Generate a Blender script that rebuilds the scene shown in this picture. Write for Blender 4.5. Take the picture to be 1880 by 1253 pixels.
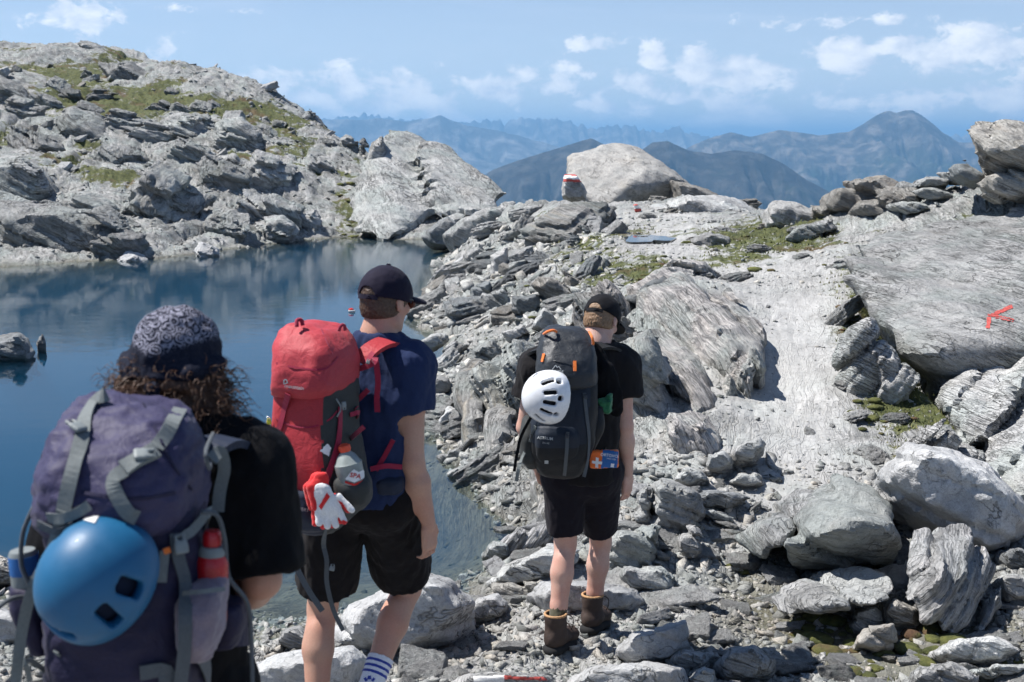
import bpy, bmesh, math, random
import numpy as np
from mathutils import Vector, Matrix, Quaternion
from mathutils.bvhtree import BVHTree

scene = bpy.context.scene
COL = scene.collection
for o in list(bpy.data.objects):
    bpy.data.objects.remove(o)

# ------------------------------------------------------------------ camera, sky, sun, exposure
PITCH = math.radians(8.85)
FPX = 2350.0
cam_data = bpy.data.cameras.new('camera')
cam = bpy.data.objects.new('camera', cam_data)
COL.objects.link(cam)
cam.location = (0, 0, 0)
cam.rotation_euler = (math.radians(90) - PITCH, 0, 0)
cam_data.sensor_width = 36
cam_data.lens = FPX / 1880 * 36
cam_data.clip_start = 0.1
cam_data.clip_end = 200000
cam_data.dof.use_dof = True
cam_data.dof.focus_distance = 8.8
cam_data.dof.aperture_fstop = 6.3
scene.camera = cam

SUN_DIR = Vector((-0.82, 0.13, 1.36)).normalized()      # towards the sun
SUN_EL = math.asin(SUN_DIR.z)
SUN_AZ = math.atan2(SUN_DIR.x, SUN_DIR.y)               # clockwise from +Y
sun_data = bpy.data.lights.new('sun', 'SUN')
sun_data.energy = 5.0
sun_data.angle = math.radians(0.5)
sun_data.color = (1.0, 0.965, 0.92)
sun = bpy.data.objects.new('sun', sun_data)
COL.objects.link(sun)
sun.rotation_euler = (-SUN_DIR).to_track_quat('-Z', 'Y').to_euler()

scene.view_settings.view_transform = 'Standard'
scene.view_settings.look = 'None'
scene.view_settings.exposure = 0.68
scene.view_settings.gamma = 1.0
scene.view_settings.use_curve_mapping = False
scene.render.engine = 'CYCLES'
scene.cycles.use_denoising = True
scene.cycles.max_bounces = 7
scene.cycles.diffuse_bounces = 3
scene.cycles.glossy_bounces = 3
scene.cycles.transparent_max_bounces = 8
scene.cycles.volume_bounces = 0
scene.cycles.caustics_reflective = False
scene.cycles.caustics_refractive = False
scene.cycles.use_adaptive_sampling = True
scene.cycles.adaptive_threshold = 0.02


class NT:
    """short-hand for building node trees"""
    def __init__(self, tree):
        self.t = tree

    def n(self, typ, **kw):
        nd = self.t.nodes.new(typ)
        for k, v in kw.items():
            if k.startswith('i_'):
                nd.inputs[k[2:].replace('_', ' ')].default_value = v
            else:
                setattr(nd, k, v)
        return nd

    def l(self, a, b):
        self.t.links.new(a, b)

    def set(self, sock, v):
        if isinstance(v, bpy.types.NodeSocket):
            self.l(v, sock)
        else:
            sock.default_value = v

    def m(self, op, a, b=None, c=None, clamp=False):
        nd = self.t.nodes.new('ShaderNodeMath')
        nd.operation = op
        nd.use_clamp = clamp
        for i, v in enumerate((a, b, c)):
            if v is not None:
                self.set(nd.inputs[i], v)
        return nd.outputs[0]

    def vm(self, op, a, b=None):
        nd = self.t.nodes.new('ShaderNodeVectorMath')
        nd.operation = op
        for i, v in enumerate((a, b)):
            if v is not None:
                self.set(nd.inputs[i], v)
        return nd.outputs['Value'] if op in ('DOT_PRODUCT', 'LENGTH') else nd.outputs[0]

    def noise(self, vec, scale, detail=4, rough=0.55, dist=0.0, dim='3D'):
        nd = self.t.nodes.new('ShaderNodeTexNoise')
        nd.noise_dimensions = dim
        if vec is not None:
            self.l(vec, nd.inputs['Vector'])
        nd.inputs['Scale'].default_value = scale
        nd.inputs['Detail'].default_value = detail
        nd.inputs['Roughness'].default_value = rough
        nd.inputs['Distortion'].default_value = dist
        return nd.outputs[0]

    def ramp(self, fac, stops, interp='LINEAR'):
        nd = self.t.nodes.new('ShaderNodeValToRGB')
        nd.color_ramp.interpolation = interp
        e = nd.color_ramp.elements
        while len(e) < len(stops):
            e.new(0.5)
        for el, (p, c) in zip(e, stops):
            el.position = p
            el.color = (c, c, c, 1) if not hasattr(c, '__len__') else (*c[:3], 1)
        self.set(nd.inputs[0], fac)
        return nd.outputs[0]

    def mix(self, fac, a, b, blend='MIX'):
        nd = self.t.nodes.new('ShaderNodeMix')
        nd.data_type = 'RGBA'
        nd.blend_type = blend
        self.set(nd.inputs[0], fac)
        for i, v in ((6, a), (7, b)):
            if hasattr(v, '__len__') and len(v) == 3:
                v = (*v, 1)
            self.set(nd.inputs[i], v)
        return nd.outputs[2]

    def smooth(self, v, a, b):
        nd = self.t.nodes.new('ShaderNodeMapRange')
        nd.interpolation_type = 'SMOOTHSTEP'
        self.set(nd.inputs[0], v)
        nd.inputs[1].default_value = a
        nd.inputs[2].default_value = b
        return nd.outputs[0]


def px_dir(px, py):
    u = (px - 940) / FPX
    v = (626.5 - py) / FPX
    s, c = math.sin(PITCH), math.cos(PITCH)
    return Vector((u, c + v * s, -s + v * c))


def at(px, py, Y):
    """the point at forward distance Y seen at this place of the photograph"""
    d = px_dir(px, py)
    return d * (Y / d.y)


# world: physical sky with cumulus clouds in direction space
world = bpy.data.worlds.new('World')
scene.world = world
world.use_nodes = True
wt = world.node_tree
wt.nodes.clear()
W = NT(wt)
sky = W.n('ShaderNodeTexSky', sky_type='NISHITA')
sky.sun_disc = False
sky.sun_elevation = SUN_EL
sky.sun_rotation = SUN_AZ
sky.altitude = 2500
sky.air_density = 1.0
sky.dust_density = 0.15
sky.ozone_density = 3.0
tc = W.n('ShaderNodeTexCoord')
D = tc.outputs['Generated']
sep = W.n('ShaderNodeSeparateXYZ')
W.l(D, sep.inputs[0])
az = W.m('ARCTAN2', sep.outputs[0], sep.outputs[1])
el = W.m('ARCSINE', sep.outputs[2])
comb = W.n('ShaderNodeCombineXYZ')
W.l(W.m('MULTIPLY', az, 10.0), comb.inputs[0])
W.l(W.m('MULTIPLY', el, 16.0), comb.inputs[1])
P2 = comb.outputs[0]
puff = W.noise(P2, 3.4, 9, 0.64, 0.25)
wisp_c = W.n('ShaderNodeCombineXYZ')
W.l(W.m('MULTIPLY', az, 2.2), wisp_c.inputs[0])
W.l(W.m('MULTIPLY', el, 20.0), wisp_c.inputs[1])
wisp = W.noise(wisp_c.outputs[0], 1.5, 6, 0.62, 0.6)
# the cumulus one can point to: (px, py, half width, half height, strength)
CLOUDS = [(150, 32, 70, 30, 1.0), (285, 100, 48, 22, .8), (1090, 82, 55, 15, 1.0), (1200, 105, 36, 24, 1.0), (1310, 130, 115, 42, 1.0),
          (915, 165, 55, 26, 1.0), (785, 185, 75, 28, .9), (990, 128, 70, 14, .7), (1545, 105, 65, 34, 1.0), (1790, 85, 150, 34, 1.1),
          (1420, 190, 160, 30, .75), (1120, 200, 130, 26, .75), (1700, 190, 170, 30, .6), (640, 170, 110, 40, .45), (380, 18, 130, 9, .55), (1560, 40, 190, 14, .7)]
tot = None
for (cx, cy, hw, hh, st) in CLOUDS:
    d = px_dir(cx, cy).normalized()
    a0, e0 = math.atan2(d.x, d.y), math.asin(d.z)
    dx = W.m('MULTIPLY', W.m('SUBTRACT', az, a0), FPX / (hw * 1.3))
    dy = W.m('MULTIPLY', W.m('SUBTRACT', el, e0), FPX / (hh * 1.3))
    r2 = W.m('ADD', W.m('MULTIPLY', dx, dx), W.m('MULTIPLY', dy, dy))
    g = W.m('MULTIPLY', W.m('EXPONENT', W.m('MULTIPLY', r2, -0.9)), st)
    tot = g if tot is None else W.m('MAXIMUM', tot, g)
# the rest of the sky carries the same broken cumulus by noise alone
broad = W.smooth(W.noise(P2, 0.55, 2, 0.5), 0.52, 0.72)
inview = W.m('MULTIPLY', W.smooth(W.m('ABSOLUTE', az), 0.45, 0.6), 0.8)
tot = W.m('MAXIMUM', tot, W.m('MULTIPLY', broad, inview))
band_ = W.m('MULTIPLY', W.smooth(el, 0.075, 0.045), W.smooth(el, -0.01, 0.015))
tot = W.m('MAXIMUM', tot, W.m('MULTIPLY', band_, W.m('MULTIPLY', W.smooth(W.noise(P2, 0.9, 3, 0.5), 0.32, 0.56), 0.80)))
dens = W.m('SUBTRACT', W.m('ADD', W.m('MULTIPLY', tot, 0.74), W.m('MULTIPLY', puff, 1.75)), 1.24)
cmask = W.smooth(dens, 0.0, 0.26)
cm2 = W.m('MULTIPLY', W.smooth(wisp, 0.44, 0.80), 0.42)
low = W.smooth(el, 0.11, 0.02)
veil = W.m('MULTIPLY', low, W.smooth(puff, 0.25, 0.75))
cm2 = W.m('MAXIMUM', cm2, W.m('MULTIPLY', veil, 0.55))
pale = W.m('MULTIPLY', W.smooth(el, 0.30, 0.0), 0.50)
shade = W.smooth(W.noise(P2, 3.5, 5, 0.6), 0.3, 0.7)
ccol = W.mix(shade, (6.4, 7.3, 8.8), (11.0, 11.1, 11.3))
skyblue = W.mix(1.0, sky.outputs[0], (0.96, 1.0, 1.05), 'MULTIPLY')
c0_ = W.mix(pale, skyblue, (7.0, 7.9, 9.3))
c1 = W.mix(cm2, c0_, (6.2, 7.2, 8.9))
c2 = W.mix(W.m('MULTIPLY', cmask, 0.86), c1, ccol)
bg = W.n('ShaderNodeBackground')
W.l(c2, bg.inputs[0])
bg.inputs[1].default_value = 0.071
wo = W.n('ShaderNodeOutputWorld')
W.l(bg.outputs[0], wo.inputs[0])


# ------------------------------------------------------------------ small tools
def link(o, parent=None):
    COL.objects.link(o)
    if parent is not None:
        o.parent = parent
    return o


def tag(o, label=None, cat=None, group=None, kind=None):
    for k, v in (('label', label), ('category', cat), ('group', group), ('kind', kind)):
        if v:
            o[k] = v
    return o


def empty(name, loc, label, cat, group=None):
    o = bpy.data.objects.new(name, None)
    o.empty_display_size = 0.1
    o.location = loc
    link(o)
    return tag(o, label, cat, group)


def mesh_np(name, V, Fc, mats, parent=None, origin=None, smooth=True, sharp=None, loc=None):
    """one mesh object from arrays; V in world space, stored about origin (default the parent's place)"""
    V = np.asarray(V, dtype=np.float64)
    if origin is None:
        origin = Vector(parent_world(parent)) if parent is not None else Vector((0, 0, 0))
    me = bpy.data.meshes.new(name)
    Fc = np.asarray(Fc) if not isinstance(Fc, list) else Fc
    Vl = V - np.array(origin)[None, :]
    if isinstance(Fc, np.ndarray):
        n, k = Fc.shape
        me.vertices.add(len(Vl))
        me.vertices.foreach_set('co', Vl.astype(np.float32).ravel())
        me.loops.add(n * k)
        me.loops.foreach_set('vertex_index', Fc.astype(np.int32).ravel())
        me.polygons.add(n)
        me.polygons.foreach_set('loop_start', np.arange(0, n * k, k, dtype=np.int32))
        me.polygons.foreach_set('loop_total', np.full(n, k, dtype=np.int32))
        me.update(calc_edges=True)
        me.validate()
    else:
        me.from_pydata([tuple(v) for v in Vl], [], Fc)
        me.update()
    if smooth:
        me.polygons.foreach_set('use_smooth', np.ones(len(me.polygons), dtype=bool))
        if sharp:
            me.set_sharp_from_angle(angle=math.radians(sharp))
    for m_ in (mats if isinstance(mats, (list, tuple)) else [mats]):
        me.materials.append(m_)
    o = bpy.data.objects.new(name, me)
    link(o, parent)
    o.location = loc if loc is not None else (Vector(origin) - Vector(parent_world(parent)) if parent is not None else origin)
    return o


def parent_world(o):
    v = Vector((0, 0, 0))
    while o is not None:
        v = v + o.location
        o = o.parent
    return v


def set_attr(o, name, vals):
    a = o.data.attributes.new(name, 'FLOAT', 'POINT')
    a.data.foreach_set('value', np.asarray(vals, dtype=np.float32))


# ---- vectorised noise
def _hash(ix, iy, iz, seed):
    h = (ix * 374761393 + iy * 668265263 + iz * 2147483647 + seed * 1274126177) & 0xFFFFFFFF
    h = ((h ^ (h >> 13)) * 1274126177) & 0xFFFFFFFF
    return (h ^ (h >> 16)) & 0xFFFFFFFF


def rnd(i, seed=0):
    i = np.asarray(i, dtype=np.int64)
    return _hash(i, i * 7 + 3, i * 13 + 5, seed) / 4294967295.0


_G = np.random.RandomState(5).normal(size=(256, 3))
_G /= np.linalg.norm(_G, axis=1)[:, None]
_G = _G.astype(np.float32)
_PERM = np.random.RandomState(8).permutation(256).astype(np.int32)
_PERM = np.concatenate([_PERM, _PERM])


def perlin(P, seed=0):
    P = np.asarray(P)
    out = np.empty(len(P), dtype=np.float64)
    for s in range(0, len(P), 65536):
        p = P[s:s + 65536]
        fl = np.floor(p)
        i = fl.astype(np.int64)
        f = (p - fl).astype(np.float32)
        fx, fy, fz = f[:, 0], f[:, 1], f[:, 2]
        u = f * f * f * (f * (f * 6 - 15) + 10)
        x0 = ((i[:, 0] + seed * 37) & 255).astype(np.int32); y0 = ((i[:, 1] + seed * 101) & 255).astype(np.int32); z0 = (i[:, 2] & 255).astype(np.int32)
        x1, y1, z1 = (x0 + 1) & 255, (y0 + 1) & 255, (z0 + 1) & 255
        a0, a1 = _PERM[x0], _PERM[x1]
        r = 0
        vx = []
        for ax_, dx in ((a0, 0), (a1, 1)):
            vy = []
            for yy_, dy in ((y0, 0), (y1, 1)):
                b = _PERM[ax_ + yy_]
                vz = []
                for zz_, dz in ((z0, 0), (z1, 1)):
                    g = _G[_PERM[b + zz_]]
                    vz.append(g[:, 0] * (fx - dx) + g[:, 1] * (fy - dy) + g[:, 2] * (fz - dz))
                vy.append(vz[0] + u[:, 2] * (vz[1] - vz[0]))
            vx.append(vy[0] + u[:, 1] * (vy[1] - vy[0]))
        out[s:s + 65536] = (vx[0] + u[:, 0] * (vx[1] - vx[0])) * 1.5
    return out


def fbm(P, octv=4, gain=0.5, lac=2.03, seed=0):
    r, a = 0, 1.0
    P = np.asarray(P, dtype=np.float64)
    for k in range(octv):
        r = r + a * perlin(P, seed + k)
        P = P * lac + 11.3
        a *= gain
    return r


def ridged(P, octv=4, gain=0.5, seed=0):
    r, a = 0, 1.0
    P = np.asarray(P, dtype=np.float64)
    for k in range(octv):
        r = r + a * (1 - 2 * np.abs(perlin(P, seed + k)))
        P = P * 2.07 + 7.7
        a *= gain
    return r


def facets(x, y, size, seed=0, tilt=0.6, jitter=0.95):
    """height of broken blocky ground: each cell of a Voronoi pattern is one tilted plate; returns (height / size, edge distance)"""
    out = np.empty(len(x))
    edge = np.empty(len(x))
    for s in range(0, len(x), 200000):
        px, py = x[s:s + 200000] / size, y[s:s + 200000] / size
        ix, iy = np.floor(px).astype(np.int64), np.floor(py).astype(np.int64)
        best = np.full(len(px), 1e9)
        sec = np.full(len(px), 1e9)
        hh = np.zeros(len(px))
        for dx in (-1, 0, 1):
            for dy in (-1, 0, 1):
                cx, cy = ix + dx, iy + dy
                h1 = _hash(cx, cy, cx * 0, seed) / 4294967295.0
                h2 = _hash(cx, cy, cx * 0 + 1, seed) / 4294967295.0
                h3 = _hash(cx, cy, cx * 0 + 2, seed) / 4294967295.0
                h4 = _hash(cx, cy, cx * 0 + 3, seed) / 4294967295.0
                h5 = _hash(cx, cy, cx * 0 + 4, seed) / 4294967295.0
                qx, qy = cx + 0.5 + (h1 - 0.5) * jitter - px, cy + 0.5 + (h2 - 0.5) * jitter - py
                d = np.sqrt(qx * qx + qy * qy)
                hv = (h3 - 0.5) * 0.7 + tilt * ((h4 - 0.5) * qx + (h5 - 0.5) * qy) * 2
                closer = d < best
                sec = np.where(closer, best, np.minimum(sec, d))
                hh = np.where(closer, hv, hh)
                best = np.where(closer, d, best)
        out[s:s + 200000] = hh
        edge[s:s + 200000] = sec - best
    return out, edge


def unit(v):
    v = np.asarray(v, dtype=np.float64)
    return v / np.linalg.norm(v)


def strata(P, n, t, seed=0, warp=0.6):
    """how far each rock layer stands back (-.5 .. .5), with open joints between some of them"""
    s = P @ unit(n) / t + warp * perlin(P / (t * 6.0), seed) + 0.15 * perlin(P / (t * 1.5), seed + 1)
    i = np.floor(s).astype(np.int64)
    f = s - i
    a, b = rnd(i, seed), rnd(i + 1, seed)
    w = np.clip((f - 0.78) / 0.22, 0, 1)
    w = w * w * (3 - 2 * w)
    groove = np.exp(-((f - 0.88) / 0.12) ** 2) * (0.1 + 1.1 * rnd(i, seed + 9))
    return a + (b - a) * w - 0.5 + 0.8 * groove


# ------------------------------------------------------------------ materials
def new_mat(name):
    m_ = bpy.data.materials.new(name)
    m_.use_nodes = True
    t = m_.node_tree
    for n_ in list(t.nodes):
        if n_.type != 'OUTPUT_MATERIAL':
            t.nodes.remove(n_)
    N_ = NT(t)
    out = [n_ for n_ in t.nodes if n_.type == 'OUTPUT_MATERIAL'][0]
    b = N_.n('ShaderNodeBsdfPrincipled')
    N_.l(b.outputs[0], out.inputs[0])
    return m_, N_, b, out


def bump(N_, b, h, strength=0.5, dist=0.02, prev=None):
    bn = N_.n('ShaderNodeBump')
    N_.set(bn.inputs['Height'], h)
    bn.inputs['Strength'].default_value = strength
    bn.inputs['Distance'].default_value = dist
    if prev is not None:
        N_.l(prev, bn.inputs['Normal'])
    N_.l(bn.outputs[0], b.inputs['Normal'])
    return bn.outputs[0]


def rock_mat(name, light=(0.47, 0.465, 0.455), dark=(0.17, 0.175, 0.175), tint=(0.30, 0.335, 0.32), warm=(0.40, 0.33, 0.25),
             fol=(0.35, -0.3, 0.88), band=9.0, scale=1.0, warm_amt=0.15, lichen=0.25, band_amt=0.5, terrain=False, relief=1.0, lines=0.0, tone=False):
    """foliated gneiss: bands across the foliation, mottling, black lichen specks, warm stains; terrain adds moss and trodden path by attribute"""
    m_, N_, b, out = new_mat(name)
    g = N_.n('ShaderNodeNewGeometry')
    oi = N_.n('ShaderNodeObjectInfo')
    tcn = N_.n('ShaderNodeTexCoord')
    if terrain:
        pos = g.outputs['Position']
    else:
        off = N_.n('ShaderNodeVectorMath', operation='SCALE')
        cmb = N_.n('ShaderNodeCombineXYZ')
        for i in range(3):
            N_.l(oi.outputs['Random'], cmb.inputs[i])
        N_.l(cmb.outputs[0], off.inputs[0])
        off.inputs['Scale'].default_value = 31.0
        pos = N_.vm('ADD', tcn.outputs['Object'], off.outputs[0])
    # stretched coordinates: squeezed along the foliation normal
    f = unit(fol)
    s = N_.vm('DOT_PRODUCT', pos, tuple(f))
    sc = N_.n('ShaderNodeVectorMath', operation='SCALE')
    sc.inputs[0].default_value = tuple(f)
    N_.l(N_.m('MULTIPLY', s, band), sc.inputs['Scale'])
    st = N_.vm('ADD', pos, sc.outputs[0])
    bands = N_.noise(st, 1.3 * scale, 5, 0.62, 0.9)
    bands2 = N_.noise(st, 5.5 * scale, 4, 0.6, 0.4)
    blot = N_.noise(pos, 1.1 * scale, 5, 0.6)
    mid = N_.noise(pos, 7.0 * scale, 6, 0.65)
    fine = N_.noise(pos, 38.0 * scale, 4, 0.7)
    grain = N_.noise(pos, 150.0 * scale, 2, 0.7)
    v = N_.m('ADD', N_.m('MULTIPLY', bands, band_amt), N_.m('MULTIPLY', blot, 1.0 - band_amt))
    v = N_.m('ADD', N_.m('MULTIPLY', v, 0.55), N_.m('ADD', N_.m('MULTIPLY', bands2, 0.2 * (band_amt + 0.3)), N_.m('MULTIPLY', mid, 0.25)))
    col = N_.mix(N_.ramp(v, [(0.40, 0.0), (0.49, 0.5), (0.58, 1.0)]), dark, light)
    col = N_.mix(N_.m('MULTIPLY', N_.ramp(N_.noise(pos, 1.7 * scale, 3, 0.5), [(0.45, 0.0), (0.65, 1.0)]), 0.65), col, tint)
    col = N_.mix(N_.m('MULTIPLY', N_.ramp(N_.noise(st, 0.8 * scale, 4, 0.6), [(0.55, 0.0), (0.70, 1.0)]), warm_amt), col, warm)
    if lichen > 0:
        lz = N_.m('MULTIPLY', N_.ramp(N_.noise(pos, 17.0 * scale, 5, 0.75), [(0.55, 0.0), (0.63, 1.0)]), N_.ramp(blot, [(0.42, 0.0), (0.6, 1.0)]))
        col = N_.mix(N_.m('MULTIPLY', lz, lichen * 2.2), col, (0.065, 0.07, 0.065))
    col = N_.mix(0.75, col, N_.ramp(fine, [(0.25, 0.62), (0.5, 1.0), (0.75, 1.22)]), 'MULTIPLY')
    col = N_.mix(0.5, col, N_.ramp(grain, [(0.3, 0.6), (0.5, 1.0), (0.7, 1.3)]), 'MULTIPLY')
    if not terrain:
        col = N_.mix(1.0, col, N_.ramp(oi.outputs['Random'], [(0.0, 0.72), (0.5, 1.0), (1.0, 1.16)]), 'MULTIPLY')
    if lines > 0:
        sc2 = N_.n('ShaderNodeVectorMath', operation='SCALE')
        sc2.inputs[0].default_value = tuple(f)
        N_.l(N_.m('MULTIPLY', s, band * 2.2), sc2.inputs['Scale'])
        wv = N_.n('ShaderNodeTexNoise')
        N_.l(pos, wv.inputs['Vector']); wv.inputs['Scale'].default_value = 0.7 * scale; wv.inputs['Detail'].default_value = 3
        wsc = N_.n('ShaderNodeVectorMath', operation='SCALE'); N_.l(wv.outputs['Color'], wsc.inputs[0]); wsc.inputs['Scale'].default_value = 0.45 / scale
        st2 = N_.vm('ADD', N_.vm('ADD', pos, sc2.outputs[0]), wsc.outputs[0])
        l1 = N_.ramp(N_.m('ABSOLUTE', N_.m('SUBTRACT', N_.noise(st2, 1.1 * scale, 3, 0.55), 0.5)), [(0.0, 1.0), (0.022, 0.0)])
        l2 = N_.ramp(N_.m('ABSOLUTE', N_.m('SUBTRACT', N_.noise(st2, 2.9 * scale, 3, 0.55), 0.5)), [(0.0, 0.8), (0.02, 0.0)])
        lm = N_.m('MULTIPLY', N_.m('MAXIMUM', l1, l2), N_.ramp(N_.noise(pos, 0.9 * scale, 4, 0.6), [(0.40, 0.15), (0.58, 1.0)]))
        col = N_.mix(N_.m('MULTIPLY', lm, lines), col, (0.05, 0.05, 0.047))
    if tone:
        tn = N_.n('ShaderNodeAttribute', attribute_name='tone').outputs['Fac']
        col = N_.mix(1.0, col, N_.ramp(tn, [(0.0, (.55, .57, .56)), (0.3, (.95, .96, .96)), (0.7, (1.12, 1.11, 1.09)), (1.0, (1.35, 1.27, 1.17))]), 'MULTIPLY')
    ck = N_.m('ABSOLUTE', N_.m('SUBTRACT', N_.noise(st, 0.9 * scale, 5, 0.6, 0.3), 0.5))
    ck2 = N_.m('ABSOLUTE', N_.m('SUBTRACT', N_.noise(pos, 1.9 * scale, 4, 0.55, 0.5), 0.5))
    crack = N_.m('MAXIMUM', N_.ramp(ck, [(0.0, 1.0), (0.012, 0.0)]), N_.m('MULTIPLY', N_.ramp(ck2, [(0.0, 1.0), (0.007, 0.0)]), 0.8))
    crack = N_.m('MULTIPLY', crack, N_.ramp(N_.noise(pos, 1.4 * scale, 3, 0.5), [(0.42, 0.0), (0.6, 1.0)]))
    col = N_.mix(N_.m('MULTIPLY', crack, 0.8), col, (0.055, 0.055, 0.05))
    rough = 0.82
    hgt = N_.m('ADD', N_.m('MULTIPLY', bands2, 0.55), N_.m('ADD', N_.m('MULTIPLY', mid, 0.8), N_.m('SUBTRACT', N_.m('MULTIPLY', fine, 0.22), N_.m('MULTIPLY', N_.m('MAXIMUM', crack, lm) if lines > 0 else crack, 0.5))))
    hgt2 = N_.m('ADD', bands, N_.m('MULTIPLY', fine, 0.12))
    if terrain:
        hgt = N_.m('MULTIPLY', hgt, N_.m('SUBTRACT', 1.0, N_.m('MULTIPLY', N_.n('ShaderNodeAttribute', attribute_name='path').outputs['Fac'], 0.72)))
        hgt2 = N_.m('MULTIPLY', hgt2, N_.m('SUBTRACT', 1.0, N_.m('MULTIPLY', N_.n('ShaderNodeAttribute', attribute_name='path').outputs['Fac'], 0.8)))

        def attr(nm):
            return N_.n('ShaderNodeAttribute', attribute_name=nm).outputs['Fac']
        path = attr('path')
        gv = N_.noise(pos, 24.0, 5, 0.75)
        pcol = N_.mix(N_.ramp(gv, [(0.32, 0.0), (0.55, 1.0)]), (0.37, 0.365, 0.355), (0.47, 0.465, 0.455))
        pcol = N_.mix(0.5, pcol, N_.ramp(blot, [(0.35, 0.78), (0.6, 1.1)]), 'MULTIPLY')
        pcol = N_.mix(N_.m('MULTIPLY', N_.ramp(N_.noise(pos, 4.0, 6, 0.7), [(0.54, 0.0), (0.62, 1.0)]), 0.35), pcol, (0.2, 0.195, 0.185))
        col = N_.mix(N_.m('MULTIPLY', path, 0.85), col, pcol)
        dirt = attr('dirt')
        dcol = N_.mix(N_.ramp(gv, [(0.3, 0.0), (0.6, 1.0)]), (0.22, 0.218, 0.21), (0.47, 0.465, 0.455))
        col = N_.mix(dirt, col, dcol)
        moss = attr('moss')
        mn = N_.noise(pos, 2.3, 6, 0.7)
        mm = N_.smooth(N_.m('ADD', moss, N_.m('MULTIPLY', N_.m('SUBTRACT', mn, 0.5), 1.6)), 0.42, 0.58)
        mcol = N_.mix(N_.ramp(N_.noise(pos, 9.0, 5, 0.7), [(0.35, 0.0), (0.65, 1.0)]), (0.035, 0.045, 0.014), (0.115, 0.125, 0.038))
        mcol = N_.mix(N_.ramp(N_.noise(pos, 1.3, 4, 0.6), [(0.55, 0.0), (0.68, 0.75)]), mcol, (0.10, 0.055, 0.03))
        col = N_.mix(mm, col, mcol)
        wet = attr('wet')
        col = N_.mix(N_.m('MULTIPLY', wet, 0.85), col, N_.mix(1.0, col, (0.30, 0.27, 0.16), 'MULTIPLY'))
    N_.l(col, b.inputs['Base Color'])
    b.inputs['Roughness'].default_value = rough
    b.inputs['Specular IOR Level'].default_value = 0.35
    n1 = bump(N_, b, hgt2, 0.7 * relief, 0.07 / scale)
    bump(N_, b, hgt, 0.85 * relief, 0.03 / scale, n1)
    return m_


def cloth_mat(name, col, rough=0.85, weave=420.0, fold=0.5, sheen=0.25, spec=0.25, var=0.25, col2=None):
    m_, N_, b, out = new_mat(name)
    tcn = N_.n('ShaderNodeTexCoord')
    pos = tcn.outputs['Object']
    nz = N_.noise(pos, 9.0, 4, 0.6)
    c = N_.mix(N_.m('MULTIPLY', N_.ramp(nz, [(0.3, 0.0), (0.7, 1.0)]), var), col, col2 or tuple(min(1, x * 1.5 + 0.004) for x in col))
    gr = N_.noise(pos, 240.0, 2, 0.7)
    c = N_.mix(0.35, c, N_.ramp(gr, [(0.3, 0.6), (0.7, 1.4)]), 'MULTIPLY')
    N_.l(c, b.inputs['Base Color'])
    b.inputs['Roughness'].default_value = rough
    b.inputs['Specular IOR Level'].default_value = spec
    b.inputs['Sheen Weight'].default_value = sheen
    fz = N_.noise(pos, 22.0, 4, 0.6, 0.8)
    n1 = bump(N_, b, fz, 0.35 * fold, 0.02)
    wv = N_.noise(pos, weave, 1, 0.5)
    bump(N_, b, wv, 0.25, 0.001, n1)
    return m_


def plain_mat(name, col, rough=0.5, spec=0.4, metal=0.0, var=0.12, coat=0.0, scale=30.0, bmp=0.0):
    m_, N_, b, out = new_mat(name)
    tcn = N_.n('ShaderNodeTexCoord')
    nz = N_.noise(tcn.outputs['Object'], scale, 5, 0.65)
    c = N_.mix(N_.ramp(nz, [(0.3, 0.0), (0.7, 1.0)]), tuple(x * (1 - var) for x in col), tuple(min(1, x * (1 + var)) for x in col))
    N_.l(c, b.inputs['Base Color'])
    N_.l(N_.ramp(nz, [(0.3, max(0, rough - 0.08)), (0.7, min(1, rough + 0.08))]), b.inputs['Roughness'])
    b.inputs['Specular IOR Level'].default_value = spec
    b.inputs['Metallic'].default_value = metal
    b.inputs['Coat Weight'].default_value = coat
    if bmp:
        bump(N_, b, nz, bmp, 0.003)
    return m_


def skin_mat(name, col, red=(0.50, 0.20, 0.14)):
    m_, N_, b, out = new_mat(name)
    tcn = N_.n('ShaderNodeTexCoord')
    pos = tcn.outputs['Object']
    c = N_.mix(N_.ramp(N_.noise(pos, 7.0, 4, 0.6), [(0.38, 0.0), (0.70, 0.55)]), col, red)
    c = N_.mix(0.3, c, N_.ramp(N_.noise(pos, 130.0, 3, 0.7), [(0.3, 0.75), (0.7, 1.2)]), 'MULTIPLY')
    N_.l(c, b.inputs['Base Color'])
    b.inputs['Roughness'].default_value = 0.52
    b.inputs['Specular IOR Level'].default_value = 0.4
    b.inputs['Subsurface Weight'].default_value = 0.12
    b.inputs['Subsurface Radius'].default_value = (0.012, 0.005, 0.003)
    b.inputs['Subsurface Scale'].default_value = 1.0
    bump(N_, b, N_.noise(pos, 260.0, 3, 0.6), 0.2, 0.001)
    return m_
# ------------------------------------------------------------------ the mountain lake and the rocky ground round it
WATER = -2.6
ROCK_T = rock_mat('schist_ground', fol=(0.45, -0.25, 0.86), band=7.0, terrain=True, band_amt=0.45, light=(0.49, 0.485, 0.475), dark=(.13, .135, .13), lichen=0.48, lines=.65)

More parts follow.
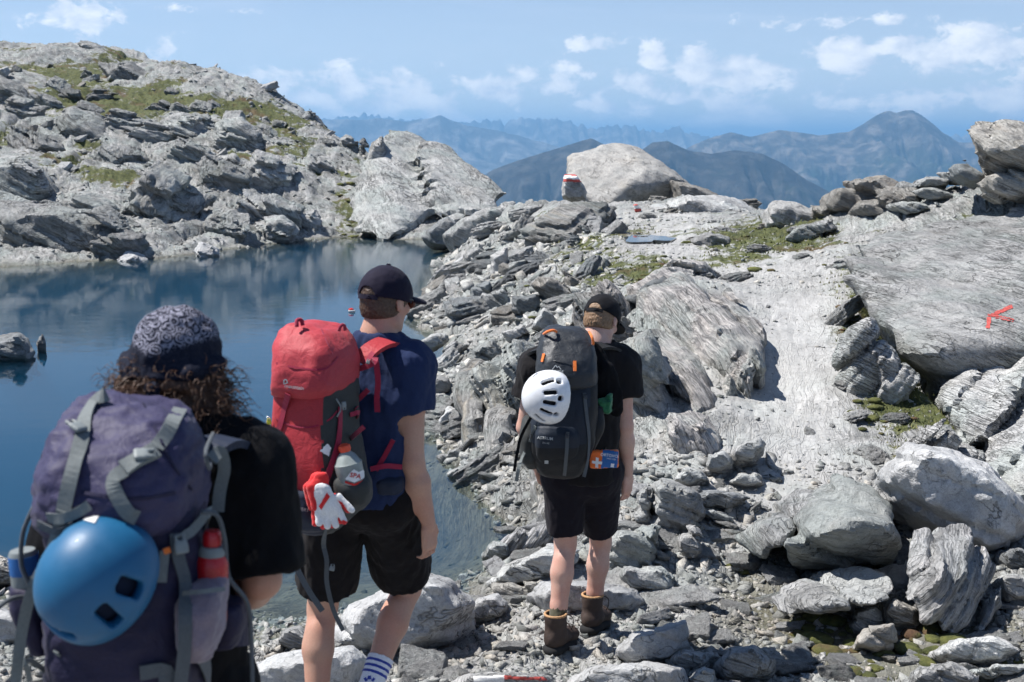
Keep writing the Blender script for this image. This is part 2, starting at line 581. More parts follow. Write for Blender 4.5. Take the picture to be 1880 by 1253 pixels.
# (px, py, forward distance, rough, moss, path, dirt): places of the ground
CP = [
    # foreground right and middle
    (1250, 1190, 6.25, .35, .0, .0, .6), (1700, 1200, 6.25, .3, .8, 0, .3), (1880, 1150, 6.6, .4, .0, 0, .3), (1450, 1130, 6.9, .35, .0, 0, .3),
    (1560, 1165, 6.6, .25, 1.0, 0, .3), (1850, 1230, 6.0, .35, .3, 0, .3), (1400, 1253, 5.75, .35, 0, 0, .5), (1050, 1253, 5.6, .35, 0, 0, .6), (1000, 1210, 6.0, .3, 0, 0, .7),
    (1300, 1000, 7.75, .4, .05, 0, .5), (1280, 900, 8.7, .5, .0, 0, .2), (1350, 1040, 7.5, .3, .0, 0, .3),
    (1120, 1000, 7.6, .5, 0, 0, .1), (1180, 860, 9.0, .5, 0, 0, .1),
    (830, 1130, 6.75, .45, 0, 0, .1), (900, 1060, 7.35, .5, 0, 0, .1), (760, 1180, 6.35, .4, 0, 0, .3), (700, 1150, 6.4, .4, 0, 0, .1),
    (560, 1190, 6.1, .4, 0, 0, .1), (460, 1190, 6.2, .4, 0, 0, 0), (20, 1090, 7.0, .5, 0, 0, 0), (20, 1200, 6.0, .5, 0, 0, 0), (300, 1230, 5.9, .4, 0, 0, 0),
    # trail slab
    (1450, 850, 9.3, .05, 0, .9, 0), (1350, 790, 10.0, .25, 0, .5, 0), (1570, 800, 10.0, .3, .15, .3, 0), (1480, 700, 11.3, .0, 0, 1, 0), (1400, 680, 11.6, .08, 0, .9, 0),
    (1560, 690, 11.4, .25, .25, .4, 0), (1480, 620, 12.7, .0, 0, 1, 0), (1480, 560, 13.9, .0, 0, 1, 0), (1420, 570, 13.6, .15, 0, .8, 0), (1650, 790, 10.0, .4, .7, .1, .1),
    (1440, 510, 15.3, .2, .15, .2, .9), (1340, 520, 15.4, .2, .2, .2, .8), (1450, 470, 16.7, .15, .1, .75, .2), (1380, 470, 17.0, .25, .8, .2, .7), (1560, 520, 14.6, .4, .8, 0, .3), (1600, 600, 12.9, .4, .8, 0, .2), (1570, 580, 13.4, .35, .55, .1, .2), (1640, 720, 10.9, .5, .7, 0, .1),
    (1660, 660, 11.8, .35, .9, 0, .3), (1250, 470, 17.5, .2, .2, .4, .7), (1300, 410, 21.0, .3, .3, .3, .5), (1200, 440, 19.3, .1, .1, .3, .8), (1190, 400, 22.8, .2, .1, .7, .2), (1120, 430, 20.5, .3, .75, .2, .5), (1250, 385, 24.5, .4, .2, 0, .2),
    (1350, 400, 22.5, .4, .35, 0, .2), (1400, 430, 19.5, .35, .9, 0, .3), (1500, 440, 18.0, .45, .7, 0, .2), (1560, 430, 17.8, .4, .3, 0, .2), (1330, 372, 26.0, .6, .1, 0, 0), (1250, 362, 27.5, .6, .1, 0, 0),
    # folded outcrop left of the trail
    (1290, 505, 14.9, .3, .0, .3, 0), (1230, 520, 14.3, .4, .1, 0, 0), (1180, 570, 13.2, .5, .1, 0, 0), (1330, 560, 13.3, .35, 0, .3, .2), (1200, 640, 12.0, .5, .0, 0, 0), (1300, 650, 11.8, .4, 0, .2, .4),
    (1300, 760, 10.3, .5, 0, .1, .1), (1160, 760, 10.4, .6, 0, 0, 0), (1170, 680, 11.4, .6, 0, 0, 0),
    # right slab side
    (1700, 520, 13.6, .3, .05, 0, 0), (1830, 580, 12.2, .25, 0, 0, 0), (1880, 450, 14.6, .35, .15, 0, 0), (1750, 400, 16.8, .45, .25, 0, 0), (1620, 370, 19.0, .6, .2, 0, 0), (1540, 385, 19.5, .6, .15, 0, 0),
    (1750, 345, 19.0, .6, .2, 0, 0), (1860, 340, 18.0, .6, .1, 0, 0), (1760, 720, 10.9, .5, .3, 0, 0), (1860, 820, 9.6, .5, .1, 0, 0), (1800, 950, 8.2, .4, 0, 0, 0), (1880, 880, 8.7, .5, 0, 0, 0),
    # crest under the big boulder
    (950, 366, 26.0, .6, .1, 0, 0), (1060, 372, 25.0, .5, .3, 0, .2), (1010, 395, 23.6, .5, .6, 0, .2), (1130, 385, 25.0, .3, .2, .2, .3),
    # scree spit on the right shore
    (1080, 480, 17.8, .5, .6, 0, .1), (1180, 490, 16.5, .35, .85, .0, .2), (1100, 540, 15.2, .6, .2, 0, 0), (1050, 430, 21.8, .5, .5, 0, .1), (990, 470, 20.0, .8, .35, 0, 0), (900, 430, 25.0, .8, .1, 0, 0),
    (870, 500, 22.3, .8, .05, 0, 0), (950, 560, 16.9, .8, .1, 0, 0), (900, 620, 15.3, .8, .1, 0, 0), (1000, 600, 15.0, .8, .2, 0, 0), (850, 700, 12.9, .8, .05, 0, 0), (950, 660, 13.5, .8, .1, 0, 0), (1050, 640, 13.4, .8, .2, 0, 0),
    (900, 760, 11.3, .7, 0, 0, 0), (1000, 740, 11.2, .6, 0, 0, 0), (1060, 850, 9.3, .6, 0, 0, 0),
    (820, 470, 30.0, .7, 0, 0, 0), (805, 500, 26.0, .7, 0, 0, 0), (775, 545, 21.2, .7, 0, 0, 0), (765, 600, 18.0, .7, 0, 0, 0), (790, 690, 13.6, .7, 0, 0, 0), (800, 770, 11.7, .6, 0, 0, 0), (835, 860, 10.0, .6, 0, 0, 0),
    # the cliff over the water: top edge
    (930, 880, 9.0, .5, 0, 0, 0), (880, 790, 10.6, .6, 0, 0, 0), (1000, 960, 8.3, .5, 0, 0, 0),
    # far shore and the hill on the left
    (0, 492, 26.6, .6, .0, 0, 0), (100, 484, 27.4, .7, .0, 0, 0), (200, 474, 28.5, .7, .0, 0, 0), (280, 470, 29.0, .7, .0, 0, 0), (380, 458, 30.8, .8, .0, 0, 0), (460, 448, 32.8, .8, .05, 0, 0), (550, 440, 34.6, .7, .1, 0, 0), (620, 434, 35.6, .6, .5, 0, 0), (720, 440, 34.6, .5, .2, 0, 0), (800, 448, 33.0, .5, .1, 0, 0),
    (0, 390, 32.0, .8, .0, 0, 0), (150, 385, 33.0, .8, 0, 0, 0), (260, 410, 32.5, .8, 0, 0, 0), (100, 300, 38.0, .9, .25, 0, 0), (0, 250, 42.0, .9, .7, 0, 0), (60, 215, 46.0, .8, .75, 0, 0), (150, 150, 53.0, .6, 1.0, 0, 0), (100, 140, 54.0, .6, 1.0, 0, 0), (30, 110, 58.0, .9, .4, 0, 0), (230, 165, 52.0, .7, .8, 0, 0),
    (200, 200, 47.0, .8, .85, 0, 0), (250, 220, 46, .8, .7, 0, 0), (300, 300, 39.5, .9, .25, 0, 0), (400, 240, 45.0, .9, .3, 0, 0), (400, 330, 38.0, .9, .15, 0, 0), (330, 380, 35.0, .9, .05, 0, 0), (450, 400, 34.8, .9, .1, 0, 0), (0, 82, 62.0, .8, .3, 0, 0), (70, 82, 62.0, .8, .3, 0, 0),
    (170, 88, 61.0, .9, .3, 0, 0), (240, 112, 59.5, .9, .3, 0, 0), (320, 124, 58.5, .8, .15, 0, 0), (420, 150, 56.5, .8, .35, 0, 0), (500, 172, 54.0, .8, .4, 0, 0), (560, 198, 51.5, .9, .3, 0, 0), (595, 240, 48.5, .9, .3, 0, 0), (500, 230, 48.0, .9, .3, 0, 0), (520, 290, 42.5, .9, .15, 0, 0), (560, 260, 46.0, .9, .45, 0, 0),
    (560, 350, 38.5, .8, .1, 0, 0), (620, 300, 42.5, .8, .2, 0, 0), (640, 265, 46.0, .8, .2, 0, 0), (650, 330, 40.5, .6, .55, 0, 0), (640, 390, 37.5, .6, .9, 0, 0), (580, 400, 36.8, .8, .15, 0, 0), (700, 300, 43.5, .6, .3, 0, 0), (760, 330, 42.0, .6, .1, 0, 0), (880, 400, 38, .6, 0, 0, 0), (850, 350, 42, .6, 0, 0, 0),
]
# further places in metres: (x, y, z, rough, moss, path, dirt): out of frame, under water, behind the crest
WP = [
    (0, 0, -1.62, .3, 0, .3, .3), (-1.0, 0, -1.65, .3, 0, 0, .3), (1.2, 0, -1.55, .3, 0, 0, .3), (0, 1.5, -1.85, .3, 0, .2, .3), (-.75, 2.6, -2.02, .3, 0, 0, .3), (-.55, 4.6, -2.28, .3, 0, 0, .5), (.3, 6.05, -2.5, .3, 0, 0, .6), (.45, 6.25, -2.5, .3, 0, 0, .6), (1.2, 3, -2.0, .4, 0, 0, .3), (2.4, 3.2, -1.9, .4, 0, 0, .3),
    (4.2, 5, -2.0, .4, .2, 0, .2), (-3, 1, -1.9, .4, 0, 0, 0), (-3.5, 4.5, -2.35, .5, 0, 0, 0), (3.5, 0, -1.4, .4, 0, 0, 0), (6.5, 8, -1.5, .4, .1, 0, 0), (8, 13, -.7, .5, .1, 0, 0), (10, 18, 0.0, .5, .2, 0, 0), (-5, 7.5, -2.45, .5, 0, 0, 0), (-9, 8, -2.2, .6, 0, 0, 0), (-14, 13, -1.8, .7, .1, 0, 0), (-17, 20, -1.2, .8, .1, 0, 0), (-20, 28, 0.2, .8, .2, 0, 0),
    (-28, 40, 2.5, .9, .4, 0, 0), (-38, 60, 5.0, .9, .4, 0, 0), (0, -3, -1.5, .3, 0, 0, .3), (-3, -3, -1.6, .3, 0, 0, 0), (3, -3, -1.3, .3, 0, 0, 0),
    # lake bed
    (-2.6, 8.6, -2.95, .3, 0, 0, .5), (-.6, 9.0, -3.0, .3, 0, 0, .5), (-.25, 8.6, -2.78, .3, 0, 0, .5), (-1.5, 8.2, -2.85, .3, 0, 0, .5), (-5, 10.5, -3.4, .3, 0, 0, .5), (-2, 11.5, -3.7, .3, 0, 0, .5), (-1.2, 11.5, -3.0, .4, 0, 0, .3), (-4, 16, -4.3, .3, 0, 0, .5), (-1.9, 16.5, -3.4, .3, 0, 0, .5), (-6, 20, -4.4, .3, 0, 0, .5),
    (-8.5, 13, -3.6, .4, 0, 0, .5), (-10, 19, -3.8, .4, 0, 0, .5), (-8, 25, -3.9, .3, 0, 0, .5), (-5, 30, -3.3, .3, 0, 0, .5), (-3.2, 27, -3.4, .3, 0, 0, .5), (-2.5, 22.5, -3.3, .3, 0, 0, .5), (-3, 31, -3.1, .3, 0, 0, .3), (-11.5, 15.3, -2.75, .5, 0, 0, .2),
    # falling away behind the crest
    (0, 33, -2.5, .5, 0, 0, 0), (3, 33, -2.2, .5, 0, 0, 0), (6, 32, -2.4, .5, 0, 0, 0), (2, 40, -2.9, .5, 0, 0, 0), (5, 40, -2.7, .5, 0, 0, 0), (7, 40, -3.2, .5, 0, 0, 0), (9, 28, -2.5, .5, 0, 0, 0), (12, 28, -2.0, .5, 0, 0, 0), (0, 47, -6, .5, 0, 0, 0), (6, 48, -6.5, .5, 0, 0, 0), (15, 45, -9, .5, 0, 0, 0), (-4, 60, -7, .5, 0, 0, 0), (5, 70, -25, .5, 0, 0, 0), (25, 70, -25, .5, 0, 0, 0), (-10, 80, -14, .5, .2, 0, 0), (-7, 56, -3, .5, .2, 0, 0), (-14, 72, 1.5, .8, .2, 0, 0),
    (-22, 76, 2.5, .8, .2, 0, 0), (-35, 80, 3, .8, .2, 0, 0), (-50, 80, 2, .8, .2, 0, 0),
]
pts, att = [], []
for (px, py, Y, *a) in CP:
    p = at(px, py, Y)
    pts.append((p.x, p.y, p.z)); att.append(a)
for (x, y, z, *a) in WP:
    pts.append((x, y, z)); att.append(a)
pts, att = np.array(pts), np.array(att)
OY = 4.5


def uw(x, y):
    return np.stack([np.arctan2(x, y + OY), np.log(np.maximum(y + OY, .3))], axis=1) * np.array([1.6, 1.0])


CU = uw(pts[:, 0], pts[:, 1])
Kd = np.linalg.norm(CU[:, None] - CU[None], axis=2)
A_ = -Kd + np.eye(len(CU)) * 0.004
Bm = np.concatenate([np.ones((len(CU), 1)), CU], axis=1)
full = np.block([[A_, Bm], [Bm.T, np.zeros((3, 3))]])
rhs = np.concatenate([np.concatenate([pts[:, 2:3], att], axis=1), np.zeros((3, 5))])
WGT = np.linalg.solve(full, rhs)


def base_fields(x, y):
    """smooth height and rough / moss / path / dirt at ground points"""
    out = np.empty((len(x), 5))
    U = uw(x, y)
    for s in range(0, len(x), 20000):
        u = U[s:s + 20000]
        d = np.sqrt(((u[:, None, :] - CU[None]) ** 2).sum(axis=2))
        out[s:s + 20000] = -d @ WGT[:-3] + np.concatenate([np.ones((len(u), 1)), u], axis=1) @ WGT[-3:]
    out[:, 1:] = np.clip(out[:, 1:], 0, 1)
    return out


PUD = at(1188, 440, 19.3)


def ground_full(x, y):
    """height and attributes of the rocky ground, with its blocks, ledges and rubble"""
    B = base_fields(x, y)
    z, rough, moss, path, dirt = B.T
    dist = np.sqrt(x * x + y * y)
    hill = np.clip((y - 22) / 10, 0, 1) * np.clip((1.5 - (x + 1.0)) / 4 + .3, 0, 1)
    near = np.clip((14 - y) / 6, 0, 1)
    P = np.stack([x, y, z], axis=1)
    wx = x + 0.5 * perlin(P * np.array([.55, .55, .55]), 41)
    wy = y + 0.5 * perlin(P * np.array([.55, .55, .55]), 42)
    dz = np.zeros(len(x))
    # great outcrops of the hillside
    f1, e1 = facets(wx * .85, wy * .62, 3.6, 3, 0.55)
    f2, e2 = facets(wx, wy, 1.35, 5, 0.7)
    f3, e3 = facets(wx + .4 * wy, wy, 0.52, 7, 0.8)
    f4, e4 = facets(wx + .3 * wy, wy, 0.21, 9, 0.8)
    f1 = f1 * np.clip(e1 / .16, 0, 1)
    f2 = f2 * np.clip(e2 / .14, 0, 1)
    f3 = f3 * np.clip(e3 / .12, .15, 1)
    blockn = np.clip(0.5 + 1.3 * perlin(P * .27, 51), 0, 1)
    bl2 = np.clip(0.5 + 1.5 * perlin(P * .5 + 9, 52), 0, 1)
    smoothhump = np.clip(perlin(P * np.array([.22, .22, .22]), 57) * 1.6, 0, 1)
    dz += hill * rough * (f1 * .55 - 0.10 * np.exp(-(e1 / .10) ** 2) + .55 * smoothhump)
    dz += rough * f2 * (.05 + .14 * blockn) * (.6 + .5 * hill)
    dz += rough * f3 * (bl2 * .09 + .05) * (.9 - .35 * hill)
    dz += (rough * .045 + .012 * (1 - path)) * f4 * (1.2 - .6 * bl2) * (1 - .7 * hill)
    dz -= rough * .03 * np.exp(-(e3 / .07) ** 2)
    # bedding ledges
    Q = P.copy(); Q[:, 2] = z + dz
    dz -= rough * (.06 + .12 * hill) * strata(Q, (0.42, -0.22, 0.88), 0.34, 3) * (1 - .6 * bl2)
    dz -= rough * (.03 + .05 * hill) * strata(Q, (0.42, -0.22, 0.88), 0.12, 8)
    dz += (.02 + .07 * rough) * (1 - .85 * path) * fbm(Q * 1.6, 4, .55, seed=60)
    dz += .018 * (1 - .55 * path) * fbm(Q * 9.0, 3, .6, seed=70) * np.clip(dist / 10, .4, 1.6)
    dz += path * .05 * perlin(P * 1.1, 77)
    pu = np.sqrt(((x - PUD.x) / .42) ** 2 + ((y - PUD.y) / 1.0) ** 2)
    k_ = np.clip((1.9 - pu) / .9, 0, 1)
    dz = dz * (1 - k_) + k_ * (PUD.z - .04 + .07 * np.clip(pu - .55, 0, 2) - z + .03 * perlin(P * 2.2, 91))
    xe = np.interp(y, [8, 8.8, 10.2, 11.6, 12.9, 14.5, 17, 18], [3.5, 3.5, 3.69, 3.65, 3.68, 4.0, 4.6, 5.0])
    ks = np.clip((x - xe + .12) / .3, 0, 1) * np.clip((y - 8.2) / .5, 0, 1) * np.clip((17.2 - y) / 1.2, 0, 1)
    dz = dz * (1 - .5 * ks) - .38 * ks
    # keep the near trodden ground quiet, sink the moss into hollows
    under = z < WATER + .02
    dz = np.where(under, dz * .45, dz)
    moss = np.maximum(moss, hill * np.clip(.35 + 1.1 * fbm(P * .33 + 3.1, 3, .5, seed=88), 0, .95) * (z > WATER + .8))
    m = moss + .9 * np.clip(-dz * 1.2, -.5, .5) * (moss > .08) - (.15 * hill) * (moss > .08)
    zz = z + dz
    wet = np.clip((WATER + .07 - zz) / .09, 0, 1)
    m = np.where(wet > .2, 0, m)
    return zz, np.clip(m, 0, 1), path, dirt * (1 - .3 * bl2), wet


# a fan of ground, finer where it is seen
th = np.concatenate([np.linspace(-62, -24, 60, endpoint=False), np.linspace(-24, 24, 690, endpoint=False), np.linspace(24, 62, 60)])
th = np.radians(th)
yr = [1.2]
while yr[-1] < 92:
    r_ = yr[-1]
    yy = r_ - OY
    if yy < 5:
        s_ = .05
    elif yy < 27:
        s_ = max(.009, 2.6 * yy * yy / (FPX * 1.9) * 1.7)
    elif yy < 63:
        s_ = .14
    else:
        s_ = 1.0
    yr.append(r_ + s_)
yr = np.array(yr)
# distances are measured from a point behind the camera so that the sheet also carries the ground under it
TH, RR = np.meshgrid(th, yr)
GX = (RR * np.tan(TH * .86) / 1.0).ravel()
GY = (RR - OY).ravel()
gz, gm, gp, gd, gw = ground_full(GX, GY)
nr, nc = TH.shape
idx = np.arange(nr * nc).reshape(nr, nc)
Q4 = np.stack([idx[:-1, :-1], idx[:-1, 1:], idx[1:, 1:], idx[1:, :-1]], axis=-1).reshape(-1, 4)
terrain = mesh_np('rocky_ground', np.stack([GX, GY, gz], axis=1), Q4, ROCK_T, origin=(0, 0, 0), sharp=38)
tag(terrain, 'pale grey schist ground with a trodden slab trail beside the mountain lake', kind='structure')
for nm, v in (('moss', gm), ('path', gp), ('dirt', gd), ('wet', gw)):
    set_attr(terrain, nm, v)
print('terrain', len(Q4), len(yr))


def ground_z(x, y):
    return float(ground_full(np.array([x]), np.array([y]))[0][0])


# valley floor far below, one sheet to the horizon, rising as the mountain under our feet
rr = np.concatenate([np.array([96, 120, 180, 300, 600, 1200, 2200, 4000]), np.geomspace(8000, 30000, 6)])
zz = np.interp(rr, [96, 120, 180, 300, 600, 1200, 2200, 4000, 30000], [-26, -40, -80, -150, -320, -560, -760, -900, -900])
aa = np.linspace(0, 2 * math.pi, 97)[:-1]
VX = np.outer(rr, np.sin(aa)).ravel(); VY = np.outer(rr, np.cos(aa)).ravel(); VZ = np.repeat(zz, 96)
VP = np.stack([VX, VY, VZ], axis=1)
VP[:, 2] += .12 * (VZ + 900) * 0 + np.where(VZ > -880, 6 * perlin(VP / 60, 3), 0)
i2 = np.arange(len(rr) * 96).reshape(len(rr), 96)
F2 = np.stack([i2[:-1], np.roll(i2[:-1], -1, axis=1), np.roll(i2[1:], -1, axis=1), i2[1:]], axis=-1).reshape(-1, 4)
VALM, N_, b_, o_ = new_mat('valley_ground')
pz = N_.n('ShaderNodeNewGeometry').outputs['Position']
N_.l(N_.mix(N_.ramp(N_.noise(pz, .002, 6, .6), [(.4, 0), (.6, 1)]), (.035, .06, .025), (.12, .13, .08)), b_.inputs['Base Color'])
b_.inputs['Roughness'].default_value = .95
valley = mesh_np('valley_ground', VP, F2[:, ::-1], VALM, origin=(0, 0, 0))
tag(valley, 'valley floor far below the ridge', kind='structure')

# water: one closed body, so that depth itself turns it blue-green
m_water = bpy.data.materials.new('lake_water')
m_water.use_nodes = True
N_ = NT(m_water.node_tree)
m_water.node_tree.nodes.clear()
wout = N_.n('ShaderNodeOutputMaterial')
pos = N_.n('ShaderNodeNewGeometry').outputs['Position']
mp = N_.n('ShaderNodeMapping')
mp.inputs['Scale'].default_value = (1.0, 1.7, 1.0)
N_.l(pos, mp.inputs[0])
rip = N_.noise(mp.outputs[0], 2.4, 4, .55, .4)
rip2 = N_.noise(mp.outputs[0], 9.0, 3, .55)
calm = N_.ramp(N_.noise(pos, .14, 3, .5), [(.35, .35), (.65, 1.0)])
bn = N_.n('ShaderNodeBump')
N_.l(N_.m('MULTIPLY', N_.m('ADD', rip, N_.m('MULTIPLY', rip2, .22)), calm), bn.inputs['Height'])
bn.inputs['Strength'].default_value = .07
bn.inputs['Distance'].default_value = .05
fr = N_.n('ShaderNodeFresnel')
fr.inputs[0].default_value = 1.333
N_.l(bn.outputs[0], fr.inputs['Normal'])
gl = N_.n('ShaderNodeBsdfGlossy')
gl.inputs['Roughness'].default_value = .03
N_.l(bn.outputs[0], gl.inputs['Normal'])
trn = N_.n('ShaderNodeBsdfTransparent')
trn.inputs[0].default_value = (.90, .96, .97, 1)
mx = N_.n('ShaderNodeMixShader')
N_.l(fr.outputs[0], mx.inputs[0]); N_.l(trn.outputs[0], mx.inputs[1]); N_.l(gl.outputs[0], mx.inputs[2])
N_.l(mx.outputs[0], wout.inputs['Surface'])
va = N_.n('ShaderNodeVolumePrincipled')
va.inputs['Color'].default_value = (.018, .19, .40, 1)
va.inputs['Density'].default_value = .5
N_.l(va.outputs[0], wout.inputs['Volume'])
lx = [(-30, 4.5), (-4.2, 5.2), (-2.2, 6.0), (-.9, 6.6), (.3, 7.6), (.6, 9), (0.2, 12), (-.5, 16), (-.2, 24), (.2, 33), (-.5, 38), (-8, 40), (-20, 38), (-34, 30)]
top = [(x, y, WATER) for x, y in lx]
bot = [(x, y, WATER - 7) for x, y in lx]
n_ = len(lx)
lake = mesh_np('lake', np.array(top + bot), [tuple(range(n_))] + [tuple(range(2 * n_ - 1, n_ - 1, -1))] + [(i, i + n_, (i + 1) % n_ + n_, (i + 1) % n_) for i in range(n_)], m_water, origin=(0, 0, 0), smooth=False)
tag(lake, 'clear dark blue mountain lake between the hill and the scree', kind='structure')
pud = PUD
ang = np.linspace(0, 2 * math.pi, 33)[:-1]
rad = .95 + .25 * np.sin(ang * 2 + 1) + .16 * np.sin(ang * 3 + 2) + .1 * np.sin(ang * 7)
pz_ = pud.z + .02
PV = [(pud.x + .34 * r_ * math.cos(t_), pud.y + .85 * r_ * math.sin(t_), pz_) for t_, r_ in zip(ang, rad)]
m_pud, N_, b_, o_ = new_mat('puddle_water')
pg = N_.n('ShaderNodeBsdfGlossy'); pg.inputs['Roughness'].default_value = .02
pf = N_.n('ShaderNodeFresnel'); pf.inputs[0].default_value = 1.333
pm = N_.n('ShaderNodeMixShader')
b_.inputs['Base Color'].default_value = (.03, .035, .035, 1)
N_.l(pf.outputs[0], pm.inputs[0]); N_.l(b_.outputs[0], pm.inputs[1]); N_.l(pg.outputs[0], pm.inputs[2]); N_.l(pm.outputs[0], o_.inputs['Surface'])
puddle = mesh_np('puddle', np.array(PV + [(x, y, z - .12) for x, y, z in PV]), [tuple(range(32))] + [(i, i + 32, (i + 1) % 32 + 32, (i + 1) % 32) for i in range(32)], m_pud, origin=(0, 0, 0), smooth=False)
tag(puddle, 'shallow puddle on the trail below the great boulder', kind='structure')

# ------------------------------------------------------------------ far mountains
def mountain_mat(name, low, rock, scree, z0, z1, sc):
    m_, N_, b, out = new_mat(name)
    g = N_.n('ShaderNodeNewGeometry')
    pos = g.outputs['Position']
    sp = N_.n('ShaderNodeSeparateXYZ'); N_.l(pos, sp.inputs[0])
    ns = N_.n('ShaderNodeSeparateXYZ'); N_.l(g.outputs['Normal'], ns.inputs[0])
    nz = N_.noise(pos, sc, 7, .62)
    nz2 = N_.noise(pos, sc * 4.3, 6, .65)
    hgt = N_.m('DIVIDE', N_.m('SUBTRACT', sp.outputs[2], z0), z1 - z0)
    t = N_.m('ADD', hgt, N_.m('MULTIPLY', N_.m('SUBTRACT', nz, .5), 1.5))
    c = N_.mix(N_.smooth(t, .25, .7), low, rock)
    c = N_.mix(N_.m('MULTIPLY', N_.ramp(nz2, [(.46, 0), (.62, 1)]), N_.smooth(t, .1, .6)), c, scree)
    c = N_.mix(.9, c, N_.ramp(nz2, [(.3, .45), (.7, 1.5)]), 'MULTIPLY')
    N_.l(c, b.inputs['Base Color'])
    b.inputs['Roughness'].default_value = .95
    b.inputs['Specular IOR Level'].default_value = .1
    bump(N_, b, nz2, .8, 40.0 * .002 / sc)
    return m_


def mountain_range(name, label, line, dist, base_z, reach, mat, jag, spur, seed, ncol=300, nrow=52, jf=1.0, slant=0.0):
    """ridge whose skyline runs through the given places of the photograph, spurs and gullies down its near side, a back side as well"""
    px = np.array([p[0] for p in line], float); py = np.array([p[1] for p in line], float)
    X = np.linspace(px[0], px[-1], ncol)
    Yp = np.interp(X, px, py)
    k = np.ones(5) / 5
    crest = np.array([at(a, b_, dist + slant * (a - 940) / 940 * dist) for a, b_ in zip(X, Yp)])
    mp_ = dist / FPX
    crest[:, 2] += jag * mp_ * fbm(np.stack([X / (26 / jf), X * 0 + seed, X * 0], axis=1), 5, .55, seed=seed)
    H = crest[:, 2] - base_z
    rows, P_ = [], []
    for j in range(nrow):
        t = j / (nrow - 1)
        prof = (1 - t) ** 1.25
        z = base_z + H * prof
        y = crest[:, 1] - reach * t
        x = crest[:, 0] * (y / crest[:, 1]) * (.35) + crest[:, 0] * .65
        P_.append(np.stack([x, y, z], axis=1))
    P_ = np.array(P_)
    pts_ = P_.reshape(-1, 3)
    tt = np.repeat(np.linspace(0, 1, nrow), ncol)
    s = spur
    wxy = pts_ / s
    wxy = wxy + .35 * np.stack([perlin(wxy * .8, seed + 1), perlin(wxy * .8, seed + 2), tt * 0], axis=1)
    wq = np.stack([wxy[:, 0], wxy[:, 1] * .45, tt * 0], axis=1)
    dz = np.minimum((ridged(wq, 5, .52, seed) - 1.35) * .75, 0)
    fade = np.clip(tt * 7, 0, 1) * (1 - tt * .55)
    Hr = np.tile(H, nrow)
    pts_[:, 2] += dz * fade * Hr * .25
    pts_[:, 1] -= dz * fade * reach * .05
    back = []
    for j in (1, 2, 3, 4):
        t = j / 4
        back.append(np.stack([crest[:, 0], crest[:, 1] + reach * .9 * t, base_z + H * (1 - t) ** 1.2], axis=1))
    allp = np.concatenate([np.concatenate(back[::-1]), pts_])
    R_ = nrow + 4
    i_ = np.arange(R_ * ncol).reshape(R_, ncol)
    F_ = np.stack([i_[:-1, :-1], i_[1:, :-1], i_[1:, 1:], i_[:-1, 1:]], axis=-1).reshape(-1, 4)
    o = mesh_np(name, allp, F_, mat, origin=(0, 0, 0))
    tag(o, label, kind='structure')
    return o


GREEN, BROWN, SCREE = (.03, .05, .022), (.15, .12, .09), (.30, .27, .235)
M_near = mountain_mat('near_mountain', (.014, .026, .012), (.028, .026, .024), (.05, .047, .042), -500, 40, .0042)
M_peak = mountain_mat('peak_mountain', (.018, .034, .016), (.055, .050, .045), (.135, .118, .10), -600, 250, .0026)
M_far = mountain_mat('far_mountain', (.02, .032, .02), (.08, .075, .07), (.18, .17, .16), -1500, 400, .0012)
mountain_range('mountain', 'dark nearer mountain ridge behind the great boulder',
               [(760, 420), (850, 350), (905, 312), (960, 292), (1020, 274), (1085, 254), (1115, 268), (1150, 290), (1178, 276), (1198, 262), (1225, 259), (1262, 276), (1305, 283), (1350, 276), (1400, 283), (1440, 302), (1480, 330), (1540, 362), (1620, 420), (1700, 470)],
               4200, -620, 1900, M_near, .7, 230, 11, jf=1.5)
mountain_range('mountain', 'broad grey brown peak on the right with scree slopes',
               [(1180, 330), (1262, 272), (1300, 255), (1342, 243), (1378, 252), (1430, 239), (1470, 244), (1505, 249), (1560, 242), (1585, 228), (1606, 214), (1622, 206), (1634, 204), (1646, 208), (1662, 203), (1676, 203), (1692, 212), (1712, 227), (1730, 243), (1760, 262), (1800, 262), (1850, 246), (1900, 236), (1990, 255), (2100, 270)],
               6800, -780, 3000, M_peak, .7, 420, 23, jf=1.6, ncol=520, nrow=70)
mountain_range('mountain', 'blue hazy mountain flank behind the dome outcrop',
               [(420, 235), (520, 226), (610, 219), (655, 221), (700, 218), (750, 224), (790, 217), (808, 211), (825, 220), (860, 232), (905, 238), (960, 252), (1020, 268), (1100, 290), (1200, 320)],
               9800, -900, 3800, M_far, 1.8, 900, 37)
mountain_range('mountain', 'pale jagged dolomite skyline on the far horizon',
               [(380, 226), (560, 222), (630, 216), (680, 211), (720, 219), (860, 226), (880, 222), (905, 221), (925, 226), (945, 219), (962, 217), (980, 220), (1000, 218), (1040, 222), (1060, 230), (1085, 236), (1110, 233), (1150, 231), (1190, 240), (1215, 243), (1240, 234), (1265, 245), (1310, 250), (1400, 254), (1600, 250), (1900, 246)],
               13500, -900, 4500, M_far, 7.5, 1000, 53, jf=2.2, ncol=460)

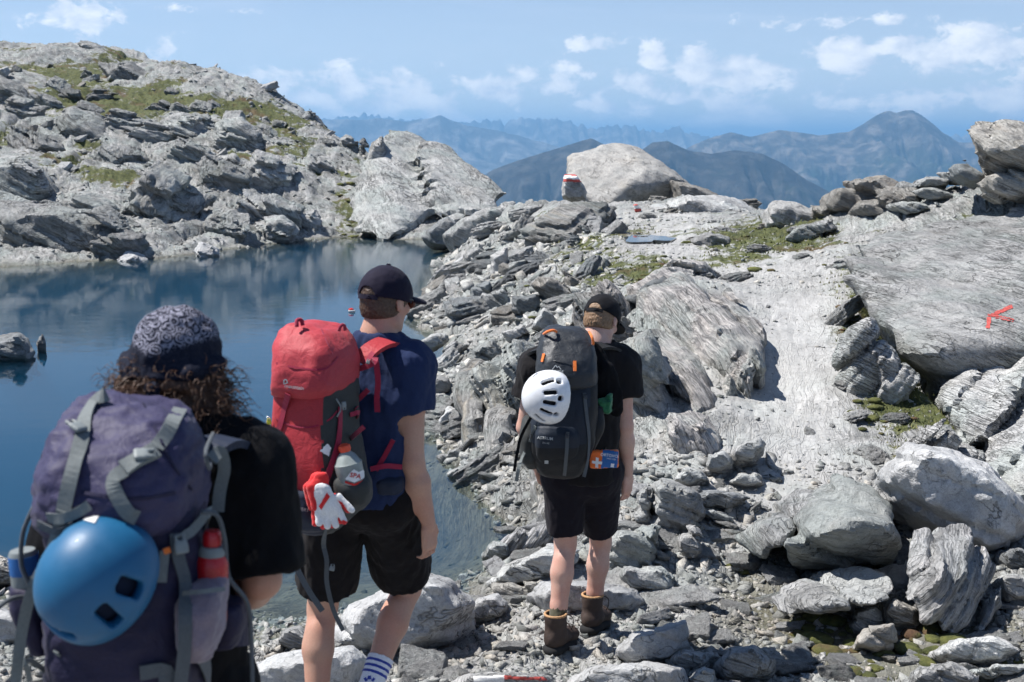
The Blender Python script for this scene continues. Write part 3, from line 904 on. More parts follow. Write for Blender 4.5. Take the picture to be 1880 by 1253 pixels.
# the air between: pale haze round everything, the sky outside it
m_haze = bpy.data.materials.new('haze_air')
m_haze.use_nodes = True
N_ = NT(m_haze.node_tree)
m_haze.node_tree.nodes.clear()
ho = N_.n('ShaderNodeOutputMaterial')
pv = N_.n('ShaderNodeVolumePrincipled')
pv.inputs['Color'].default_value = (.30, .62, 1.0, 1)
pv.inputs['Density'].default_value = 1.25e-4
pv.inputs['Anisotropy'].default_value = .2
N_.l(pv.outputs[0], ho.inputs['Volume'])
hb = 33000
bmh = bmesh.new()
bmesh.ops.create_cube(bmh, size=1)
meh = bpy.data.meshes.new('haze')
bmh.to_mesh(meh)
bmh.free()
meh.materials.append(m_haze)
haze = bpy.data.objects.new('haze', meh)
haze.scale = (2 * hb, 2 * hb, 901 + 265)
haze.location = (0, 0, (265 - 901) / 2)
link(haze)
tag(haze, 'thin blue air between the ridge and the far mountains', kind='stuff')
# ------------------------------------------------------------------ solid modelling on a grid of distances
class Field:
    def __init__(s, lo, hi, vox, pad=3):
        s.v = vox
        s.lo = np.asarray(lo, float) - pad * vox
        s.n = np.ceil((np.asarray(hi, float) + pad * vox - s.lo) / vox).astype(int) + 1
        s.ax = [s.lo[i] + np.arange(s.n[i]) * vox for i in range(3)]
        s.D = np.full(tuple(s.n), 1.0, dtype=np.float32)

    def sub(s, lo, hi):
        sl = []
        for i in range(3):
            a = max(0, int(math.floor((lo[i] - s.lo[i]) / s.v)))
            b = min(s.n[i], int(math.ceil((hi[i] - s.lo[i]) / s.v)) + 1)
            if b <= a:
                return None, None
            sl.append(slice(a, b))
        X = s.ax[0][sl[0]][:, None, None]; Y = s.ax[1][sl[1]][None, :, None]; Z = s.ax[2][sl[2]][None, None, :]
        return tuple(sl), (X, Y, Z)

    def put(s, d, sl, k, cut=False):
        d = d.astype(np.float32)
        o = s.D[sl]
        if cut:
            if k > 0:
                h = np.clip(.5 - .5 * (o + d) / k, 0, 1)
                s.D[sl] = o * (1 - h) - d * h + k * h * (1 - h)
            else:
                s.D[sl] = np.maximum(o, -d)
        elif k > 0:
            h = np.clip(.5 + .5 * (o - d) / k, 0, 1)
            s.D[sl] = o * (1 - h) + d * h - k * h * (1 - h)
        else:
            s.D[sl] = np.minimum(o, d)

    def cone(s, p0, p1, r0, r1, k=.02, flat=None, cut=False):
        """tapered limb; flat = (direction, factor): the section is squeezed by the factor along the direction"""
        p0, p1 = np.asarray(p0, float), np.asarray(p1, float)
        R = max(r0, r1) * max(1, (flat[1] if flat else 1)) + k + 2 * s.v
        sl, c = s.sub(np.minimum(p0, p1) - R, np.maximum(p0, p1) + R)
        if sl is None:
            return s
        a = p1 - p0
        L2 = max(float(a @ a), 1e-12)
        q = [c[i] - p0[i] for i in range(3)]
        t = np.clip((q[0] * a[0] + q[1] * a[1] + q[2] * a[2]) / L2, 0, 1)
        q = [q[i] - t * a[i] for i in range(3)]
        if flat:
            f = unit(flat[0])
            w = q[0] * f[0] + q[1] * f[1] + q[2] * f[2]
            q = [q[i] + f[i] * w * (1 / flat[1] - 1) for i in range(3)]
        d = np.sqrt(q[0] ** 2 + q[1] ** 2 + q[2] ** 2) - (r0 + (r1 - r0) * t)
        s.put(d, sl, k, cut)
        return s

    def chain(s, pr, k=.02, flat=None):
        for (a, ra), (b, rb) in zip(pr[:-1], pr[1:]):
            s.cone(a, b, ra, rb, k, flat)
        return s

    def ell(s, c0, rad, R=None, k=.02, cut=False):
        c0, rad = np.asarray(c0, float), np.asarray(rad, float)
        m = rad.max() + k + 2 * s.v
        sl, c = s.sub(c0 - m, c0 + m)
        if sl is None:
            return s
        q = [c[i] - c0[i] for i in range(3)]
        if R is not None:
            R = np.array(R)
            q = [q[0] * R[0, j] + q[1] * R[1, j] + q[2] * R[2, j] for j in range(3)]
        k0 = np.sqrt((q[0] / rad[0]) ** 2 + (q[1] / rad[1]) ** 2 + (q[2] / rad[2]) ** 2)
        k1 = np.sqrt((q[0] / rad[0] ** 2) ** 2 + (q[1] / rad[1] ** 2) ** 2 + (q[2] / rad[2] ** 2) ** 2) + 1e-9
        s.put(k0 * (k0 - 1) / k1, sl, k, cut)
        return s

    def box(s, c0, half, R=None, k=.02, rnd_=.01, cut=False):
        c0, half = np.asarray(c0, float), np.asarray(half, float)
        m = float(np.linalg.norm(half)) + k + 2 * s.v
        sl, c = s.sub(c0 - m, c0 + m)
        if sl is None:
            return s
        q = [c[i] - c0[i] for i in range(3)]
        if R is not None:
            R = np.array(R)
            q = [q[0] * R[0, j] + q[1] * R[1, j] + q[2] * R[2, j] for j in range(3)]
        q = [np.abs(q[i]) - half[i] + rnd_ for i in range(3)]
        o = np.sqrt(np.maximum(q[0], 0) ** 2 + np.maximum(q[1], 0) ** 2 + np.maximum(q[2], 0) ** 2)
        d = o + np.minimum(np.maximum(np.maximum(q[0], q[1]), q[2]), 0) - rnd_
        s.put(d, sl, k, cut)
        return s

    def plane(s, n, p, k=0.0):
        """keep what lies behind the plane (against its normal)"""
        n = unit(n)
        d = (s.ax[0][:, None, None] - p[0]) * n[0] + (s.ax[1][None, :, None] - p[1]) * n[1] + (s.ax[2][None, None, :] - p[2]) * n[2]
        s.D = np.maximum(s.D, d.astype(np.float32))
        return s

    def points(s):
        X, Y, Z = np.meshgrid(*s.ax, indexing='ij')
        return np.stack([X.ravel(), Y.ravel(), Z.ravel()], axis=1)

    def mesh(s):
        """surface nets"""
        D = s.D.copy()
        D[0], D[-1], D[:, 0], D[:, -1], D[:, :, 0], D[:, :, -1] = (1,) * 6
        S = D < 0
        n = S.shape
        cnt = np.zeros((n[0] - 1, n[1] - 1, n[2] - 1), dtype=np.int8)
        for dx in (0, 1):
            for dy in (0, 1):
                for dz in (0, 1):
                    cnt += S[dx:n[0] - 1 + dx, dy:n[1] - 1 + dy, dz:n[2] - 1 + dz]
        act = np.argwhere((cnt > 0) & (cnt < 8))
        if not len(act):
            return np.zeros((0, 3)), np.zeros((0, 4), int)
        ids = np.full(cnt.shape, -1, dtype=np.int64)
        ids[act[:, 0], act[:, 1], act[:, 2]] = np.arange(len(act))
        acc = np.zeros((len(act), 3)); num = np.zeros(len(act))
        corners = [(i, j, k) for i in (0, 1) for j in (0, 1) for k in (0, 1)]
        for a in corners:
            for ax_ in range(3):
                if a[ax_] == 0:
                    b = list(a); b[ax_] = 1
                    va = D[act[:, 0] + a[0], act[:, 1] + a[1], act[:, 2] + a[2]].astype(float)
                    vb = D[act[:, 0] + b[0], act[:, 1] + b[1], act[:, 2] + b[2]].astype(float)
                    x = (va < 0) != (vb < 0)
                    t = np.where(x, va / np.where(x, va - vb, 1), 0)
                    p = np.tile(np.array(a, float), (len(act), 1))
                    p[:, ax_] += t
                    acc += p * x[:, None]
                    num += x
        V = (act + acc / num[:, None]) * s.v + s.lo
        F = []
        for ax_ in range(3):
            o = [0, 1, 2]; o.remove(ax_)
            sh = list(n); sh[ax_] -= 1
            A = S[tuple(slice(0, -1) if i == ax_ else slice(None) for i in range(3))]
            B = S[tuple(slice(1, None) if i == ax_ else slice(None) for i in range(3))]
            e = np.argwhere(A != B)
            ok = (e[:, o[0]] > 0) & (e[:, o[1]] > 0) & (e[:, o[0]] < n[o[0]] - 1) & (e[:, o[1]] < n[o[1]] - 1)
            e = e[ok]
            ins = A[e[:, 0], e[:, 1], e[:, 2]]
            q = []
            for (du, dv) in ((-1, -1), (0, -1), (0, 0), (-1, 0)):
                c = e.copy(); c[:, o[0]] += du; c[:, o[1]] += dv
                q.append(ids[c[:, 0], c[:, 1], c[:, 2]])
            q = np.stack(q, axis=1)
            flip = ins if ax_ != 1 else ~ins
            q = np.where(flip[:, None], q, q[:, ::-1])
            F.append(q)
        return V, np.concatenate(F)


def normals(V, F):
    fn = np.cross(V[F[:, 2]] - V[F[:, 0]], V[F[:, 3 if F.shape[1] == 4 else 1]] - V[F[:, 1 if F.shape[1] == 4 else 0]])
    N_ = np.zeros_like(V)
    for j in range(F.shape[1]):
        np.add.at(N_, F[:, j], fn)
    return N_ / (np.linalg.norm(N_, axis=1)[:, None] + 1e-12)


def relax(V, F, it=2, lam=.5):
    E = np.concatenate([F[:, [0, 1]], F[:, [1, 2]], F[:, [2, 3]], F[:, [3, 0]]])
    for _ in range(it):
        S_ = np.zeros_like(V); c = np.zeros(len(V))
        np.add.at(S_, E[:, 0], V[E[:, 1]]); np.add.at(c, E[:, 0], 1)
        np.add.at(S_, E[:, 1], V[E[:, 0]]); np.add.at(c, E[:, 1], 1)
        V = V + lam * (S_ / np.maximum(c, 1)[:, None] - V)
    return V


def hull_planes(P):
    bm = bmesh.new()
    for p in P:
        bm.verts.new(p)
    bmesh.ops.convex_hull(bm, input=bm.verts[:])
    bm.normal_update()
    c = np.mean(np.array(P), axis=0)
    pl = []
    for f in bm.faces:
        n = np.array(f.normal); v = np.array(f.verts[0].co)
        if n @ (c - v) > 0:
            n = -n
        pl.append((n, float(n @ v)))
    bm.free()
    out = []
    for n, d in pl:
        if not any(n @ m_ > .9995 and abs(d - e) < 1e-3 for m_, e in out):
            out.append((n, d))
    return out


def rock_geo(hulls, vox, fol, t, ledge, rough, seed, chip=.35, rough_scale=None, cuts=7):
    """broken rock: union of convex bodies, layers standing out across the foliation, chipped and weathered"""
    allp = np.concatenate([np.array(h) for h in hulls])
    lo, hi = allp.min(0), allp.max(0)
    m = ledge + rough
    fld = Field(lo - m, hi + m, vox)
    P = fld.points()
    rs_ = np.random.RandomState(seed)
    PL = []
    for h in hulls:
        h = np.array(h)
        pl = hull_planes(h)
        size = float(np.max(h.max(0) - h.min(0)))
        for _ in range(cuts):
            n = unit(rs_.normal(size=3) + np.array([0, -.4, .25]))
            pl.append((n, float((h @ n).max()) - size * rs_.uniform(.008, .045)))
        PL.append(pl)

    def hulld(Q_):
        r_ = None
        for pl in PL:
            dh = np.full(len(Q_), -1e9)
            for n, o in pl:
                np.maximum(dh, Q_ @ n - o, out=dh)
            r_ = dh if r_ is None else np.minimum(r_, dh)
        return r_
    d = hulld(P)
    band = np.abs(d) < (m * 2.2 + 2.5 * vox)
    Pb = P[band]
    wv = Pb / (rough * 9 + 1e-6)
    dd = hulld(Pb + .35 * rough * np.stack([perlin(wv, seed + 31), perlin(wv, seed + 32), perlin(wv, seed + 33)], axis=1))
    if ledge > 0:
        dd = dd + ledge * strata(Pb, fol, t, seed) + .4 * ledge * strata(Pb, fol, t * .33, seed + 5)
    rs = rough_scale or max(.06, float(np.max(hi - lo)) * .28)
    dd = dd + rough * (fbm(Pb / rs, 4, .55, seed=seed) * .42)
    dd = dd + rough * chip * np.abs(perlin(Pb / (rs * .35), seed + 17)) * 1.0
    d[band] = dd
    fld.D = d.reshape(fld.D.shape).astype(np.float32)
    V, F = fld.mesh()
    N_ = normals(V, F)
    V = V + N_ * (vox * .42 * perlin(V / (vox * 2.7), seed + 71) + vox * .4 * perlin(V / (vox * 6.0), seed + 72))[:, None]
    return V, F


FOL = (0.42, -0.22, 0.88)
MR = {
    'grey': rock_mat('grey_schist', fol=FOL, light=(.50, .495, .485), lines=.4),
    'pale': rock_mat('pale_gneiss', light=(.55, .545, .535), dark=(.24, .24, .235), tint=(.42, .44, .43), band_amt=.3, band=4, lichen=.2, warm_amt=.12, lines=.35),
    'band': rock_mat('banded_gneiss', light=(.53, .52, .515), dark=(.12, .125, .13), tint=(.36, .38, .38), band=11, band_amt=.8, lichen=.12, fol=(.75, -.15, -.55), warm_amt=.1, lines=.55),
    'green': rock_mat('greenish_schist', light=(.47, .48, .465), dark=(.16, .17, .165), tint=(.33, .36, .345), band_amt=.6, lichen=.25, warm_amt=.1),
    'tan': rock_mat('tan_schist', light=(.48, .46, .425), dark=(.15, .14, .125), tint=(.36, .35, .32), warm=(.43, .34, .25), warm_amt=.35, lichen=.25, lines=.6),
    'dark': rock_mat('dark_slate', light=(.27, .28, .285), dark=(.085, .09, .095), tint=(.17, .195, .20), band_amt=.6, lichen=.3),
    'granite': rock_mat('speckled_granite', light=(.55, .55, .55), dark=(.30, .30, .30), tint=(.42, .43, .43), band_amt=.1, band=1.0, lichen=.22, warm_amt=.05, scale=1.6),
    'hill': rock_mat('hill_schist', fol=(.46, -.2, .86), light=(.50, .495, .48), dark=(.19, .195, .19), band=6, scale=.55, lichen=.3, relief=1.2, lines=.85),
    'slab': rock_mat('rough_slab_rock', fol=(.45, .1, .88), light=(.62, .615, .605), dark=(.29, .29, .285), band=5, band_amt=.3, lichen=.28, warm_amt=.12, relief=1.4, lines=.4),
    'fold': rock_mat('folded_gneiss', fol=(.74, .1, .30), light=(.53, .50, .475), dark=(.12, .12, .125), band=13, band_amt=.85, lichen=.08, warm_amt=.3, warm=(.50, .40, .34), lines=.9),
    'skyline': rock_mat('skyline_boulder_rock', light=(.47, .455, .43), dark=(.24, .235, .225), tint=(.37, .37, .355), warm=(.42, .36, .28), warm_amt=.25, band=2, band_amt=.25, lichen=.25),
    'cliff': rock_mat('layered_cliff_rock', fol=(.72, -.25, .62), light=(.47, .46, .44), dark=(.12, .12, .115), band=14, band_amt=.8, lichen=.15, warm_amt=.35, warm=(.43, .34, .22), lines=.8),
}
ROCKS = {}


def prism(outline, Y, back=.8, front=.3, inset=.25, lift=0.0, sink=0.0):
    """body whose outline from here is given; it bulges towards us and runs back from there"""
    px_ = np.array([(p[0], p[1]) for p in outline], float)
    Ys = np.array([p[2] if len(p) > 2 else Y for p in outline], float)
    O = np.array([np.array(at(p[0], p[1], y)) for p, y in zip(px_, Ys)])
    c = O.mean(0)
    pc = px_.mean(0)
    B = np.array([np.array(at(*(pc + (p - pc) * (1 - inset * .6)), y + back)) for p, y in zip(px_, Ys)]) + np.array([0, 0, lift])
    Fr = np.array([np.array(at(*(pc + (p - pc) * (1 - inset)), y - front)) for p, y in zip(px_, Ys)])
    return np.concatenate([O, B, Fr, O + np.array([0, back * .4, -sink - back * .12])])


def boulder(label, hulls, mat='grey', px=3.2, t=.09, ledge=.02, rough=.03, fol=FOL, seed=None, cat='boulder', name='boulder', key=None, chip=.35, group=None, cuts=6):
    seed = seed if seed is not None else len(ROCKS) * 7 + 3
    hulls = hulls if isinstance(hulls, list) else [hulls]
    allp = np.concatenate(hulls)
    Y = allp[:, 1].min()
    size = float((allp.max(0) - allp.min(0)).max())
    vox = max(min(px * 1.55 * Y / FPX, size / 34), size / 60)
    t0 = t
    t = max(t, 10 * vox)
    ledge = ledge * min(2.2, (t / t0) ** .7)
    V, F = rock_geo(hulls, vox, fol, t, ledge, rough, seed, chip, None, cuts)
    c = allp.mean(0); c[2] = allp[:, 2].min()
    o = mesh_np(name, V, F, MR[mat], origin=c, sharp=33)
    tag(o, label, cat, group)
    ROCKS[key or label] = o
    return o


A = at
# ---- the crest: great boulder, waymark, right-hand outcrops
boulder('great pale boulder on the crest with a dark overhanging face',
        [np.array([A(1040, 286, 39.95), A(1092, 279, 40.44), A(1130, 259, 40.91), A(1168, 265, 40.91), A(1195, 280, 40.27), A(1243, 322, 39.31), A(1290, 352, 39.31), A(1288, 374, 40.27), A(1232, 378, 40.60), A(1150, 392, 39.80),
                   A(1095, 378, 39.31), A(1042, 350, 39.64), A(1192, 306, 38.20), A(1150, 345, 37.71), A(1252, 330, 38.20), A(1046, 362, 38.51), A(1108, 386, 37.56), A(1140, 290, 43.15), A(1090, 290, 43.15), A(1250, 340, 43.15), A(1050, 340, 43.15), A(1200, 380, 43.15)])],
        'skyline', px=2.8, ledge=.03, t=.3, rough=.08, key='great', cuts=0, chip=.5)
boulder('sloping rock tail running down behind the great boulder', prism([(1230, 330), (1295, 346), (1345, 368), (1360, 384), (1240, 384)], 38, 1.2, .6, sink=.5), 'tan', ledge=.03, rough=.06)
boulder('block with a red and white painted waymark beside the great boulder', prism([(1036, 321), (1058, 321), (1070, 338), (1078, 352), (1076, 364), (1050, 369), (1033, 362), (1031, 342)], 23.3, .35, .18, .2), 'pale', px=2.2, ledge=0.01, rough=.02, key='waymark', chip=.2)
boulder('small stone with a red and white painted mark on the trail', prism([(1163, 376), (1170, 374), (1178, 386), (1174, 391), (1166, 388)], 23.6, .12, .05), 'pale', px=1.6, ledge=0, rough=.008, key='waymark_small', chip=.1, name='stone', cat='stone')
boulder('tilted pale slab bank right of the puddle', prism([(1195, 384), (1262, 364), (1330, 362), (1372, 378), (1404, 402), (1392, 420), (1330, 408), (1250, 398)], 24.2, 1.2, .5), 'pale', ledge=.07, t=.16, rough=.08)
boulder('blocky grey boulder standing on the crest with dark hollows', [prism([(1406, 384), (1424, 372), (1462, 374), (1505, 392), (1518, 404), (1478, 424), (1425, 428), (1404, 415)], 20, .8, .35)], 'pale', ledge=.02, rough=.06)
boulder('wedge slab leaning below the blocky grey boulder', prism([(1436, 442), (1476, 410), (1526, 404), (1540, 420), (1500, 436), (1462, 450), (1440, 452)], 18.3, .5, .25), 'grey', ledge=.04, t=.1, rough=.04)
boulder('tan broken outcrop on the crest left of the stacked slabs', [prism([(1500, 388), (1516, 358), (1560, 336), (1600, 328), (1625, 322), (1650, 340), (1640, 372), (1580, 392), (1520, 396)], 19.5, 1.2, .5), prism([(1560, 380), (1620, 350), (1690, 345), (1700, 372), (1640, 400), (1580, 402)], 18.6, 1.0, .4)], 'tan', ledge=.09, t=.15, rough=.09, fol=(.5, -.1, .85))
for i_, (ol, Y_, mt_, lb_) in enumerate([
        ([(1655, 338), (1700, 322), (1758, 320), (1765, 336), (1720, 350), (1668, 352)], 18.6, 'pale', 'pale slab on top of the crest stack under the high outcrop'),
        ([(1648, 352), (1710, 345), (1760, 350), (1750, 366), (1690, 370), (1655, 366)], 18.2, 'green', 'greenish slab in the middle of the crest stack'),
        ([(1610, 378), (1680, 362), (1742, 372), (1730, 390), (1660, 396)], 17.8, 'green', 'broad flat slab at the foot of the crest stack')]):
    boulder(lb_, prism(ol, Y_, .8, .3), mt_, ledge=.05, t=.08, rough=.04, cat='rock slab', name='flat_rock')
boulder('high tan outcrop overhanging at the right end of the crest',
        [np.array([A(1756, 252, 17), A(1802, 236, 17.2), A(1880, 240, 17.2), A(1990, 236, 17.4), A(1990, 345, 17), A(1880, 352, 16.6), A(1815, 330, 16.9), A(1776, 300, 16.8), A(1800, 262, 16.2), A(1880, 270, 16.0), A(1960, 280, 16), A(1830, 300, 16.4), A(1800, 255, 18.5), A(1960, 250, 19), A(1960, 345, 19), A(1820, 330, 18.5)])],
        'tan', ledge=.10, t=.22, rough=.10, fol=(.35, -.35, .8))
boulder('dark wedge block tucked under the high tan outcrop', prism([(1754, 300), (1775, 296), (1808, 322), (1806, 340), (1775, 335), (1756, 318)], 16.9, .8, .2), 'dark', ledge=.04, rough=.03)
boulder('rounded grey block below the high tan outcrop', prism([(1808, 322), (1850, 312), (1900, 330), (1910, 360), (1850, 372), (1812, 352)], 16.4, .8, .3), 'tan', ledge=.05, rough=.05)

# ---- the great slab with the painted arrow
top_up = [(1566, 470, 15.8), (1588, 432, 17), (1660, 400, 17.6), (1770, 372, 17.4), (1900, 352, 17.6), (2080, 380, 15.8), (2080, 640, 11.8), (1760, 640, 11.75), (1700, 655, 11.6), (1655, 618, 12.2), (1600, 560, 13.3), (1572, 510, 14.6)]
up = np.array([np.array(A(p[0], p[1], p[2] * .945)) for p in top_up])
upc = up.mean(0)
boulder('vast pale rough slab with a red painted arrow on the right',
        [np.concatenate([up, np.array([upc + np.array([.2, .3, .14])]), upc + (up - upc) * .96 + np.array([.42, .12, -.75])])], 'slab', px=3.4, ledge=.10, t=.22, rough=.15, fol=(.45, .1, .88), key='arrow_slab', chip=.5, cuts=0, cat='rock slab', name='flat_rock')
low = np.array([np.array(A(p[0], p[1], p[2] * .955)) for p in [(1664, 672, 11.3), (1690, 664, 11.55), (1770, 648, 11.75), (2080, 648, 11.6), (2080, 960, 8.1), (1895, 905, 8.55), (1800, 812, 9.6), (1715, 742, 10.5)]])
lowc = low.mean(0)
boulder('lower ribbed part of the right slab with dark steps', [np.concatenate([low, lowc + (low - lowc) * .95 + np.array([.35, .1, -.8])])], 'slab', px=3.0, ledge=.14, t=.13, rough=.11, fol=(-.62, .25, .55), chip=.8, cuts=2, cat='rock slab', name='flat_rock')
boulder('ribbed pale bedrock between the trail slab and the dark crevice', [prism([(1552, 590), (1590, 575), (1640, 660), (1690, 760), (1690, 826), (1620, 830), (1580, 760), (1556, 680)], 10.9, .9, .12, .2, sink=.3)], 'slab', ledge=.07, t=.10, rough=.06, fol=(-.62, .25, .6), cuts=0)
boulder('ribbed bedrock steps under the lower slab above the huge rounded boulder', [prism([(1690, 790), (1740, 770), (1820, 830), (1910, 890), (1910, 960), (1800, 880), (1720, 840)], 9.0, .8, .2, .2, sink=.3)], 'slab', ledge=.09, t=.10, rough=.06, fol=(-.62, .25, .6), cuts=1)
boulder('knobbly rib of rock along the moss gully', [prism([(1600, 640), (1640, 640), (1680, 700), (1700, 760), (1680, 800), (1640, 770), (1610, 700)], 10.9, .6, .25, sink=.3)], 'slab', ledge=.06, t=.08, rough=.06, fol=(-.6, .2, .6))

# ---- folded outcrop left of the trail
boulder('folded striped outcrop between the trail and the black pack hiker',
        [np.array([A(1150, 560, 13.58), A(1200, 520, 14.16), A(1262, 498, 14.45), A(1330, 512, 14.16), A(1408, 560, 13.00), A(1385, 640, 11.64), A(1350, 720, 10.57), A(1312, 790, 9.70), A(1262, 765, 9.80), A(1205, 720, 10.28), A(1158, 660, 11.15), A(1150, 620, 11.83), A(1230, 560, 12.51), A(1280, 640, 11.06), A(1300, 560, 14.74), A(1200, 700, 11.64), A(1330, 800, 10.28)])],
        'fold', ledge=.13, t=.16, rough=.09, fol=(.78, .1, .25), px=3.2, key='fold', cat='outcrop', name='outcrop')
boulder('dark blue grey slab leaning on the folded outcrop', prism([(1128, 562), (1180, 525), (1222, 506), (1230, 516), (1190, 548), (1150, 570)], 13.6, .4, .2), 'dark', ledge=.03, t=.06, rough=.03, cat='rock slab', name='flat_rock')
boulder('craggy grey wall right behind the black pack hiker', [prism([(1135, 640), (1190, 610), (1230, 700), (1262, 790), (1262, 850), (1200, 870), (1150, 850), (1130, 740)], 10.6, .8, .35, sink=.3)], 'cliff', ledge=.06, t=.12, rough=.08)
boulder('pale streaked toe of the folded outcrop', prism([(1230, 760), (1300, 760), (1330, 800), (1310, 850), (1240, 860), (1215, 810)], 9.7, .6, .3, sink=.2), 'fold', ledge=.05, t=.09, rough=.05)

# ---- layered cliff over the water
boulder('layered cliff dropping into the water left of the black pack hiker',
        [np.array([A(842, 690, 11.84), A(858, 790, 10.41), A(876, 850, 9.65), A(920, 922, 8.64), A(966, 972, 8.02), A(1012, 975, 7.83), A(1040, 900, 8.50), A(1050, 800, 9.55), A(1000, 700, 11.27), A(920, 672, 12.22), A(900, 760, 10.12), A(960, 860, 8.79), A(870, 880, 9.93), A(930, 940, 8.98), A(1060, 960, 8.31), A(1090, 850, 9.36)]),
         np.array([A(842, 690, 11.84) - Vector((0, 0, .8)), A(870, 850, 9.65) - Vector((0, 0, .7)), A(920, 922, 8.64) - Vector((-.1, 0, .6)), A(966, 972, 8.07) - Vector((-.1, 0, .6)), A(1000, 700, 11.27), A(1040, 900, 8.50), A(876, 850, 9.65), A(920, 922, 8.64), A(966, 972, 8.02), A(858, 790, 10.41)])],
        'cliff', ledge=.13, t=.085, rough=.07, fol=(.80, -.2, .52), px=3.0, key='cliff', cat='cliff', name='cliff')

boulder('layered bedrock wall behind the white helmet', [prism([(880, 690), (930, 640), (1000, 650), (1060, 690), (1080, 780), (1050, 850), (960, 830), (900, 760)], 11.2, 1.0, .3, sink=.3)], 'cliff', ledge=.10, t=.10, rough=.07, fol=(.76, -.2, .55), cat='cliff', name='cliff')
boulder('jagged bedrock ledge above the black cap', [prism([(1060, 545), (1110, 520), (1165, 545), (1170, 600), (1130, 640), (1075, 620)], 13.6, .8, .3, sink=.3)], 'fold', ledge=.09, t=.10, rough=.06, fol=(.76, .1, .4))
boulder('ribbed ledge along the left foot of the trail slab', [prism([(1345, 690), (1385, 640), (1402, 670), (1370, 760), (1335, 800), (1318, 780)], 10.9, .5, .15, sink=.2)], 'fold', ledge=.06, t=.08, rough=.04, fol=(.76, .1, .4))
boulder('pale hump in the middle of the trail crest', [prism([(1180, 500), (1230, 470), (1300, 478), (1330, 505), (1270, 520), (1200, 525)], 15.6, .8, .3, sink=.2)], 'fold', ledge=.05, t=.08, rough=.05, fol=(.3, .3, .8))
boulder('rounded pale hump beside the puddle', [prism([(1262, 446), (1300, 428), (1338, 438), (1342, 456), (1290, 462)], 18.6, .6, .2, sink=.2)], 'pale', ledge=.03, rough=.04)

# ---- scree spit
SP = [
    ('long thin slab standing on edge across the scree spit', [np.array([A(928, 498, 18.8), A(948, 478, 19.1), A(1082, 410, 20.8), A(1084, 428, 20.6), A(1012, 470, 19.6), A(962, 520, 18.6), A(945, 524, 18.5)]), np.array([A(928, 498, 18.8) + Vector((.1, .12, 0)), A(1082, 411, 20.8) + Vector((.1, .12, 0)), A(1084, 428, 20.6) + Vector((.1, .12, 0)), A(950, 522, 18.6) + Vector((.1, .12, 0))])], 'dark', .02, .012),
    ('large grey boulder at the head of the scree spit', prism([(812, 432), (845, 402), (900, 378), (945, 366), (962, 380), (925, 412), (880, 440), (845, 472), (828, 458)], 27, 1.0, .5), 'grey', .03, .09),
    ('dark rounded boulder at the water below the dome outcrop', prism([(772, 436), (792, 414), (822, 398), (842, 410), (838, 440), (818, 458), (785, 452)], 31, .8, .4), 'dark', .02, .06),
    ('upright grey slab on the scree spit near the far water', prism([(852, 470), (880, 448), (898, 470), (890, 505), (862, 512)], 23.5, .4, .2), 'grey', .03, .04),
    ('bright tilted slab in the middle of the spit', prism([(902, 470), (930, 455), (938, 500), (925, 535), (898, 520)], 20.5, .35, .15), 'pale', .02, .03),
    ('tan plank of rock split along its grain above the black cap', prism([(966, 522), (1012, 502), (1044, 520), (1092, 572), (1086, 592), (1048, 572), (1000, 552)], 16.2, .45, .2), 'tan', .04, .03),
    ('second tan plank of rock lying beside the split one', prism([(1036, 500), (1062, 512), (1112, 560), (1106, 572), (1082, 560), (1040, 522)], 16.6, .35, .15), 'tan', .03, .02),
    ('white pyramid stone on the spit beside the black pack', prism([(974, 602), (998, 564), (1012, 574), (1028, 604), (1000, 610)], 14.2, .3, .15), 'pale', .01, .02),
    ('flat pale slab at the water right of the blue shirt shoulder', prism([(760, 634), (802, 609), (824, 613), (826, 626), (780, 650), (764, 648)], 15, .4, .15), 'pale', .015, .02),
    ('grey cube shaped block on the spit left of the pyramid stone', prism([(866, 526), (900, 516), (908, 560), (880, 580), (862, 556)], 18.2, .4, .2), 'dark', .02, .03),
    ('dark brown slab propped against the tan planks', prism([(940, 545), (985, 540), (1000, 565), (968, 585), (940, 570)], 16, .4, .15), 'dark', .02, .03),
    ('pale block at the tip of the spit by the navy cap', prism([(768, 560), (792, 545), (806, 560), (800, 582), (774, 584)], 19.5, .4, .2), 'pale', .01, .03),
    ('tilted grey flake near the water at the spit tip', prism([(802, 530), (840, 505), (850, 520), (826, 552), (806, 556)], 20.8, .35, .15), 'grey', .03, .03),
    ('pale boulder at the water under the flat pale slab', prism([(786, 712), (802, 690), (826, 694), (832, 720), (808, 738), (790, 736)], 12.8, .3, .2), 'pale', .005, .03),
    ('grey boulder at the water beside the blue sleeve', prism([(800, 770), (826, 744), (846, 752), (850, 780), (826, 800), (804, 796)], 11.6, .3, .2), 'granite', .005, .03),
    ('dark wedge at the waterline under the cliff', prism([(815, 872), (852, 845), (874, 856), (864, 876), (835, 884)], 9.9, .3, .15, sink=.15), 'grey', .02, .02),
    ('pale slab awash beside the cliff foot', prism([(800, 838), (850, 818), (868, 832), (838, 850), (806, 850)], 10.4, .3, .12, sink=.12), 'pale', .015, .015),
    ('ribbed slab lying on the spit above the cliff', prism([(862, 640), (905, 622), (922, 650), (900, 690), (868, 680)], 13.2, .4, .2), 'green', .03, .03),
    ('pale flake beside the black pack lid', prism([(920, 610), (962, 596), (972, 612), (935, 632)], 14.3, .3, .12), 'pale', .015, .015),
    ('grey block under the thin edge slab', prism([(880, 540), (930, 520), (945, 560), (905, 585)], 17.4, .5, .2), 'grey', .03, .03),
]
for (lb_, hl_, mt_, le_, ro_) in SP:
    boulder(lb_, hl_, mt_, px=3.0, ledge=le_, t=.09, rough=ro_, fol=(.55, .2, .75))

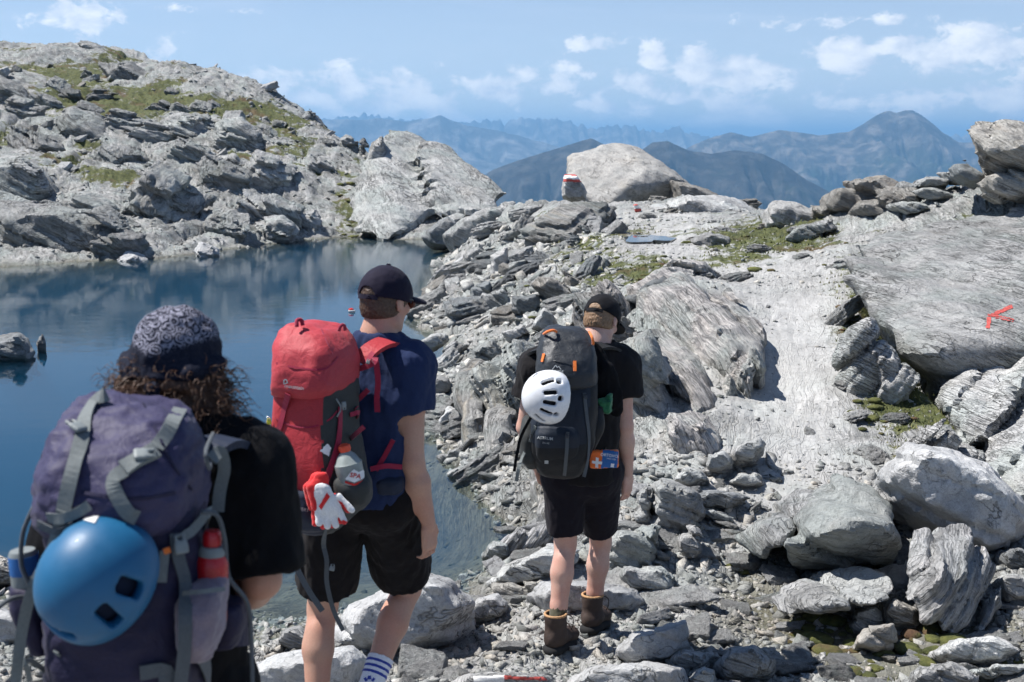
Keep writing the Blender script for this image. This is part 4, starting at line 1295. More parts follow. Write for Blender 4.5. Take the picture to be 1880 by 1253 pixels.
# ---- the dome at the head of the lake and the outcrops of the hillside
boulder('dome shaped layered outcrop at the head of the lake',
        [np.array([A(690, 264, 41), A(712, 240, 42), A(742, 232, 42.5), A(776, 237, 42.5), A(822, 266, 42), A(872, 302, 41), A(930, 346, 39.5), A(952, 364, 38.5), A(905, 405, 36.5), A(830, 435, 34.5), A(790, 452, 33.2), A(720, 450, 33.4), A(640, 446, 34.4), A(626, 424, 35.4), A(646, 375, 37.2), A(664, 330, 38.8), A(668, 292, 40), A(742, 245, 46), A(900, 340, 44), A(760, 380, 35.8), A(820, 340, 38.4), A(700, 310, 39.0), A(860, 390, 36.6)])],
        'hill', px=2.7, ledge=.20, t=.34, rough=.13, fol=(.50, -.1, .80), key='dome', cat='outcrop', name='outcrop', cuts=2)
boulder('small shoulder block left of the dome top', prism([(672, 300), (684, 262), (700, 255), (708, 285), (700, 330), (668, 330)], 40.5, 1.0, .6), 'hill', ledge=.08, t=.3, rough=.1)
HL = [
    ('broad smooth slab outcrop at the left waterline', [(-40, 380), (40, 368), (110, 366), (200, 376), (262, 420), (286, 466), (205, 482), (80, 486), (-40, 470)], 29.6, 'hill', 2.5, .9),
    ('grey humped outcrop at the left edge above the waterline slab', [(-40, 300), (40, 284), (78, 312), (92, 345), (60, 378), (-40, 378)], 34, 'hill', 2, .7),
    ('pale pyramid outcrop below the left meadow', [(66, 268), (100, 226), (134, 204), (178, 214), (206, 262), (192, 288), (130, 284), (90, 290)], 42.5, 'hill', 2, .8),
    ('flat topped block beside the pale pyramid outcrop', [(188, 232), (215, 220), (262, 226), (274, 242), (258, 256), (205, 258)], 42.5, 'grey', 1.5, .5),
    ('large leaning slab face in the middle of the hill', [(362, 250), (400, 216), (448, 202), (482, 240), (508, 296), (500, 312), (470, 318), (430, 292), (380, 280)], 43, 'hill', 2, .8),
    ('rounded outcrop with a dark cave mouth under the leaning slab', [(366, 330), (392, 292), (432, 284), (462, 316), (456, 340), (402, 358)], 39.4, 'hill', 1.6, .7),
    ('ribbed slab face left of the leaning slab', [(282, 240), (330, 206), (370, 214), (372, 262), (330, 284), (290, 280)], 44, 'hill', 1.6, .6),
    ('dark overhanging crag at the right end of the hill', [(536, 206), (566, 190), (590, 204), (604, 226), (598, 250), (572, 254), (545, 236)], 50.5, 'dark', 2, .9),
    ('summit knob of the left hill', [(126, 92), (150, 78), (176, 82), (204, 98), (196, 116), (140, 114)], 60.5, 'hill', 2, .6),
    ('long rounded whaleback on the skyline of the left hill', [(276, 132), (300, 120), (340, 122), (390, 142), (440, 160), (400, 176), (310, 160)], 57.5, 'hill', 2.5, .8),
    ('sloping skyline slab above the dark crag', [(430, 158), (470, 160), (530, 184), (560, 200), (530, 214), (460, 190)], 54.5, 'hill', 2, .7),
    ('pale upright block in the gully beside the lake', [(548, 394), (578, 386), (588, 410), (580, 432), (552, 430)], 35.5, 'pale', .8, .4),
    ('dark layered block at the head of the lake', [(470, 410), (520, 396), (545, 415), (535, 440), (480, 446)], 33.6, 'grey', 1, .5),
    ('whitish boulder at the far waterline', [(354, 462), (366, 446), (388, 444), (402, 458), (392, 474), (362, 474)], 29.5, 'granite', .5, .3),
    ('whitish low boulder at the waterline left of the round one', [(222, 478), (238, 464), (258, 466), (268, 480), (240, 488)], 28.2, 'granite', .5, .3),
    ('broken grey block on the hill above the waterline slab', [(270, 380), (320, 355), (350, 372), (340, 405), (290, 408)], 33.5, 'hill', 1, .5),
    ('tilted slab on the hill under the ribbed face', [(225, 300), (280, 290), (320, 318), (290, 345), (235, 335)], 38.5, 'hill', 1, .5),
    ('pale cube block on the saddle by the dome', [(622, 258), (634, 246), (650, 250), (654, 264), (632, 270)], 45, 'pale', .6, .3),
    ('grey cube block on the saddle nearest the dome', [(654, 264), (668, 258), (676, 268), (664, 276)], 44.5, 'dark', .5, .25),
    ('large outcrop at the left edge under the summit', [(-40, 150), (0, 135), (50, 160), (70, 200), (20, 215), (-40, 205)], 48, 'hill', 2, .8),
    ('grey outcrop under the summit knob', [(180, 120), (240, 118), (280, 150), (270, 185), (215, 180)], 53, 'hill', 1.6, .6),
]
for (lb_, ol_, Y_, mt_, bk_, fr_) in HL:
    boulder(lb_, prism(ol_, Y_, bk_, fr_, .3, sink=.3), mt_, px=3.1, ledge=.17, t=.30, rough=.12, fol=(.42, -.22, .88), cat='outcrop' if Y_ > 33 else 'boulder', name='outcrop' if Y_ > 33 else 'boulder')
boulder('low rocks breaking the water at the left edge', [prism([(-30, 622), (10, 612), (40, 606), (58, 622), (58, 650), (30, 664), (-30, 662)], 15.4, .6, .3, sink=.3)], 'dark', ledge=.05, t=.1, rough=.06)
boulder('small pointed rock standing out of the lake', prism([(66, 632), (78, 612), (83, 624), (80, 636)], 15.9, .12, .05, sink=.2), 'dark', px=2, ledge=.01, rough=.015, name='stone', cat='stone')

# ---- near rocks on the right
NR = [
    ('huge rounded boulder behind the broken rock on the right', prism([(1628, 852), (1668, 816), (1740, 826), (1812, 856), (1872, 908), (1900, 960), (1890, 1012), (1830, 1032), (1770, 990), (1700, 930), (1650, 892)], 7.9, .9, .45, sink=.2), 'granite', .015, .06),
    ('broken rock with a rusty overhang, main block on the right',
     [np.array([A(1441, 998, 6.95), A(1492, 918, 7.7), A(1532, 866, 8.2), A(1596, 892, 8.2), A(1668, 955, 7.4), A(1560, 968, 6.85), A(1655, 958, 6.95), A(1648, 1036, 7.35), A(1560, 1048, 7.3), A(1452, 1042, 7.3), A(1500, 880, 8.6), A(1640, 930, 8.4), A(1640, 1040, 8.0), A(1460, 1045, 7.9)])], 'green', .025, .04),
    ('left half of the broken rock, split off by a crack', [np.array([A(1350, 988, 7.5), A(1368, 962, 7.6), A(1440, 915, 8.1), A(1508, 880, 8.5), A(1492, 925, 7.7), A(1444, 1000, 7.05), A(1440, 1030, 7.2), A(1382, 1018, 7.35), A(1400, 960, 7.3), A(1480, 940, 8.6), A(1400, 1020, 8)])], 'grey', .02, .035),
    ('banded round rock with swirling stripes at the right', [np.array([A(1640, 1012, 6.85), A(1666, 962, 7.0), A(1735, 952, 7.1), A(1800, 966, 7.0), A(1836, 1040, 6.9), A(1832, 1104, 6.75), A(1790, 1162, 6.5), A(1740, 1176, 6.4), A(1682, 1152, 6.45), A(1666, 1110, 6.5), A(1634, 1062, 6.75), A(1720, 1050, 6.35), A(1780, 1050, 6.5), A(1700, 1000, 7.7), A(1800, 1100, 7.3)])], 'band', .03, .035),
    ('low whitish block overhanging in front of the broken rock', [np.array([A(1414, 1102, 6.6), A(1482, 1062, 6.95), A(1560, 1044, 7.1), A(1622, 1046, 7.0), A(1642, 1082, 6.65), A(1606, 1108, 6.45), A(1520, 1116, 6.4), A(1438, 1128, 6.45), A(1560, 1112, 6.9), A(1450, 1122, 6.95), A(1500, 1060, 7.3), A(1620, 1060, 7.3)])], 'pale', .015, .03),
    ('bluish flat slab right of the hand of the black pack hiker', prism([(1264, 912), (1300, 899), (1352, 902), (1382, 914), (1342, 938), (1284, 934)], 8.4, .45, .12), 'dark', .01, .012),
    ('dark flat slab under the bluish one', prism([(1282, 938), (1310, 934), (1350, 950), (1350, 964), (1300, 958)], 8.1, .35, .08), 'grey', .01, .012),
    ('split upright block right of the hiker\'s hand', [prism([(1170, 968), (1174, 902), (1188, 892), (1196, 960)], 8.0, .4, .12, sink=.1), prism([(1198, 966), (1198, 893), (1216, 880), (1278, 902), (1296, 946), (1262, 985)], 8.0, .45, .18, sink=.1)], 'pale', .03, .025),
    ('greenish slab face behind the hiker\'s right knee', prism([(1100, 1066), (1118, 990), (1180, 962), (1214, 966), (1196, 1036), (1154, 1070)], 7.4, .4, .2, sink=.2), 'green', .02, .025),
    ('white crumbly rock right of the greenish slab', prism([(1232, 1036), (1246, 976), (1276, 968), (1298, 1000), (1284, 1036), (1250, 1046)], 7.5, .3, .15, sink=.1), 'pale', .02, .03),
    ('rounded granite boulder behind the hiker\'s boots', prism([(964, 1094), (990, 1064), (1090, 1066), (1168, 1084), (1188, 1104), (1176, 1122), (1090, 1128), (985, 1128)], 6.75, .5, .2, sink=.12), 'granite', .005, .03),
    ('squarish grey boulder right of the boots', prism([(1130, 1054), (1142, 1038), (1214, 1036), (1246, 1060), (1240, 1092), (1150, 1088)], 7.05, .4, .18, sink=.1), 'grey', .01, .03),
    ('tilted slab pair left of the hiker\'s legs, upper', prism([(892, 1070), (930, 1040), (1010, 1002), (1064, 1008), (1048, 1046), (968, 1070), (908, 1084)], 7.15, .45, .15, sink=.05), 'pale', .02, .02),
    ('shadowed tan block under the tilted slab pair', prism([(882, 1092), (905, 1074), (998, 1062), (1004, 1112), (930, 1122)], 6.95, .45, .08, sink=.05), 'tan', .02, .02),
    ('striped slabs on the shore left of the hiker\'s shorts', prism([(900, 1010), (950, 972), (1004, 962), (1018, 990), (960, 1018), (915, 1030)], 7.9, .5, .12, sink=.1), 'band', .02, .02),
    ('small grey rock at the shore left of the striped slabs', prism([(884, 1024), (904, 994), (928, 998), (936, 1018), (908, 1032)], 7.8, .3, .1, sink=.1), 'grey', .01, .02),
    ('big pale granite with a white vein behind the right knee of the red pack hiker', prism([(600, 1176), (642, 1112), (708, 1078), (770, 1042), (828, 1058), (872, 1104), (842, 1160), (740, 1206), (640, 1206)], 6.25, .7, .3, sink=.2), 'granite', .01, .04),
    ('pointed granite left of the shadowed tan block', prism([(846, 1128), (878, 1096), (912, 1086), (936, 1112), (930, 1134), (868, 1142)], 6.7, .3, .12, sink=.1), 'granite', .008, .025),
    ('grey granite boulder at the bottom behind the bare leg', prism([(420, 1236), (470, 1214), (560, 1196), (650, 1186), (676, 1210), (668, 1262), (540, 1300), (420, 1300)], 5.35, .5, .2, sink=.2), 'granite', .006, .025),
    ('pale stone by the water left of the bare leg', prism([(500, 1186), (520, 1158), (552, 1150), (580, 1180), (540, 1200)], 6.2, .3, .12, sink=.1), 'pale', .01, .02),
    ('grey block in the shadow of the hiker, right of the boots', prism([(1126, 1196), (1160, 1162), (1258, 1140), (1268, 1186), (1236, 1214), (1150, 1222)], 5.95, .4, .15, sink=.1), 'granite', .006, .02),
    ('large speckled granite at the bottom edge', prism([(1020, 1262), (1078, 1224), (1190, 1212), (1258, 1226), (1272, 1270), (1150, 1310), (1040, 1310)], 5.5, .5, .15, sink=.1), 'granite', .005, .02),
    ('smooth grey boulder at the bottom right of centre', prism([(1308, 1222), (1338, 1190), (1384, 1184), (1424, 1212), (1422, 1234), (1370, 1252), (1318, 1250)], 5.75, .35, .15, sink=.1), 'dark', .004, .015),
    ('white block left of the smooth grey boulder', prism([(1222, 1206), (1252, 1190), (1300, 1196), (1312, 1224), (1290, 1242), (1236, 1240)], 5.85, .3, .12, sink=.1), 'pale', .008, .02),
    ('white pebble block beside the smooth grey boulder', prism([(1264, 1248), (1290, 1222), (1312, 1230), (1316, 1262), (1280, 1270)], 5.55, .2, .1, sink=.1), 'pale', .006, .012),
    ('pale boulder at the bottom right corner', prism([(1650, 1260), (1690, 1222), (1750, 1214), (1800, 1244), (1800, 1290), (1660, 1290)], 5.6, .4, .15, sink=.1), 'pale', .01, .025),
    ('long pale boulder under the banded round rock', prism([(1710, 1198), (1760, 1172), (1838, 1166), (1880, 1190), (1850, 1210), (1760, 1216)], 6.1, .4, .15, sink=.1), 'pale', .01, .025),
    ('flat slab at the right edge near the bottom', prism([(1780, 1232), (1830, 1216), (1900, 1216), (1900, 1240), (1820, 1250)], 5.75, .4, .1, sink=.06), 'green', .012, .012),
    ('grey stone in the moss below the low whitish block', prism([(1564, 1184), (1596, 1150), (1640, 1144), (1648, 1176), (1610, 1192)], 6.3, .3, .12, sink=.1), 'tan', .01, .02),
    ('rounded stone under the overhang of the low whitish block', prism([(1556, 1158), (1572, 1122), (1610, 1110), (1626, 1140), (1596, 1162)], 6.7, .3, .12, sink=.1), 'grey', .01, .015),
    ('greyish block wedged under the banded round rock', prism([(1622, 1120), (1642, 1100), (1684, 1120), (1688, 1150), (1640, 1152)], 6.65, .3, .12, sink=.1), 'tan', .01, .02),
    ('pale boulder on the trail edge left of the slab', prism([(1290, 858), (1300, 832), (1330, 828), (1352, 850), (1330, 866), (1302, 868)], 9.0, .3, .12, sink=.08), 'pale', .01, .015),
    ('pale grey boulder with a mossy right side at the trail edge', prism([(1338, 846), (1352, 822), (1396, 800), (1408, 816), (1384, 840), (1352, 858)], 9.1, .35, .15, sink=.08), 'pale', .015, .02),
    ('grey angular block left of the trail slab foot', prism([(1232, 880), (1262, 852), (1296, 856), (1300, 880), (1266, 896)], 8.8, .35, .14, sink=.08), 'grey', .02, .02),
    ('pale block in the rubble above the bluish flat slab', prism([(1330, 884), (1362, 862), (1402, 868), (1410, 888), (1370, 898)], 8.9, .35, .14, sink=.08), 'pale', .01, .02),
    ('grey slab at the left edge behind the purple pack', prism([(-40, 1130), (0, 1112), (52, 1130), (62, 1180), (0, 1200), (-40, 1190)], 6.2, .5, .2, sink=.1), 'granite', .01, .03),
    ('tan boulder at the left edge by the water', prism([(-40, 1030), (0, 1016), (34, 1034), (40, 1064), (0, 1080), (-40, 1076)], 7.4, .5, .2, sink=.15), 'tan', .015, .03),
    ('dark boulder at the right edge behind the banded round rock', prism([(1838, 1010), (1870, 1004), (1910, 1020), (1910, 1052), (1850, 1050)], 7.4, .4, .15, sink=.1), 'dark', .008, .02),
    ('pale block at the right edge below the dark boulder', prism([(1830, 1060), (1862, 1050), (1910, 1064), (1910, 1100), (1850, 1104)], 7.0, .4, .15, sink=.1), 'pale', .01, .02),
    ('stone with red and white paint at the bottom edge', prism([(812, 1262), (842, 1240), (930, 1234), (1010, 1240), (1030, 1272), (900, 1300)], 5.45, .35, .1, sink=.1), 'pale', .004, .01),
]
for (lb_, hl_, mt_, le_, ro_) in NR:
    boulder(lb_, hl_, mt_, px=2.9, ledge=le_ * 1.3, t=.07, rough=ro_ * .8, fol=(.45, .15, .85) if mt_ != 'band' else (.75, -.15, -.55), cuts=7)


# ---- painted marks, laid on the rock they are painted on
def bvh_of(o):
    me = o.data
    w = parent_world(o)
    V = [v.co + w for v in me.vertices]
    return BVHTree.FromPolygons(V, [tuple(p.vertices) for p in me.polygons])


def patch(name, bvh, poly, mat, parent, step=2.0, off=.003, ragged=0.0, thick=0.0):
    """a coat that follows the surface seen inside the px polygon"""
    P = np.array(poly, float)
    lo, hi = P.min(0), P.max(0)
    nx, ny = max(2, int((hi[0] - lo[0]) / step) + 1), max(2, int((hi[1] - lo[1]) / step) + 1)
    xs, ys = np.linspace(lo[0], hi[0], nx), np.linspace(lo[1], hi[1], ny)
    V, ids, Fc = [], -np.ones((ny, nx), int), []
    for j, y in enumerate(ys):
        for i, x in enumerate(xs):
            d = px_dir(x, y).normalized()
            h = bvh.ray_cast(Vector((0, 0, 0)), d, 400)
            if h[0] is None:
                continue
            n = h[1] if h[1].dot(d) < 0 else -h[1]
            ids[j, i] = len(V)
            V.append(np.array(h[0] + n * off))

    def inside(x, y):
        r, j = False, len(P) - 1
        for i in range(len(P)):
            if (P[i, 1] > y) != (P[j, 1] > y) and x < (P[j, 0] - P[i, 0]) * (y - P[i, 1]) / (P[j, 1] - P[i, 1]) + P[i, 0]:
                r = not r
            j = i
        return r
    for j in range(ny - 1):
        for i in range(nx - 1):
            q = [ids[j, i], ids[j + 1, i], ids[j + 1, i + 1], ids[j, i + 1]]
            if min(q) < 0:
                continue
            cx, cy = (xs[i] + xs[i + 1]) / 2, (ys[j] + ys[j + 1]) / 2
            if ragged:
                nz = perlin(np.array([[cx / 5, cy / 5, .3]]), 4)[0]
                cx += nz * ragged
                cy += nz * ragged
                if perlin(np.array([[cx / 2.6, cy / 2.6, 5.3]]), 8)[0] > .62:
                    continue
            dd = [np.linalg.norm(V[q[0]] - V[q[2]]), np.linalg.norm(V[q[1]] - V[q[3]])]
            if inside(cx, cy) and max(dd) < .05 + 12 * step * np.linalg.norm(V[q[0]]) / FPX:
                Fc.append(q)
    if not Fc:
        print('patch empty', name)
        return None
    used = sorted({i for f in Fc for i in f})
    mp_ = {u: k for k, u in enumerate(used)}
    return mesh_np(name, np.array([V[u] for u in used]), np.array([[mp_[i] for i in f] for f in Fc]), mat, parent)


M_redpaint = plain_mat('red_trail_paint', (.43, .085, .075), .85, .15, var=.45, scale=45)
M_whitepaint = plain_mat('white_trail_paint', (.74, .73, .71), .75, .2, var=.18, scale=60)
b_ = bvh_of(ROCKS['arrow_slab'])
for ol in ([(1815, 579), (1857, 560), (1860, 565), (1821, 584)], [(1820, 576), (1862, 587), (1861, 592), (1818, 583)], [(1813, 577), (1821, 580), (1817, 605), (1810, 603)]):
    patch('painted_arrow_stroke', b_, ol, M_redpaint, ROCKS['arrow_slab'], 1.5, .004, .8)
b_ = bvh_of(ROCKS['waymark'])
for ol, mt_ in (([(1030, 319), (1066, 319), (1068, 324), (1030, 323)], M_redpaint), ([(1030, 323), (1068, 324), (1070, 330), (1030, 329)], M_whitepaint), ([(1030, 329), (1071, 330), (1074, 335), (1030, 334)], M_redpaint)):
    patch('painted_stripe', b_, ol, mt_, ROCKS['waymark'], 1.0, .006)
b_ = bvh_of(ROCKS['waymark_small'])
for ol, mt_ in (([(1160, 372), (1172, 372), (1170, 378), (1160, 378)], M_redpaint), ([(1160, 378), (1175, 377), (1176, 383), (1160, 384)], M_whitepaint), ([(1160, 384), (1180, 383), (1180, 392), (1160, 392)], M_redpaint)):
    patch('painted_stripe', b_, ol, mt_, ROCKS['waymark_small'], .8, .005)
st_ = ROCKS['stone with red and white paint at the bottom edge']
b_ = bvh_of(st_)
patch('painted_stripe', b_, [(925, 1241), (1000, 1245), (1004, 1250), (925, 1247)], M_redpaint, st_, 1.5, .003, .5)
patch('painted_stripe', b_, [(870, 1243), (926, 1241), (926, 1262), (868, 1262)], M_whitepaint, st_, 1.5, .003, .5)
print('rocks', len(ROCKS), sum(len(o.data.polygons) for o in ROCKS.values()))
# ------------------------------------------------------------------ loose stones: the largest one by one, the rest as rubble
random.seed(4)
rng = np.random.RandomState(12)


def stone_proto(seed, asp, vox=.07, ledge=.06, rough=.06):
    r = np.random.RandomState(seed)
    p = np.array([(i, j, k) for i in (-1, 1) for j in (-1, 1) for k in (-1, 1)], float)
    p *= r.uniform(.55, 1.05, size=(8, 3))
    p[:, 0] += r.uniform(-.3, .3) * p[:, 2]
    p = p * np.array(asp)
    V, F = rock_geo([p], vox, (0.15, .1, 1), .16, ledge, rough, seed, .5, .55, 6)
    return V, F


PROTO = []
ASP = [(1, .75, .42), (1, .8, .6), (1, .6, .28), (1, .7, .22), (1, .85, .7), (1, .55, .45), (1, .75, .32), (1, .65, .5), (1, .7, .18), (1, .8, .5), (1, .6, .36), (1, .9, .55)]
for i_, a_ in enumerate(ASP):
    PROTO.append(stone_proto(100 + i_, a_))
STONE_M = [MR[k] for k in ('grey', 'pale', 'green', 'granite', 'tan', 'pale')]
_data = {}


def with_mat(o, mat):
    """alike stones share their mesh; the rock kind is set on the object"""
    o.material_slots[0].link = 'OBJECT'
    o.material_slots[0].material = mat
    return o


def stone_mesh(pi):
    if pi not in _data:
        V, F = PROTO[pi]
        o = mesh_np('stone', V, F, STONE_M[0], origin=(0, 0, 0), sharp=33)
        _data[pi] = o.data
        bpy.data.objects.remove(o)
    return _data[pi]


# where a stone may lie: ground vertices are spread evenly over the picture
B0 = base_fields(GX[::3], GY[::3])
SX, SY, SZ = GX[::3], GY[::3], gz[::3]
SPX = 940 + FPX * SX / np.maximum(SY * math.cos(PITCH) - SZ * math.sin(PITCH), .1)
SPY = 626.5 - FPX * (SY * math.sin(PITCH) + SZ * math.cos(PITCH)) / np.maximum(SY * math.cos(PITCH) - SZ * math.sin(PITCH), .1)
dry = SZ > WATER - .04
seen = (SY > 2) & (SY < 64) & (SPX > -260) & (SPX < 2140) & (SPY < 1420)
Srough, Spath, Sdirt, Smoss = B0[:, 1], B0[:, 3], B0[:, 4], B0[:, 2]
REG = {
    'near': seen & dry & (SY < 9.6) & (SPY > 830) & (SPX < 1960) & (SPY < 1300),
    'spit': seen & dry & (SPX > 750) & (SPX < 1140) & (SY > 9.2) & (SY < 27) & (SPY > 395),
    'trail': seen & dry & (SPX >= 1100) & (SY > 9.2) & (SY < 27),
    'hill': seen & dry & (SY > 26) & (SPX < 760) & (SPY > 112),
}


def pick(mask, w, n):
    ii = np.nonzero(mask)[0]
    p = w[ii] + 1e-9
    return rng.choice(ii, size=min(n, len(ii)), replace=False, p=p / p.sum())


GROUPS = {
    'near': ('loose stones in the foreground rubble', 'loose pale grey stone in the foreground rubble', 160, (26, 92)),
    'spit': ('angular stones of the scree spit', 'angular grey stone among the scree of the spit', 80, (26, 70)),
    'trail': ('stones beside the trail slab', 'small grey stone lying beside the trail slab', 40, (10, 34)),
    'hill': ('loose blocks on the far hillside', 'loose grey block on the far hillside above the lake', 45, (18, 56)),
}
LAND = [(1004, 590, 'the white pyramid stone'), (1010, 465, 'the long thin edge slab'), (880, 425, 'the large boulder at the spit head'), (795, 630, 'the flat pale slab at the water'), (1030, 545, 'the split tan planks'),
        (808, 715, 'the pale boulder at the water'), (825, 775, 'the grey boulder beside the blue sleeve'), (845, 865, 'the dark wedge under the cliff'), (950, 850, 'the layered cliff'), (788, 572, 'the pale block at the spit tip'), (870, 480, 'the upright slab by the far water'),
        (1165, 330, 'the great pale boulder'), (1055, 345, 'the painted waymark block'), (1188, 440, 'the puddle'), (1300, 390, 'the tilted pale slab bank'), (1460, 400, 'the blocky grey boulder on the crest'), (1490, 430, 'the leaning wedge slab'), (1580, 360, 'the tan broken outcrop'),
        (1290, 640, 'the folded striped outcrop'), (1480, 650, 'the trail slab'), (1836, 583, 'the red arrow'), (1640, 640, 'the dark crevice'), (1750, 800, 'the lower ribbed slab'), (1560, 960, 'the rusty overhang rock'), (1735, 1070, 'the banded round rock'), (1770, 920, 'the huge rounded boulder'),
        (1525, 1085, 'the low whitish block'), (1320, 915, 'the bluish flat slab'), (1240, 930, 'the split upright block'), (1160, 1015, 'the greenish slab face'), (1075, 1095, 'the granite boulder behind the boots'), (1190, 1065, 'the squarish grey boulder'), (975, 1040, 'the tilted slab pair'), (940, 1095, 'the shadowed tan block'),
        (740, 1120, 'the big granite with the white vein'), (545, 1240, 'the granite at the bare leg'), (1150, 1240, 'the speckled granite at the bottom edge'), (1370, 1215, 'the smooth grey boulder'), (1610, 1165, 'the stone in the moss'), (1720, 1245, 'the pale bottom right boulder'), (920, 1250, 'the red and white painted stone'), (1200, 1180, 'the shadowed grey block'),
        (1345, 845, 'the boulders at the trail edge'), (20, 1150, 'the purple pack'), (790, 345, 'the dome outcrop'), (130, 430, 'the waterline slab outcrop'), (35, 330, 'the humped outcrop at the left edge'), (140, 250, 'the pale pyramid outcrop'), (435, 260, 'the leaning slab face'), (415, 320, 'the dark cave mouth'),
        (572, 225, 'the dark overhanging crag'), (165, 95, 'the summit knob'), (340, 145, 'the skyline whaleback'), (566, 410, 'the upright block in the gully'), (378, 460, 'the whitish round boulder'), (150, 150, 'the green meadow'), (510, 425, 'the dark layered block'), (310, 380, 'the broken block above the slab'), (25, 640, 'the rocks in the lake')]
TONE = ['grey', 'pale', 'greenish', 'speckled', 'tan', 'pale']
SHAPE = ['flat stone', 'thick block', 'flat flake', 'thin flake', 'chunky block', 'wedge stone', 'flat slab', 'blocky stone', 'thin slab', 'angular block', 'long slab', 'squarish block']
ORD = ['', 'second nearest ', 'third nearest ', 'fourth nearest ', 'fifth nearest ', 'sixth nearest ', 'seventh nearest ', 'eighth nearest ']
PLACED = []


def name_stones():
    """every single stone gets its own description: size, tone, shape and what it lies beside"""
    byk = {}
    for (o, px, py, s, shp, tone) in PLACED:
        dd = [math.hypot(px - a, py - b) for a, b, _ in LAND]
        k = int(np.argmin(dd))
        a, b, ph = LAND[k]
        dx, dy = px - a, py - b
        rel = ('right of' if dx > 0 else 'left of') if abs(dx) > abs(dy) * 1.2 else ('below' if dy > 0 else 'above')
        sz = 'small' if s < 30 else 'mid sized' if s < 50 else 'large'
        byk.setdefault(f'{sz} {tone} {shp} {rel} {ph}', []).append((dd[k], o))
    for lab, lst in byk.items():
        lst.sort(key=lambda e: e[0])
        for q, (_, o) in enumerate(lst):
            o['label'] = ORD[min(q, 7)] + lab


for reg, (grp, lab, num, (s0, s1)) in GROUPS.items():
    w = np.ones(len(SX)) * (.15 + Srough) * (1 - .95 * Spath)
    if reg == 'near':
        w = w * np.where((SPX > 700) & (SPY > 980), 1.0, .35)
    for q, i in enumerate(pick(REG[reg], w, num)):
        s = s0 * (s1 / s0) ** (rng.rand() ** 1.9)
        m_ = .5 * s * SY[i] / FPX
        if reg == 'near':
            m_ *= 1.1
        # keep the way clear where the hikers stand
        if abs(SX[i] - .38) < .3 and abs(SY[i] - 6.1) < .45 and m_ > .035:
            m_ = .03
        pi = int(rng.choice([0, 1, 2, 3, 5, 6, 7, 8, 9, 10, 11] if reg != 'spit' else [0, 2, 3, 5, 6, 8, 10, 7]))
        mi = int(rng.choice(6, p=[.12, .36, .1, .16, .08, .18]))
        o = bpy.data.objects.new('stone', stone_mesh(pi))
        link(o)
        with_mat(o, STONE_M[mi])
        o.location = (SX[i], SY[i], SZ[i] + m_ * ASP[pi][2] * .35)
        tl = .32 if reg != 'spit' else .6
        if reg in ('spit', 'hill'):
            o.rotation_euler = (rng.normal(.1, tl * .7), rng.normal(-.45, tl * .6), rng.normal(.5, .9))
        else:
            o.rotation_euler = (rng.normal(0, tl), rng.normal(0, tl), rng.rand() * 6.28)
        o.scale = (m_ * rng.uniform(.85, 1.3), m_ * rng.uniform(.8, 1.2), m_ * rng.uniform(.8, 1.25))
        tag(o, lab, 'stone', grp)
        PLACED.append((o, SPX[i], SPY[i], s, SHAPE[pi], TONE[mi]))

# big tilted ledges of the spit, fractured outcrops of the hillside, flat slabs of the foreground
BIG = {}


def big_mesh(kind, v):
    k = (kind, v)
    if k not in BIG:
        r = np.random.RandomState(900 + v + 50 * len(kind))
        p = np.array([(a, b, c) for a in (-1, 1) for b in (-1, 1) for c in (-1, 1)], float)
        p *= r.uniform(.6, 1.0, size=(8, 3))
        asp = {'ledge': (1, .62, .30), 'crag': (1, .74, .46), 'flag': (1, .72, .17)}[kind]
        p[:, 0] += r.uniform(-.4, .4) * p[:, 2] + r.uniform(-.3, .3) * p[:, 1]
        hs = [p * np.array(asp)]
        if kind != 'flag':
            q = p[::-1] * np.array(asp) * np.array([.6, .7, .8]) + np.array([r.uniform(-.35, .35), r.uniform(-.3, .3), asp[2] * .7])
            hs.append(q)
        V, F = rock_geo(hs, {'ledge': .045, 'crag': .05, 'flag': .045}[kind], (.1, .1, 1), {'ledge': .13, 'crag': .20, 'flag': .12}[kind], {'ledge': .08, 'crag': .12, 'flag': .03}[kind], .05, 300 + v, .5, .5, 6)
        o = mesh_np('flat_rock', V, F, MR['grey'], origin=(0, 0, 0), sharp=33)
        BIG[k] = o.data
        bpy.data.objects.remove(o)
    return BIG[k]


def bigs(kind, mask, weight, num, s0, s1, nrm, axis, jit, mats, name, cat, shp, grp, sink, spread=.0):
    used = []
    n_ = 0
    for i in pick(mask, weight, num * 6):
        s = s0 * (s1 / s0) ** (rng.rand() ** 1.3)
        if kind == 'crag':
            s = min(s, (SPY[i] - 92 - max(0, SPX[i] - 180) * .27) * .62)
            if s < 24:
                continue
        if any(math.hypot(SPX[i] - a, SPY[i] - b) < (s + c) * spread for a, b, c in used):
            continue
        used.append((SPX[i], SPY[i], s))
        m_ = .5 * s * SY[i] / FPX
        z = unit(v3n(nrm) + rng.normal(0, jit, 3))
        x = unit(v3n(axis) + rng.normal(0, jit * 1.3, 3))
        x = unit(x - z * (x @ z)); y = np.cross(z, x)
        tn_ = mats[rng.randint(len(mats))]
        o = bpy.data.objects.new(name, big_mesh(kind, int(rng.randint(6))))
        link(o)
        with_mat(o, MR[tn_])
        o.matrix_world = Matrix(np.vstack([np.column_stack([np.stack([x, y, z], axis=1) * m_ * rng.uniform(.85, 1.2, 3), (SX[i], SY[i], SZ[i] + m_ * sink)]), [0, 0, 0, 1]]).tolist())
        tag(o, shp, cat, grp)
        PLACED.append((o, SPX[i], SPY[i], s, shp, {'cliff': 'layered', 'grey': 'grey', 'pale': 'pale', 'hill': 'grey', 'dark': 'dark', 'tan': 'tan', 'fold': 'striped', 'granite': 'speckled', 'green': 'greenish'}[tn_]))
        n_ += 1
        if n_ >= num:
            break


